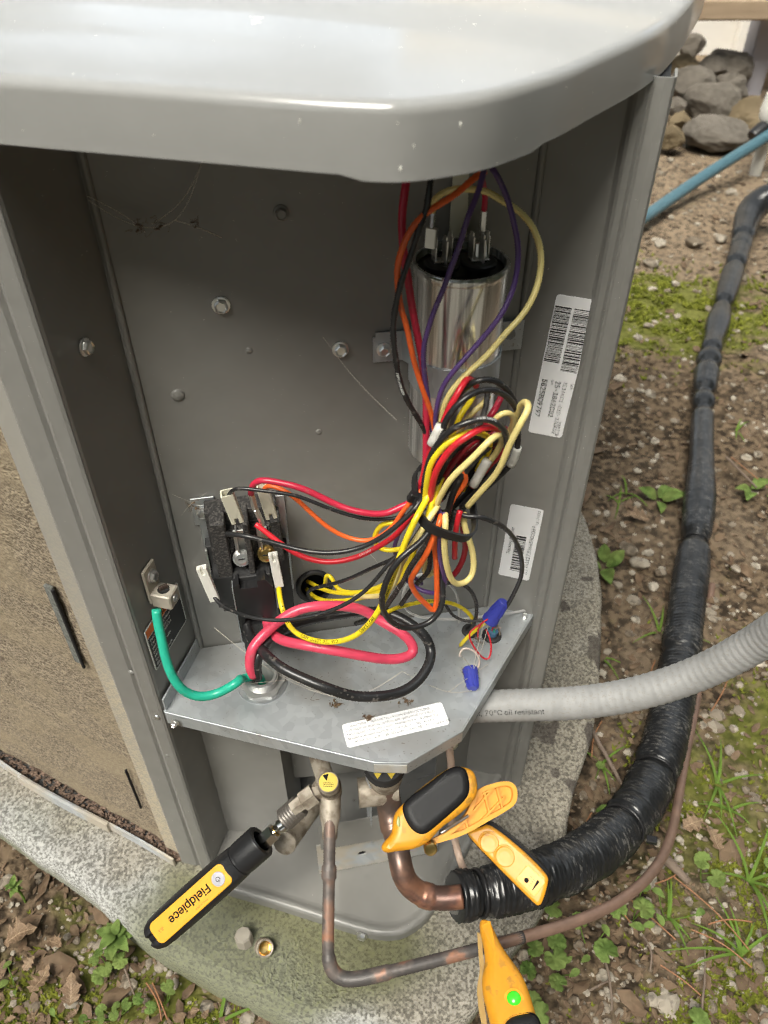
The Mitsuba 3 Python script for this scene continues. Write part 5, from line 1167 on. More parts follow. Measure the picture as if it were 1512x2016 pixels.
wire('yellow_side_loop', 'yellow_wire', 'yellow', 'yellow wire loop poking out left below the cable tie')
wire('purple_dark', 'purple_wire', 'purple', 'dark purple wire behind the yellow loop left below the tie')
wire('cream_lower_long', 'cream_wire', 'cream', 'cream wire running down left under the cable tie')
wire('black_big_loop', 'black_wire', 'black', 'black wire making the large round loop hanging under the bundle')
wire('orange_low_loop', 'orange_wire', 'orange', 'orange wire folded into a pointed loop under the bundle')
wire('purple_low', 'purple_wire', 'purple', 'purple wire hooking behind the orange pointed loop')
wire('cream_low_loop', 'cream_wire', 'cream', 'cream wire making the narrow hanging loop under the tie')
w = wire('red_low_loop', 'red_wire', 'red', 'short red wire end hanging inside the cream loop')
wire('maroon_low_loop', 'red_wire', 'maroon', 'dark red wire loop behind the hanging cream loop')
wire('black_fill_low', 'black_wire', 'black', 'dusty black wire hidden low at the back of the bundle', group='dusty black wires low in the bundle', mat_=DUSTBLK)
wire('black_fill_two', 'black_wire', 'black', 'dusty black wire hidden low at the back of the bundle', group='dusty black wires low in the bundle', mat_=DUSTBLK)
wire('cream_low_back', 'cream_wire', 'cream', 'dull cream wire bend behind the orange loop')
wire('black_to_nut', 'black_wire', 'black', 'black wire arcing over the tracking sticker to the blue wire nut')
wire('yellow_to_grommet', 'yellow_wire', 'yellow', 'thin printed yellow wire arching right above the shelf', print_=(INK, [(.012, '105°C', .0016, (0, 0, .2)), (.036, 'AWM VW-1', .0016, (0, 0, .2))]))
wire('black_speckled_low', 'black_wire', 'black', 'thin speckled black wire dropping into the round shelf grommet', mat_=DUSTBLK)
wire('black_speckled_loop', 'black_wire', 'black', 'thin speckled black wire lying in a curve behind the wire nut', mat_=DUSTBLK)
wire('yellow_nut', 'yellow_wire', 'yellow', 'short yellow wire from the blue wire nut lying on the shelf')
wire('red_thin', 'red_wire', 'red', 'hair-thin red wire curving from the tilted wire nut', 'thin wire', 8)
wire('red_thin_loop', 'red_wire', 'red', 'hair-thin red wire making a wide loop above the lying wire nut', 'thin wire', 8)
wire('white_thin', 'white_wire', 'white', 'thin white wire hooked above the lying blue wire nut', 'thin wire', 8)
wire('tie_ring', 'cable_strap', 'tie', 'grey plastic cable strap lying in a ring on the shelf', 'cable strap')
wire('pink_supply', 'supply_cable', 'pink', 'thick pink supply cable looped on the shelf', 'cable', 18, print_=(INK, [(.23, 'THHN', .0018, (0, 0, .2))]))
wire('black_supply', 'supply_cable', 'black', 'thick glossy black supply cable in a wide loop on the shelf', 'cable', 18)
w = wire('green_ground', 'ground_wire', 'green', 'green ground wire curving from the lug into the conduit fitting', 'wire', 16)

# cable tie round the bundle
ta, tb = V(*TIE[0]), V(*TIE[1])
tc = (ta + tb) / 2
tx = (tb - ta) / 2
axis = unit(V(.42, -.10, .9))
ty = unit(np.cross(axis, tx)) * .0270
tp = curve([tc + tx * math.copysign(abs(math.cos(a)) ** .62, math.cos(a)) + ty * math.copysign(abs(math.sin(a)) ** .62, math.sin(a)) for a in np.linspace(0, 2 * math.pi, 25)[:-1]], .003, closed=True)
tp = np.vstack([tp, tp[:1]])
aa = axis * .0030
tvv = np.vstack([tp + aa, tp - aa, tp * 1.0 - aa + (tc - tp) * .06, tp + aa + (tc - tp) * .06])
nt_ = len(tp)
tf = []
for q in range(4):
    j = np.arange(nt_ - 1)
    a_, b_ = q * nt_ + j, ((q + 1) % 4) * nt_ + j
    tf += [np.stack([a_, b_, b_ + 1], 1), np.stack([a_, b_ + 1, a_ + 1], 1)]
k = thing('cable_tie', 'black cable tie pulled round the middle of the wire bundle', 'cable tie')
put(k, None, tmesh(tvv, np.vstack(tf)), BLACKP, smooth=40)
put(k, 'head', obox(ta + V(.0, -.004, -.001), unit(tx), axis, unit(np.cross(unit(tx), axis)), .007, .0068, .0045), BLACKP, smooth=False)

# white wire markers in the bundle
for q, (a_, b_, lab) in enumerate(MARKERS):
    k = thing('wire_marker', lab, 'wire marker')
    put(k, None, tube([a_, (V(*a_) + V(*b_)) / 2, b_], .0029, 14, .004), WHITEP, smooth=True)


# wire nuts
def nut(a_, b_, r0, r1, label):
    a_, b_ = V(*a_), V(*b_)
    L = np.linalg.norm(b_ - a_)
    x = unit(b_ - a_)
    k = thing('wire_nut', label, 'wire nut')
    prof = [(0, 0), (0, r0 * .75), (.0008, r0 * .95), (L * .3, r0), (L * .92, r1), (L, r1 * .97), (L, r1 * .7), (L * .8, r1 * .6)]
    put(k, 'body', lathe(a_, x, prof, 28), BLUENUT, smooth=40)
    u = unit(np.cross(x, V(.2, .3, 1)))
    w_ = np.cross(x, u)
    for i in range(10):
        th = i / 10 * 2 * math.pi
        d = math.cos(th) * u + math.sin(th) * w_
        put(k, 'rib', bar(a_ + x * L * .06 + d * r0 * .96, a_ + x * L * .62 + d * (r0 + (r1 - r0) * .55), .0011, .0011, up=d, b=.0003), BLUENUT, smooth=False)
    return k


nut(*NUT1, 'blue wire nut standing tilted at the right end of the shelf')
nut(*NUT2, 'dusty blue wire nut lying on the shelf')

# grommets in the shelf with the thermostat cable
k = thing('shelf_grommet', 'round black rubber grommet in the shelf behind the tilted wire nut', 'grommet')
put(k, None, lathe(V(*GROM[0]), UP, [(0, .0072), (.0018, .0070), (.0026, .0058), (.0026, .0040), (.0002, .0034), (.0002, 0)], 28), BLACKM, smooth=40)
k = thing('thermostat_cable', 'cut blue thermostat cable stub poking up through its own black grommet', 'cable')
put(k, 'grommet', lathe(V(*GROM[1]), UP, [(0, .0080), (.0018, .0078), (.0028, .0062), (.0028, .0044)], 28), BLACKM, smooth=40)
put(k, 'jacket', tube([V(*GROM[1]), V(*GROM[1]) + UP * .006, V(*GROM[1]) + V(.001, -.002, .010)], .0040, 14), mat('jacket_blue', two(pr((0.10, 0.22, 0.36), 0.5))), smooth=True)
for q in range(4):
    o_ = V(*GROM[1]) + V(.001, -.002, .0095)
    put(k, 'strand', tube([o_, o_ + V(.002 * math.cos(q * 2), -.002 + .001 * q, .006), o_ + V(.004 * math.cos(q * 2 + .5), -.006, .010 - .003 * q)], .0007, 6), [WM['white'], WM['red'], WM['green'], TWIGM][q], smooth=True)

# conduit fitting
k = thing('conduit_fitting', 'grey threaded conduit fitting with a locknut on the shelf', 'conduit fitting')
FC = V(-.0940, .3674, ZS)
put(k, 'thread', lathe(FC, UP, [(-.03, .0125), (0, .0125)] + [(.0006 + i * .0011 + e * .00055, .0128 - .0009 * e) for i in range(9) for e in (0, 1)] + [(.0112, .0118), (.0112, .0100), (-.03, .0100)], 40), FITTING, smooth=30)
nutp = Polygon([( (.0175 if (i // 2) % 2 == 0 else .0158) * math.cos(i / 24 * 2 * math.pi), (.0175 if (i // 2) % 2 == 0 else .0158) * math.sin(i / 24 * 2 * math.pi)) for i in range(24)]).difference(Point(0, 0).buffer(.0126, 20))
ml = trimesh.creation.extrude_polygon(nutp, .0034, engine='earcut')
ml.apply_translation(FC + V(0, 0, .0002))
put(k, 'locknut', ml, FITTING, smooth=False)
put(k, 'washer', lathe(FC, UP, [(.0001, .0195), (.0012, .0192), (.0014, .0126)], 36), ZINC, smooth=False)
put(k, 'elbow', tube([FC + V(0, 0, -.03), FC + V(.001, 0, -.042), FC + V(.012, -.002, -.050), FC + V(.03, -.002, -.050)], .0145, 16), FITTING, smooth=True)

# ground lug
k = thing('ground_lug', 'silver ground lug with a copper wire end, screwed to the left wall', 'ground lug')
lg = LF + E2 * .0265 + UP * .4380
put(k, 'tang', obox(lg + UP * .0060 + E1 * .0018, E1, E2, UP, .0022, .0150, .0300), GALVDK, smooth=False)
blk = obox(lg + E1 * .0095 + UP * -.0060, E1, E2, UP, .0150, .0135, .0125, .0010)
put(k, 'block', blk, mat('lug_metal', two(pr((0.50, 0.46, 0.39), 0.4, metal=0.4))), smooth=False)
put(k, 'bore', lathe(lg + E1 * .0095 + UP * .0003, UP, [(0, .0042), (.0001, 0)], 20), DARKHOLE, smooth=False)
put(k, 'copper_end', cat([tube([lg + E1 * (.0085 + .001 * i) + E2 * (.0012 * (i - 1)) + UP * -.001, lg + E1 * (.0075 + .001 * i) + E2 * (.0012 * (i - 1)) + UP * .0035], .0009, 6) for i in range(4)]), COPPERB, smooth=True)
put(k, 'screw', hexscrew(lg + UP * .0120 + E1 * .0029, E1, .0033), STEEL, smooth=25)
put(k, 'set_screw', lathe(lg + E1 * .0170 + UP * -.0060, E1, [(0, .0030), (.0006, .0028), (.0007, .0012), (.0001, .0010), (.0001, 0)], 16), STEEL, smooth=30)
# ------------------------------------------------------------------ pipes, valves
k = thing('conduit', 'light grey flexible conduit running out to the right below the shelf', 'conduit')
put(k, None, tube(CONDUIT, .0128, 26, .0016, rough=lambda s, a: .00028 * np.sin(s * 1050) + .0002 * np.sin(a * 3 + s * 40)), CONDU, smooth=True)
put(k, 'printing', wrap_text(CONDUIT, .0131, .078, '60°C wet, 70°C oil resistant', .0042, (.25, 0, .55)), DUSTBLK, smooth=False)

ip = [V(*p) for p in INSUL]
ic = curve(ip, .0028)
isl = np.concatenate([[0], np.cumsum(np.linalg.norm(np.diff(ic, axis=0), axis=1))])
tie_s = [isl[np.argmin(np.linalg.norm(ic - V(*q), axis=1))] for q in INSUL_TIES]


def ins_r(s, L):
    r = float(np.interp(s, [0, .012, .10, .25, .5, .8, 1.2, 1.8, L - .35, L - .2], [.0195, .0212, .0228, .0242, .0242, .0222, .0215, .0215, .0230, .0330]))
    r += .0026 * math.sin(s * 23 + 2 * math.sin(s * 9)) * min(1, max(0, (s - .5) * 2))
    for t_ in tie_s:
        r -= (.0078 if t_ > .7 else .0045) * math.exp(-((s - t_) / (.007 if t_ < .6 else .013)) ** 2)
    return r


def ins_rough(S, A):
    q = np.stack([S * 160, np.cos(A) * 1.1, np.sin(A) * 1.1], -1)
    q2 = np.stack([S * 60, np.cos(A) * 2.2, np.sin(A) * 2.2], -1)
    amp = np.clip(1.25 - S * 1.0, .25, 1.2)
    return amp * (.0032 * (meshkit.fbm(q, 3, 21) - .5) + .0030 * (meshkit.fbm(q2, 3, 22) - .5) + .0007 * np.sin(S * 1250 + 2.5 * np.sin(A + S * 9)))


k = thing('insulated_pipe', 'black insulated suction pipe wrapped in ribbed foam, running over the soil', 'insulated pipe')
jm = tube(ip, ins_r, 40, .0016, rough=ins_rough)
jv = np.asarray(jm.vertices)
nrow = (len(jv) - 2) // 40
juv = np.zeros((len(jv), 2))
juv[:-2, 0] = np.repeat(np.arange(nrow) * .0016, 40)
ja = np.tile(np.arange(40), nrow) / 40
juv[:-2, 1] = np.abs(ja - .5)
put(k, 'jacket', jm, WRAP, smooth=True, uv=juv)
for q in (0, 1, 2, 4):
    i = int(np.argmin(abs(isl - tie_s[q])))
    t_, u_, w_ = frames(ic)
    rr = ins_r(isl[i], 1) + .0022
    th = np.linspace(0, 2 * math.pi, 41)
    put(k, 'cable_tie', tube(ic[i] + rr * (np.cos(th)[:, None] * u_[i] + np.sin(th)[:, None] * w_[i]), .0017, 8, .01, False), BLACKP, smooth=True)
put(k, 'tie_tail', obox(V(*INSUL_TIES[1]) + V(.022, -.020, .010), V(1, -.3, .2), V(.3, 1, 0), V(-.2, 0, 1), .010, .007, .006), BLACKP, smooth=False)

k = thing('suction_pipe', 'thick warm copper pipe bending from the valve into the insulation', 'copper pipe')
put(k, 'tube', tube(SUCT, lambda s, L: .0097 + .0012 * (s < .055) + .0009 * (.118 < s < .128), 28, .002), COPPERB, smooth=True)
put(k, 'valve_body', lathe(V(*SUCT_TOP[1]), V(*SUCT_TOP[0]) - V(*SUCT_TOP[1]) + V(0, -.012, .02), [(-.022, .0100), (-.012, .0135), (0, .0150), (.014, .0150), (.018, .0165), (.030, .0165), (.033, .0155), (.034, 0)], 30), BRASS, smooth=35)
ax_ = unit(V(*SUCT_TOP[0]) - V(*SUCT_TOP[1]) + V(0, -.012, .02))
capc = V(*SUCT_TOP[1]) + ax_ * .0345
cx_ = unit(np.cross(ax_, V(0, 1, .3)) * -1)
cy_ = np.cross(ax_, cx_)
put(k, 'cap', lathe(capc - ax_ * .012, ax_, [(0, .0172), (.010, .0172), (.0122, .0160), (.0123, 0)], 30), BLACKM, smooth=35, label='black valve cap with yellow warning triangles')
put(k, 'warning_mark', cat([frame_mesh(trimesh.creation.extrude_polygon(Polygon([(x, -.0092), (x + .0066, -.0092), (x + .0033, -.0140)]), .0002, engine='earcut'), capc + ax_ * .0005, cx_, cy_, ax_) for x in (-.0088, .0022)]), YSTICK, smooth=False)
put(k, 'valve_bracket', sheet(V(-.0155, .3500, .118), V(-.0120, .3420, .118), V(-.0120, .3420, .226), V(-.0155, .3500, .226), .0015), GALV, smooth=False)

k = thing('liquid_line', 'thin aged copper line dropping from the service valve and bending right over the pad', 'copper pipe')
put(k, 'tube', tube(LIQ[:13], lambda s, L: .0048 + .0012 * (.052 < s < .062) + .0008 * (s > .118) * (s < .175), 20, .002), COPPER, smooth=True)
put(k, 'run', tube(LIQ[9:], .0047, 18, .004), LINEP, smooth=True)
k = thing('thermostat_lead', 'beige cable hanging below the shelf behind the black clamp', 'cable')
put(k, None, tube(TCABLE, .0033, 12), mat('cable_beige', two(pr((0.44, 0.33, 0.26), 0.5))), smooth=True)

k = thing('service_valve', 'brass service valve with a round yellow warning sticker on its cap', 'service valve')
a_, b_, c_, pq, hx, up_ = [V(*q) for q in LV]
va = unit(V(-.01, -.30, .95))
cen = b_ + V(0, .002, .004)
put(k, 'body', cat([lathe(cen - va * .020, va, [(0, .0070), (.004, .0088), (.020, .0092), (.026, .0092)], 24), lathe(V(*LIQ[0]) + V(0, .012, .005), V(*LIQ[1]) - V(*LIQ[0]), [(0, .0085), (.026, .0085), (.034, .0066), (.044, .0060), (.044, 0)], 22)]), BRASS, smooth=35)
put(k, 'cap', lathe(cen + va * .004, va, [(0, .0080), (.0015, .0086), (.0145, .0086), (.0160, .0078), (.0161, 0)], 28), BRASS, smooth=35)
st = cen + va * .0203
sx_ = unit(np.cross(V(0, .9, .4), va))
sy_ = np.cross(va, sx_)
put(k, 'sticker', lathe(st - va * .0001, va, [(0, .0074), (.0003, .0072), (.0004, 0)], 28), YSTICK, smooth=False, label='round yellow warning sticker')
put(k, 'warning_mark', frame_mesh(cat([trimesh.creation.extrude_polygon(Polygon([(-.0042, .0048), (-.0004, .0058), (-.0014, .0014)]).buffer(.0003), .0002, engine='earcut')] + [trimesh.creation.box(bounds=[[-.0042, y, 0], [.0042, y + .0003, .00015]]) for y in (-.0010, -.0024, -.0038)]), st + va * .0003, sx_, sy_, va), INK, smooth=False)
put(k, 'side_port', cat([bar(cen - va * .008, pq + V(.002, 0, .002), .0080, .0080), lathe(pq + V(.004, .001, .002), hx - pq, [(0, .0088), (.0115, .0088), (.0125, .0066), (.022, .0060)], 6)]), BRASS, smooth=False)
put(k, 'stub', tube([cen + V(-.004, .006, .000), up_ + V(0, 0, .055), up_ + V(-.006, .02, .02)], .0075, 14), BRASS, smooth=True)
put(k, 'rear_coupling', lathe(V(-.022, .345, .205), V(1, .12, 0), [(0, 0), (0, .0125), (.020, .0125), (.024, .0105), (.034, .0105), (.034, 0)], 24), BRASS, smooth=35)
put(k, 'stub', tube([V(-.086, .318, .168), V(-.075, .345, .155), V(-.052, .36, .19)], .010, 16), BRASS, smooth=True)

# ------------------------------------------------------------------ pressure probe on the valve port
P_ = [V(*q) for q in PROBE]
dirp = unit(P_[6] - P_[5])
k = thing('pressure_probe', 'black and yellow pressure probe screwed to the liquid valve port', 'pressure probe')
put(k, 'knurled_coupler', lathe(P_[0], dirp, [(0, 0), (0, .0088), (.002, .0096)] + [(.002 + i * .0013, .0096 - .0005 * (i % 2)) for i in range(1, 13)] + [(.0190, .0080), (.0200, 0)], 26), KNURL, smooth=30)
put(k, 'stem', lathe(P_[2] - dirp * .002, dirp, [(0, 0), (0, .0058), (.004, .0060), (.006, .0045), (.011, .0036), (.022, .0036), (.022, 0)], 22), CHROME, smooth=30)
put(k, 'seal', lathe(P_[2] + dirp * .0065, dirp, [(0, .0046), (.001, .0050), (.003, .0050), (.004, .0042)], 20), GOLD, smooth=30)
put(k, 'hex_nut', lathe(P_[3], dirp, [(0, 0), (0, .0064), (.001, .0074), (.0130, .0074), (.0140, .0066), (.024, .0060), (.024, 0)], 6), CHROME, smooth=False)
L_ = np.linalg.norm(P_[6] - P_[5])
view = unit(V(*EYE) - (P_[5] + P_[6]) / 2)
pn_ = unit(view - dirp * np.dot(view, dirp))
pu_ = np.cross(pn_, dirp)
RS = .87
rows = [(-.004, .0105), (-.0042, .0150), (-.003, .0160), (.016, .0158), (.018, .0153), (.0182, .0147), (.0200, .0147), (.0202, .0155), (.030, .0158), (.070, .0158), (L_ - .016, .0152), (L_ - .006, .0142), (L_ - .001, .0118), (L_, .0085), (L_, 0)]
rows = [(a, b * RS) for a, b in rows]
pb = lathe(P_[5], dirp, rows, 48)
v = np.asarray(pb.vertices) - P_[5]
x_, y_, z_ = v @ dirp, v @ pu_, v @ pn_
# rounded-square section: flatten the face that carries the panel
fl = np.clip((x_ - .021) / .012, 0, 1)
z_ = np.where(z_ > .0103, z_ * (1 - fl) + fl * (.0103 + (z_ - .0103) * .12), z_)
y_ = y_ * (1 + .05 * fl)
notch = (x_ > L_ - .010) & (abs(y_) < .003) & (z_ > .006)
z_ = np.where(notch, z_ - .0035, z_)
pb.vertices = P_[5] + x_[:, None] * dirp + y_[:, None] * pu_ + z_[:, None] * pn_
put(k, 'body', pb, BLACKP, smooth=40)
pan = Polygon([(.0300, -.0074), (L_ - .0105, -.0074), (L_ - .0105, .0074), (.0300, .0074)]).buffer(-.003).buffer(.006 - .003 + .002, quad_segs=6)
pc_ = np.array(pan.exterior.coords)[:-1]
o_ = P_[5] + pn_ * .0098
put(k, 'panel', pillow(pc_, o_, dirp, pu_, pn_, .0019, .0010, 3), YPANEL, smooth=50, label='yellow face panel with black lettering')
o_ = o_ + pn_ * .0019
put(k, 'button', lathe(o_ + dirp * .0375, pn_, [(0, .0058), (.0006, .0056), (.0009, .0046), (.0010, 0)], 26), BUTTON, smooth=40, label='round pale grey power button')
ring = Point(0, 0).buffer(.0020, 12).difference(Point(0, 0).buffer(.0015, 12)).difference(Polygon([(-.0006, 0), (.0006, 0), (.0006, .004), (-.0006, .004)])).union(Polygon([(-.00025, .0002), (.00025, .0002), (.00025, .0022), (-.00025, .0022)]))
put(k, 'power_mark', frame_mesh(cat([trimesh.creation.extrude_polygon(g, .0001, engine='earcut') for g in getattr(ring, 'geoms', [ring])]), o_ + dirp * .0375 + pn_ * .00102, dirp, pu_, pn_), INK, smooth=False)
tx_ = dirp
ty_ = np.cross(pn_, tx_)
put(k, 'lettering', text_block([('Fieldpiece', .0468, -.0034, .0064, True)], o_ + pn_ * .00005, tx_, ty_, pn_), INK, smooth=False)
IB = mat('ink_brown', two(pr((0.33, 0.15, 0.03), 0.6)))
for tt_ in (('JL3', L_ - .0195, -.0010, .0022, True), ('PRESSURE PROBE', .0540, .0055, .0011, False)):
    put(k, 'small_lettering', text_block([tt_], o_ + pn_ * .00005, tx_, ty_, pn_), IB, smooth=False)
put(k, 'indicator', lathe(P_[5] + dirp * (L_ - .0055) + pn_ * .0082 - pu_ * .004, pn_ + dirp * .5, [(0, .0011), (.0012, .0009), (.0016, 0)], 14), REDLED, smooth=True, label='small red indicator light')


# ------------------------------------------------------------------ pipe clamps
def P3(fr_, xy, z=0.0):
    o, x, y, n = [V(*q) for q in fr_]
    return o + x * xy[0] + y * xy[1] + n * z


def ol(pts, step=.0012):
    return curve(pts, step, closed=True)


k = thing('pipe_clamp', 'yellow pipe clamp probe with a black rubber handle gripping the copper suction pipe', 'pipe clamp')
fo, fx, fy, fn_ = [V(*q) for q in C1F]
put(k, 'upper_jaw', pillow(ol(C1_BODY), fo + fn_ * -.006, fx, fy, fn_, .017, .0062, 5), YBODY, smooth=60)
put(k, 'grip', pillow(ol(C1_PAD), fo + fn_ * .0065, fx, fy, fn_, .0090, .0060, 6), RUBBER, smooth=60, label='black rubber grip pad')
bl = Polygon(ol(C1_LOW)).buffer(0)
inn = bl.buffer(-.0034)
o_ = fo + fn_ * -.0195
put(k, 'lower_jaw', frame_mesh(cat([trimesh.creation.extrude_polygon(bl.buffer(-.0012), .0030, engine='earcut')]), o_, fx, fy, fn_), YBODY, smooth=30, label='ribbed yellow lower handle')
rim = bl.difference(inn)
for g in getattr(rim, 'geoms', [rim]):
    put(k, 'rim', frame_mesh(trimesh.creation.extrude_polygon(g, .0105, engine='earcut'), o_ + fn_ * .0008, fx, fy, fn_), YBODY, smooth=30)
for a0_, b0_ in (((.052, .010), (.074, .033)), ((.060, .006), (.082, .026)), ((.048, .019), (.080, .036)), ((.0700, .0120), (.0660, .0320)), ((.0800, .018), (.0760, .036)), ((.052, .0045), (.049, .015))):
    seg = bl.intersection(__import__('shapely').LineString([a0_, b0_]).buffer(.0007))
    if seg.area > 1e-7:
        for g in getattr(seg, 'geoms', [seg]):
            put(k, 'stiffener', frame_mesh(trimesh.creation.extrude_polygon(g, .0065, engine='earcut'), o_ + fn_ * .0025, fx, fy, fn_), YBODY, smooth=False)
put(k, 'pivot', lathe(P3(C1F, C1_MISC[0], -.004), V(*C1F[3]) + V(0, -.5, 0), [(0, .0050), (.0060, .0050), (.0068, .0042), (.0066, .0028), (.0066, 0)], 20), GOLD, smooth=30)
put(k, 'spring', tube([P3(C1F, C1_MISC[1], -.004), P3(C1F, C1_MISC[2], -.004)], .0012, 10, .01), CHROME, smooth=True)
led = np.array(C1_LED)
put(k, 'indicator', pillow(curve(led, .0005, closed=True), fo + fn_ * .0095, fx, fy, fn_, .0018, .0009, 3), LENSDIM, smooth=60, label='unlit olive indicator lens')
put(k, 'embossing', text_block([('FIELDPIECE', 0, 0, .0034, True)], P3(C1F, (.0150, .0205), .0153), unit(fx * .72 + fy * .64), unit(fy * .72 - fx * .64), fn_), BLACKP, smooth=False)

k = thing('pipe_clamp', 'yellow pipe clamp probe with a glowing green light, biting the thin copper line', 'pipe clamp')
fo, fx, fy, fn_ = [V(*q) for q in C2F]
put(k, 'upper_jaw', pillow(ol(C2_BODY), fo + fn_ * -.002, fx, fy, fn_, .020, .0085, 6), YBODY, smooth=60)
put(k, 'grip', pillow(ol(C2_PAD), fo + fn_ * .0125, fx, fy, fn_, .0090, .0060, 6), RUBBER, smooth=60)
put(k, 'lower_jaw', pillow(ol(C2_JAW), fo + fn_ * -.016, fx, fy, fn_, .014, .0030, 3), mat('tool_yellow_dirty', two(pr((0.38, 0.25, 0.09), 0.6))), smooth=60)
lc_ = P3(C2F, C2_LED[0], .0176)
put(k, 'bezel', lathe(lc_ - fn_ * .0010, fn_ + V(0, -.25, 0), [(0, .0072), (.0012, .0070), (.0016, .0056), (.0008, .0050)], 28), YPANEL, smooth=40)
key = put(k, 'indicator', lathe(lc_, fn_ + V(0, -.25, 0), [(0, .0050), (.0008, .0048), (.0018, .0036), (.0024, .0018), (.0025, 0)], 24), GREENLED, smooth=True, label='glowing green indicator light')
scene[key]['emitter'] = {'type': 'area', 'radiance': {'type': 'rgb', 'value': [0.002, 0.018, 0.001]}}

# ------------------------------------------------------------------ handheld meter lying on the insulated pipe
k = thing('handheld_meter', 'slim yellow handheld meter with scalloped grip and black back, lying on the insulated pipe', 'meter')
fo, fx, fy, fn_ = [V(*q) for q in MF]
mb = Polygon(M_BODY).buffer(-.002).buffer(.002, quad_segs=4)
pc_ = curve(np.array(mb.exterior.simplify(.0004).coords)[:-1], .0012, closed=True)
q0_, q1_ = np.array(M_MISC[5]), np.array(M_MISC[6])
md = unit(q1_ - q0_)
mn = np.array([-md[1], md[0]])


def inplane(a, b):
    """a along the meter, b across"""
    return q0_ + md * a + mn * b


grip_cut = [Point(*(np.array(M_MISC[i]))).buffer(.0085, 24) for i in (0, 1)]
front = pillow(np.array(Polygon(pc_).buffer(-.0012).exterior.coords)[:-1], fo + fn_ * -.002, fx, fy, fn_, .0085, .0030, 4)
put(k, 'front_shell', front, YBODY, smooth=60)
back_ol = np.array(Polygon(pc_).buffer(.0008).exterior.coords)[:-1]
put(k, 'back_shell', pillow(back_ol, fo + fn_ * -.020, fx, fy, fn_, .0185, .0045, 4), BLACKP, smooth=60)
Lm = np.linalg.norm(q1_ - q0_)
for i in (0, 1):
    c2_ = np.array(M_MISC[i])
    th = np.linspace(math.radians(125), math.radians(325), 26) - math.radians(0)
    base_a = math.atan2(md[1], md[0])
    pts = [P3(MF, c2_ + .0088 * (math.cos(base_a + a) * md * 0 + np.array([math.cos(base_a + a - math.radians(45)), math.sin(base_a + a - math.radians(45))])), .0066) for a in th]
    put(k, 'grip_ridge', tube(pts, lambda s, L: .0010 * math.sin(math.pi * min(max(s / L, .04), .96)), 8, .01, False), YBODY, smooth=True)
    put(k, 'grip_dish', lathe(P3(MF, c2_, .0058), fn_, [(0, .0082), (.0009, .0078), (.0012, .0070), (.0006, .0040), (.0004, 0)], 30), YBODY, smooth=60)
put(k, 'panel', pillow(np.array(Polygon([tuple(inplane(Lm * .70, -.0065)), tuple(inplane(Lm * .93, -.0065)), tuple(inplane(Lm * .93, .0060)), tuple(inplane(Lm * .70, .0060))]).buffer(.0015, quad_segs=5).exterior.coords)[:-1], fo + fn_ * .0058, fx, fy, fn_, .0011, .0005, 2), YPANEL, smooth=40, label='bright yellow control panel')
put(k, 'button', lathe(P3(MF, M_MISC[2], .0069), fn_, [(0, .0019), (.0006, .0017), (.0007, 0)], 18), INK, smooth=30)
tri = Polygon([(0, 0), (.0090, 0), (.0090, .0022), (0, .0004)])
ma3 = unit(fx * md[0] + fy * md[1])
mb3 = unit(fx * mn[0] + fy * mn[1])
put(k, 'signal_mark', frame_mesh(trimesh.creation.extrude_polygon(tri, .0002, engine='earcut'), P3(MF, inplane(Lm * .895, -.0050), .0070), mb3, -ma3, fn_), INK, smooth=False)
put(k, 'printing', cat([frame_mesh(trimesh.creation.box(bounds=[[x, y, 0], [x + .0016, y + .00035, .0001]]), P3(MF, inplane(Lm * .78, 0), .0070), ma3, mb3, fn_) for x in (0, .0032) for y in (-.004, -.002, 0, .002)]), mat('ink_faded', two(pr((0.35, 0.17, 0.03), 0.6))), smooth=False)

# ------------------------------------------------------------------ two valve caps on the pad
for q, lab in zip(CAPS, ('grey hexagonal valve cap standing on the mossy pad', 'grey valve cap lying tipped with its brass threads showing')):
    k = thing('valve_cap', lab, 'valve cap')
    q = V(*q)
    if 'tipped' in lab:
        ax_ = unit(V(.25, -.35, .75))
        put(k, 'shell', lathe(q + V(.004, -.001, -.001) - ax_ * .008, ax_, [(0, 0), (0, .0068), (.0015, .0078), (.0150, .0078), (.0156, .0070), (.0150, .0058)], 26), BRASS, smooth=35)
        put(k, 'bore', lathe(q + V(.004, -.001, -.001) - ax_ * .008, ax_, [(.0152, .0060), (.0135, .0054), (.0120, .0056), (.0105, .0052), (.0090, .0054), (.0050, .0050), (.0045, 0)], 26), GOLD, smooth=35)
    else:
        put(k, 'shell', lathe(q + V(0, .001, -.0058), V(-.05, .1, 1), [(0, 0), (0, .0072), (.0010, .0082), (.0125, .0080), (.0145, .0068), (.0148, 0)], 8), mat('cap_grey', two(pr((0.33, 0.30, 0.25), 0.6, metal=0.2))), smooth=False)
# ------------------------------------------------------------------ garden: rocks, wall, hose
def rock_mesh(c, r, seed, sq=(1, 1, .8), sub=4, amp=.30):
    m = trimesh.creation.icosphere(sub)
    v = np.asarray(m.vertices)
    g = np.random.default_rng(seed)
    for _ in range(8):                    # cut flats
        n = unit(g.normal(size=3))
        d = g.uniform(.60, .88)
        s = v @ n
        v = np.where((s > d)[:, None], v - (s - d)[:, None] * n * .85, v)
    v = v * (1 + amp * (meshkit.fbm(v * 1.6 + seed * 3.7, 3, seed)[:, None] - .5) + .05 * (meshkit.fbm(v * 9 + seed, 2, seed + 1)[:, None] - .5))
    a = g.uniform(0, 6.28)
    v = v * np.array(sq)
    v = v @ np.array([[math.cos(a), math.sin(a), 0], [-math.sin(a), math.cos(a), 0], [0, 0, 1]])
    m.vertices = v * r + np.asarray(c)
    return m


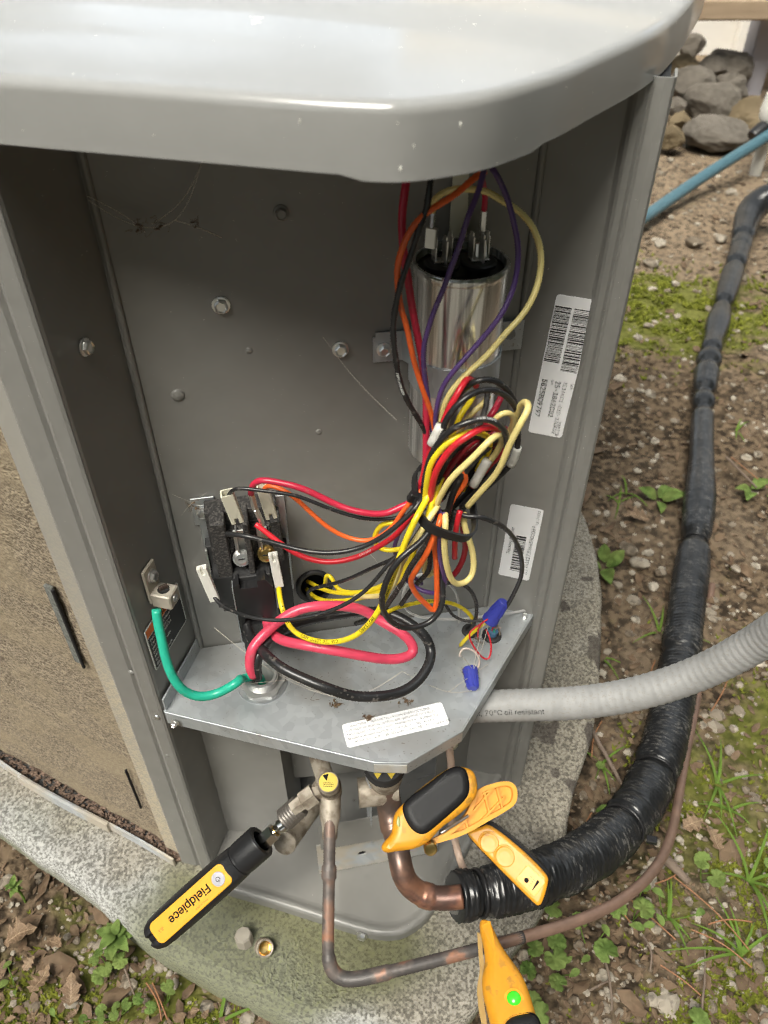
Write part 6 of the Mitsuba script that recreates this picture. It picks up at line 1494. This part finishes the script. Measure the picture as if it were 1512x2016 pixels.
RL = ['mossy rounded boulder at the back left of the rock pile', 'tan boulder beside the lid edge', 'pale grey boulder in the middle left of the pile', 'grey stone at the top of the rock pile', 'wide brown-grey stone behind the pile',
      'dark-faced pointed boulder at the centre of the pile', 'brown boulder at the right end of the pile', 'small grey stone left of the dark boulder', 'small tan stone under the grey boulder', 'broad flat slab lying in front of the rock pile',
      'pale stone near the foot of the grey post', 'small brown stone at the left front of the pile', 'brown stone near the white spigot', 'small stone between the upper boulders']
for i, (x, y, z, r) in enumerate(ROCKS):
    k = thing('boulder', RL[i], 'rock', 'rocks piled by the wall')
    put(k, None, rock_mesh((x, y, max(z, r * .45)), r * 1.15, i + 5, (1.15, 1, .55 if i == 9 else .85), 4, .42), ROCKT if i in (1, 6, 8, 11, 12) else ROCK, smooth=55)

b0_, b1_, b2_, wb, p0_, p1_, p2_, _w = [V(*q) for q in BACK]
k = thing('deck_beam', 'weathered brown timber beam across the top right corner', 'timber beam')
for q in range(2):
    z0_ = .2880 + .070 * q
    put(k, 'board', obox(V(2.2, 3.40 + .012 * q, z0_ + .033), V(1, .02, 0), V(-.02, 1, 0), UP, 3.4, .09, .0665, .006), WOOD, smooth=False)
k = thing('house_wall', 'bright off-white painted wall behind the rock pile', 'wall')
put(k, 'panel', obox(V(2.3, 4.22, .9), V(1, 0, 0), V(0, 1, 0), UP, 4.4, .10, 1.8, .01), SIDING, smooth=False)
put(k, 'trim', obox(V(1.64, 4.13, .9), V(1, 0, 0), V(0, 1, 0), UP, .05, .05, 1.8, .006), SIDING, smooth=False)
k = thing('deck_post', 'grey painted square post at the right edge behind the rocks', 'post')
put(k, None, obox(V(1.475, 3.52, .14), V(1, .1, 0), V(-.1, 1, 0), UP, .085, .085, .30, .006), POSTP, smooth=False)
k = thing('deck_skirt', 'dark brown weathered board beside the grey post', 'board')
put(k, None, obox(V(1.66, 3.62, .12), V(1, .1, 0), V(-.1, 1, 0), UP, .20, .04, .30, .006), WOOD, smooth=False)

k = thing('garden_hose', 'blue-green garden hose rising to the right behind the unit', 'hose')
put(k, None, tube(HOSE, .0165, 20, .02), TEAL, smooth=True)
k = thing('spigot', 'white plastic hose spigot at the right edge', 'spigot')
sp_ = V(*SPIGOT[0])
put(k, 'body', lathe(sp_ + V(.02, .01, -.035), V(-.02, -.05, 1), [(0, 0), (0, .028), (.012, .034), (.035, .036), (.075, .030), (.085, .018), (.085, 0)], 24), WHITEP, smooth=35)
put(k, 'coupling', lathe(sp_ + V(-.030, -.022, -.072), V(.6, .3, .45), [(0, 0), (0, .020), (.006, .0225), (.040, .0225), (.046, .019), (.046, 0)], 20), BLACKP, smooth=35)
put(k, 'riser', tube([sp_ + V(.02, .01, -.03), sp_ + V(.025, .012, -.20)], .018, 14, .05), WHITEP, smooth=True)

# ------------------------------------------------------------------ plants


def leaf_s(r, g):
    """a round scalloped leaf with a notch, slightly cupped, as vertices and faces around its stalk"""
    n = 40
    a = np.linspace(0, 2 * math.pi, n, endpoint=False)
    notch = 1 - .62 * np.exp(-((a - math.pi) / .30) ** 2)
    rr = r * (1 + .055 * np.cos(a * 11 + g.uniform(0, 6))) * notch * (1 + .06 * np.cos(a + g.uniform(0, 6)))
    v = [V(0, 0, 0)]
    for fr_, zz in ((.45, .10), (.8, .13), (1.0, .02)):
        v += [V(x * fr_, y * fr_, r * zz + r * .05 * math.cos(aa * 7 + .5)) for x, y, aa in zip(rr * np.cos(a), rr * np.sin(a), a)]
    f = [(0, 1 + i, 1 + (i + 1) % n) for i in range(n)]
    for k_ in range(2):
        o = 1 + k_ * n
        for i in range(n):
            j = (i + 1) % n
            f += [(o + i, o + n + i, o + n + j), (o + i, o + n + j, o + j)]
    return np.array(v), np.array(f)


def leaf_o(L, w, g, curl=.12, seg=10, teeth=0):
    v, f = [], []
    for i in range(seg + 1):
        t_ = i / seg
        ww = w * (math.sin(math.pi * min(1, t_ * 1.02) ** .8) ** .8 if 0 < t_ < 1 else .02) * (1 + (.10 * (i % 2) if teeth else 0))
        z = L * curl * math.sin(math.pi * t_) - L * .05 * t_
        v += [V(L * t_, -ww, z + ww * .25), V(L * t_, 0, z), V(L * t_, ww, z + ww * .25)]
    for i in range(seg):
        o = i * 3
        f += [(o, o + 3, o + 4), (o, o + 4, o + 1), (o + 1, o + 4, o + 5), (o + 1, o + 5, o + 2)]
    return np.array(v), np.array(f)


def place(v, p, yaw, tilt, roll=0.0):
    cy, sy, ct_, st_ = math.cos(yaw), math.sin(yaw), math.cos(tilt), math.sin(tilt)
    R1 = np.array([[1, 0, 0], [0, math.cos(roll), -math.sin(roll)], [0, math.sin(roll), math.cos(roll)]])
    R2 = np.array([[ct_, 0, st_], [0, 1, 0], [-st_, 0, ct_]])
    R3 = np.array([[cy, -sy, 0], [sy, cy, 0], [0, 0, 1]])
    return v @ (R3 @ R2 @ R1).T + np.asarray(p)


def ivy(spec, clusters, where):
    """plants: leaves (x, y, z, r, kind) gathered to the nearest cluster centre"""
    cs = np.array([c[:2] for c in clusters])
    groups = {}
    for q in spec:
        groups.setdefault(int(np.argmin(((cs - q[:2]) ** 2).sum(1))), []).append(q)
    for ci, leaves in groups.items():
        k = thing('creeping_plant', clusters[ci][2], 'plant', where)
        root = V(*np.mean([q[:2] for q in leaves], axis=0), .006)
        for q in leaves:
            x, y, z, r, kind = q
            lift = rng.uniform(0, .012)
            p = V(x, y, z + lift)
            if kind == 's':
                v, f = leaf_s(r, rng)
                v = place(v, p, rng.uniform(0, 6.28), rng.uniform(-.35, .35), rng.uniform(-.3, .3))
            else:
                v, f = leaf_o(r * 2.0, r * .55, rng)
                v = place(v - [r, 0, 0], p, rng.uniform(0, 6.28), rng.uniform(-.3, .1))
            put(k, 'leaf', tmesh(v, f), GREEN, smooth=True)
            put(k, 'stalk', tube([root, (root + p) / 2 + V(0, 0, -.004), p], .0006, 5, .008), BLADE, smooth=True)


ivy(IVY_R, [(.145, .272, 'round-leaved creeping plant just right of the lower clamp'), (.165, .265, 'creeping plant with three scalloped leaves under the copper line'), (.205, .275, 'single scalloped leaf plant in the soil below the copper line'),
            (.235, .320, 'leafy seedling cluster tucked under the bend of the copper line'), (.170, .340, 'creeping plant behind the black pipe elbow'), (.19, .41, 'single leaf beside the pad and black pipe'),
            (.300, .375, 'small creeping plant with two leaves right of the pipe bend'), (.29, .305, 'small oval-leaved seedling beside a fallen needle'), (.275, .228, 'pale round leaf at the bottom edge of the photo'), (.15, .225, 'creeping plant beside the green indicator light'),
            (.38, .36, 'leaf at the right edge under the grass'), (.19, .53, 'two tiny clover leaves below the conduit'), (.22, .355, 'oval leaf close to the copper bend')], 'creeping plants in the soil')
ivy(IVY_L, [(-.255, .272, 'yellowing creeping plant at the pad edge, lower left'), (-.245, .225, 'creeping plant with small round leaves in the bottom left moss'), (-.185, .235, 'two-leaved creeping plant among fallen needles'),
            (-.36, .25, 'small green sprig at the left edge'), (-.30, .22, 'tiny sprig at the bottom left edge')], 'creeping plants in the soil')

for (x, y, z, r), lab in zip(WEEDS, ('bright green star-shaped weed growing against the pad edge', 'small green weed at the left edge of the pad')):
    k = thing('weed', lab, 'weed')
    for i in range(8):
        L = r * rng.uniform(.75, 1.1)
        v, f = leaf_o(L, L * .27, rng, .18, 12, 1)
        v = place(v, (x, y, z - .012 + .004 * (i % 3)), i / 8 * 6.28 + rng.uniform(-.2, .2), rng.uniform(-.55, -.1))
        put(k, 'leaf', tmesh(v, f), GREEN, smooth=True)
    put(k, 'stem', tube([V(x, y, .005), V(x, y + .002, z / 2), V(x, y, z - .010)], .0012, 6, .006), BLADE, smooth=True)
# broad-leaved seedlings further off
for x, y, s, lab in ((.44, .955, .034, 'broad-leaved weed growing by the curled brown leaf'), (.32, .800, .030, 'low broad-leaved weed close to the pad at mid height'), (.60, .98, .034, 'broad-leaved weed right of the insulated pipe'), (.64, .955, .034, 'broad-leaved weed at the right edge')):
    k = thing('weed', lab, 'weed')
    for i in range(5):
        L = s * rng.uniform(.8, 1.2)
        v, f = leaf_o(L, L * .30, rng, .15, 8)
        v = v + [rng.uniform(0, .012), rng.uniform(-.004, .004), 0]
        put(k, 'leaf', tmesh(place(v, (x, y, .016), i * 1.5 + rng.uniform(-.8, .8), rng.uniform(-.5, .05), rng.uniform(-.4, .4)), f), GREEN, smooth=True)


def oakleaf(L, g, lobes=4):
    """a dry lobed leaf, curled"""
    n = 60
    t_ = np.linspace(0, 1, n)
    w = L * .30 * np.sin(math.pi * t_ ** .75) * (1 + .26 * np.cos(t_ * math.pi * 2 * lobes + 2.4) + .10 * np.cos(t_ * 47)) + L * .012
    nx = 7
    v, f = [], []
    c1, c2, c3 = g.uniform(-.9, .9), g.uniform(.15, .5), g.uniform(-.3, .3)
    for i in range(n):
        for j in range(nx):
            b = (j / (nx - 1) * 2 - 1)
            y = b * w[i]
            v.append((L * (t_[i] - .5), y, L * (c2 * (b * w[i] / L) ** 2 * 3.2 + .10 * math.sin(t_[i] * 4 + c1 * 3) + .06 * c3 * math.sin(9 * t_[i] + 5 * b) + .03 * abs(b) * math.cos(t_[i] * 25))))
    for i in range(n - 1):
        for j in range(nx - 1):
            o = i * nx + j
            f += [(o, o + nx, o + nx + 1), (o, o + nx + 1, o + 1)]
    return np.array(v), np.array(f)


DLAB = ['large curled brown leaf at the left edge', 'brown leaf folded against the pad edge on the left', 'dry grey-brown oak leaf in the lower left corner', 'dry pinkish oak leaf right of the other oak leaf', 'curled leaf scrap under the big brown leaf',
        'crumpled reddish leaf at the bottom left of centre', 'crumpled leaf beside the reddish one', 'brown leaf scrap at the bottom left edge', 'small dark leaf scrap between oak leaf and pad', 'leaf scrap by the bottom edge near the pad', 'leaf scrap in the bottom left corner', 'leaf scrap beside the moss at the bottom left',
        'curled brown leaf lying beyond the pad at mid height', 'pale folded leaf right of the black pipe bend', 'flat brown leaf right of the pipe bend', 'small brown leaf by the insulated pipe']
for i, (x, y, z, s, ang_) in enumerate(DEADL):
    k = thing('dead_leaf', DLAB[i], 'dead leaf')
    s = min(s * (1.15 if i < 12 else 1.2), .06)
    v, f = oakleaf(s, rng, 3 + i % 3)
    v = place(v, (x, y, z * .6 + s * .06), math.radians(ang_), rng.uniform(-.25, .25), rng.uniform(-.35, .35))
    luv = np.stack([np.repeat(np.linspace(0, 1, 60), 7), np.tile(np.linspace(0, 1, 7), 60)], 1)
    put(k, None, tmesh(v, f), DEADV, smooth=True, uv=luv)

GL = ['grass tuft at the right edge above the bottom corner', 'bent yellowing grass tuft at the lower right edge', 'grass tuft right of the black pipe', 'grass sprout left of the insulated pipe', 'thin grass blades beside the pale leaf', 'grass sprig by the curled leaf', 'grass sprig behind the curled leaf', 'grass sprig right of the pipe far up', 'grass sprout near the pad', 'grass blade at the bottom edge by the pad', 'grass blades below the pipe bend', 'grass sprout by the pad at mid height']
for i, (x, y, z, s) in enumerate(GRASS):
    k = thing('grass_tuft', GL[i], 'grass')
    n_ = 7 if i < 3 else 4
    for q in range(n_):
        a = rng.uniform(0, 6.28)
        L = s * rng.uniform(.5, .95)
        bend = rng.uniform(.6, 1.1)
        pts = np.array([(x + L * bend * t_ ** 1.3 * math.cos(a), y + L * bend * t_ ** 1.3 * math.sin(a), .006 + L * (.75 * t_ - .55 * t_ * t_)) for t_ in np.linspace(0, 1, 9)])
        side = V(-math.sin(a), math.cos(a), 0)
        w_ = .0014 * (1 - np.linspace(0, 1, 9) ** 2) + .0003
        v = np.vstack([pts + side * w_[:, None], pts + V(0, 0, -.0006), pts - side * w_[:, None]])
        f = []
        for j in range(8):
            for r0_, r1_ in ((0, 9), (9, 18)):
                f += [(r0_ + j, r0_ + j + 1, r1_ + j + 1), (r0_ + j, r1_ + j + 1, r1_ + j)]
        put(k, 'blade', tmesh(v, f), BLADE, smooth=True)

for i, (a, b) in enumerate(NEEDLES):
    k = thing('pine_needle', 'fallen reddish pine needle on the soil', 'pine needle', 'pine needles on the soil')
    a, b = V(*a), V(*b)
    put(k, None, tube([a, (a + b) / 2 + V(*(rng.normal(size=3) * [.003, .003, .001])), b], .00075, 6, .006), NEEDLE, smooth=True)
TL = ['greenish bare twig running from the conduit to the black pipe', 'pale thin stalk rising near the bottom right', 'broken brown stick right of the copper bend', 'thin curved brown twig below the copper line', 'thin dark twig among the leaves', 'short pale twig on the soil', 'dark twig at the right edge', 'grey stick right of the insulated pipe', 'thin twig in the lower left']
for i, (a, m_, b, w) in enumerate(TWIGS):
    k = thing('twig', TL[i], 'twig')
    put(k, None, tube([V(*a), V(*m_), V(*b)], lambda s, L: w * (1 - .4 * s / L), 8, .006, rough=lambda S, A: .0003 * np.sin(S * 300 + A)), TWIGM, smooth=True)

for i, (x, y, z, r) in enumerate(STONES):
    k = thing('stone', 'pale pebble lying on the brown soil', 'pebble', 'pebbles on the soil')
    r = r * .42 * (1 + .5 * max(0, y - .5))
    put(k, None, rock_mesh((x, y, .010 + r * .35), r, 100 + i, (1.2, 1, .7), 2, .35), PEBBLE, smooth=True)

# gravel and litter: nobody could count these


def scatter(n, ymin, ymax, fn, seed):
    g = np.random.default_rng(seed)
    padp = Polygon(pc).buffer(-.004)
    import shapely
    out, cnt = [], 0
    while cnt < n:
        y = ymin * (ymax / ymin) ** g.random(4000)
        x = (g.random(4000) * 2 - 1) * (.62 * y + .22)
        ok = ~shapely.contains_xy(padp, x, y)
        # keep what the opening of the view can show
        ok &= (x > -.05) | (y < .55)
        for a, b in zip(x[ok], y[ok]):
            m = fn(g, a, b)
            if m is not None:
                out.append(m)
                cnt += 1
                if cnt >= n:
                    break
    return cat(out)


ICO = trimesh.creation.icosphere(1)
ICO0 = trimesh.creation.icosphere(0)


def pebble(g, x, y):
    r = g.lognormal(math.log(.0015), .55) * (1 + .9 * min(y, 2.6))
    r = min(r, .016 * (1 + .4 * y))
    v = np.asarray((ICO if r > .004 else ICO0).vertices) * (1 + .35 * (g.random((len((ICO if r > .004 else ICO0).vertices), 1)) - .5)) * np.array([g.uniform(.8, 1.5), 1, g.uniform(.5, .8)])
    a = g.uniform(0, 6.28)
    v = v @ np.array([[math.cos(a), math.sin(a), 0], [-math.sin(a), math.cos(a), 0], [0, 0, 1]])
    return tmesh(v * r + [x, y, float(ground_z(np.array(x), np.array(y))) + r * .25], (ICO if r > .004 else ICO0).faces)


k = thing('gravel', 'small pale pebbles and grit strewn over the brown soil', 'gravel', kind='stuff')
put(k, None, scatter(5200, .12, 3.4, pebble, 3), PEBBLE, smooth=False)


def flake(g, x, y):
    L = g.lognormal(math.log(.0030), .55) * (1 + .7 * min(y, 2.5)) * (1.1 if x < 0 else 1)
    if y > 1.2 and g.random() < .3:
        return None
    w = L * g.uniform(.25, .6)
    v = np.array([(-L, 0, 0), (-L * .3, w, L * .12), (L * .5, w * .7, -L * .03), (L, 0, L * .1), (L * .4, -w, L * .14), (-L * .4, -w * .8, 0), (0, 0, L * .10)])
    f = np.array([(6, i, (i + 1) % 6) for i in range(6)])
    v = place(v, (x, y, float(ground_z(np.array(x), np.array(y))) + .002 + L * .1), g.uniform(0, 6.28), g.uniform(-.5, .5), g.uniform(-.4, .4))
    return tmesh(v, f)


k = thing('leaf_litter', 'crumbled brown leaf litter and bark flakes on the soil', 'leaf litter', kind='stuff')
put(k, None, scatter(4600, .12, 3.2, flake, 5), DEAD, smooth=False)

MOSS = [(.62, 1.62, .34, .20, 5000), (.40, .36, .10, .12, 2600), (.62, .62, .16, .10, 900), (-.25, .215, .07, .035, 1900), (.34, .24, .10, .06, 2200), (.33, .46, .06, .07, 900), (-.15, .222, .10, .018, 900), (-.36, .23, .05, .05, 700)]


def mossy():
    g = np.random.default_rng(11)
    vs, fs, n = [], [], 0
    import shapely
    padp = Polygon(pc).buffer(-.002)
    for cx, cy, sx, sy, m in MOSS:
        P = g.normal(size=(m, 2)) * [sx * .55, sy * .55] + [cx, cy]
        cl = meshkit.fbm(np.c_[P * 30, np.zeros(m)], 3, 6)
        ok = (~shapely.contains_xy(padp, P[:, 0], P[:, 1])) & (cl > .46) & (P[:, 1] > .08)
        for (x, y), c in zip(P[ok], cl[ok]):
            s = g.uniform(.0016, .0034) * (1 + .9 * y)
            z = float(ground_z(np.array(x), np.array(y)))
            for b in range(4):
                a = g.uniform(0, 6.28)
                d = V(math.cos(a), math.sin(a), 0)
                e = V(-d[1], d[0], 0)
                p = V(x, y, z)
                vs += [p + e * s * .35, p - e * s * .35, p + d * s * 1.0 + UP * s * g.uniform(.5, 1.3)]
                fs.append((n, n + 1, n + 2))
                n += 3
    return tmesh(vs, fs)


k = thing('moss', 'yellow-green moss carpet in patches on the soil', 'moss', kind='stuff')
put(k, None, mossy(), MOSSM, smooth=False)
k = thing('blue_cap', 'small blue plastic scrap beside the insulated pipe', 'scrap')
put(k, None, lathe(V(.507, .968, .015), V(.5, .2, 1), [(0, 0), (0, .006), (.008, .007), (.012, .005), (.012, 0)], 12), mat('bright_blue', two(pr((0.02, 0.06, 0.5), 0.4))), smooth=35)

# ------------------------------------------------------------------ cobwebs and dust tufts
def web(name, lab, strands, r=.00016, clump=()):
    r = r * (1.35 if 'knockout' not in lab else .75)
    k = thing(name, lab, 'cobweb')
    ms = [tube(s, r, 4, .004) for s in strands]
    put(k, 'strands', cat(ms), WEB, smooth=True)
    for c, n_, sp_ in clump:
        g = np.random.default_rng(int(abs(c[0]) * 1e4) + n_)
        ms = []
        for i in range(n_):
            a = V(*c) + g.normal(size=3) * sp_ * .5
            ms.append(tube([a, a + g.normal(size=3) * sp_ * .5, a + g.normal(size=3) * sp_ * .6], .00011, 4, .002))
        ms += [rock_mesh(V(*c) + g.normal(size=3) * sp_ * .45, g.uniform(.0004, .0010), 900 + i, (1.8, 1, .6), 1) for i in range(n_ // 3)]
        put(k, 'debris_tuft', cat(ms), DEAD, smooth=True)


web('cobweb', 'cobweb with caught debris hanging in the upper left of the recess',
    [[B(.001, .004, .688), B(.022, .010, .676), B(.042, .012, .678), B(.060, .008, .705)], [B(.030, .010, .676), B(.048, .010, .688), B(.066, .004, .715)], [B(.042, .012, .678), B(.054, .010, .672), B(.064, .004, .664)], [B(.001, .004, .690), B(.018, .008, .680), B(.026, .010, .672)]],
    .00018, [((B(.024, .011, .675)), 16, .0035), ((B(.034, .012, .676)), 12, .0028), ((B(.052, .011, .675)), 8, .003)])
web('cobweb', 'wispy cobweb between the wires, sagging over the shelf',
    [[B(.020, .030, .385), B(.060, .060, .360), B(.110, .085, .352), B(.150, .085, .372)], [B(.060, .060, .362), B(.085, .070, .350), B(.120, .085, .356)], [B(.070, .062, .352), B(.045, .055, .345), B(.020, .045, .334)],
     [B(.150, .085, .372), B(.185, .090, .345), B(.205, .085, .335)], [B(.080, .07, .353), B(.105, .08, .345), B(.135, .085, .350)]], .00016, [((B(.090, .072, .352)), 26, .0045)])
web('cobweb', 'cobweb strands round the lying blue wire nut',
    [[B(.195, .078, .372), B(.205, .072, .350), B(.211, .068, .335)], [B(.222, .050, .372), B(.214, .062, .352), B(.207, .075, .334)], [B(.228, .045, .366), B(.214, .066, .345), B(.200, .080, .333)], [B(.185, .09, .345), B(.205, .075, .338), B(.225, .062, .333)]], .00016, [((B(.207, .070, .337)), 22, .004), ((B(.218, .052, .352)), 14, .004)])
web('cobweb', 'thin cobweb from the knockout hole area up to the wires', [[B(.128, .050, .470), B(.140, .060, .455), B(.150, .075, .445)], [B(.115, .004, .600), B(.130, .030, .585), B(.150, .055, .570)], [B(.008, .003, .493), B(.018, .006, .488), B(.026, .010, .486)], [B(.012, .010, .480), B(.022, .012, .492), B(.032, .014, .500)]], .00014, [((B(.020, .010, .487)), 12, .004)])
for pth, lab in (((-.0120, .3360, ZS), 'dry brown debris crumb on the shelf front'), ((-.0355, .3480, ZS), 'dusty tuft caught under the black supply cable'), ((.0180, .3500, ZS), 'fluffy debris tuft at the end of the black supply cable')):
    k = thing('debris_crumb', lab, 'debris')
    g = np.random.default_rng(int(abs(pth[0]) * 1e5))
    ms = []
    for i in range(9):
        a = V(*pth) + g.normal(size=3) * V(.0018, .0010, 0) + UP * g.uniform(.0004, .0016)
        ms.append(rock_mesh(a, g.uniform(.0006, .0013), 700 + i, (2.0, .8, .5), 1))
        ms.append(tube([a, a + g.normal(size=3) * .0012 + UP * .0008, a + g.normal(size=3) * V(.002, .002, .0008) + UP * .001], .00016, 4, .002))
    put(k, None, cat(ms), DEAD, smooth=True)
for q_, (s_, z_) in enumerate(((.0105, .7448), (.0080, .7375), (.0270, .7500), (-.0300, .7515))):
    j_ = int(np.argmin(np.abs(lc[:, 0] - s_) + (lc[:, 1] > .4)))
    put(U, 'paint_chip', rock_mesh((lc[j_, 0], lc[j_, 1], z_), .0007, 400 + q_, (.9, .5, 1.7), 1), WHITEP, smooth=True)
# weld spot / paint chip on the lid
k = put(U, 'lid_mark', cat([rock_mesh((-.0585 + .0012 * math.sin(i * 1.7), .4105 + .0026 * i, .7622), .0011 + .0003 * (i % 3), 300 + i, (1, 1.4, .35), 1) for i in range(7)] + [rock_mesh((-.0625 + .0016 * i, .4270, .7622), .0010, 320 + i, (1, 1, .35), 1) for i in range(3)]), WHITEP, smooth=True, label='small white bird-dropping streak on the lid')
# ------------------------------------------------------------------ the wooded garden round the photographer, beyond the frame
def woodland():
    g = np.random.default_rng(77)
    vs, fs = [], []
    spots = [(-3.0, -1.5, 1.3, .1), (-3.6, 1.3, 1.9, .3), (-3.4, 3.6, 2.2, .6), (-.6, -3.4, 2.0, .4), (1.4, -2.9, 2.3, .6), (3.0, -1.2, 2.2, .3), (3.3, 0.9, 1.9, .2), (2.3, -2.3, 1.8, .2), (1.80, .05, 1.0, 0), (1.65, -.95, 1.1, 0), (2.6, .35, 1.2, .1), (-2.0, .2, .9, .1)]
    n = 0
    for x, y, r, z0 in spots:
        m = int(3000 * r)
        d = g.normal(size=(m, 3))
        d /= np.linalg.norm(d, axis=1, keepdims=True)
        rad = r * g.random((m, 1)) ** .35 * (.75 + .5 * meshkit.fbm(d * 2.2 + x, 3, 3)[:, None])
        c = V(x, y, z0 + r * .8) + d * rad * [.75, .75, .85]
        c = c[c[:, 2] > .05]
        for p in c:
            s = g.uniform(.05, .11)
            a, b = unit(g.normal(size=3)), unit(g.normal(size=3))
            b = unit(b - a * np.dot(a, b))
            vs += [p - a * s, p + b * s * .5, p + a * s, p - b * s * .5]
            fs += [(n, n + 1, n + 2), (n, n + 2, n + 3)]
            n += 4
    return tmesh(vs, fs)


k = thing('woodland', 'green shrubs and low tree crowns of the wooded garden behind the photographer', 'trees', kind='stuff')
put(k, None, woodland(), mat('wood_leaf', {'type': 'principledthin', 'base_color': {'type': 'rgb', 'value': [0.075, 0.11, 0.035]}, 'roughness': 0.5, 'diff_trans': 0.5, 'spec_trans': 0.0}), smooth=False)
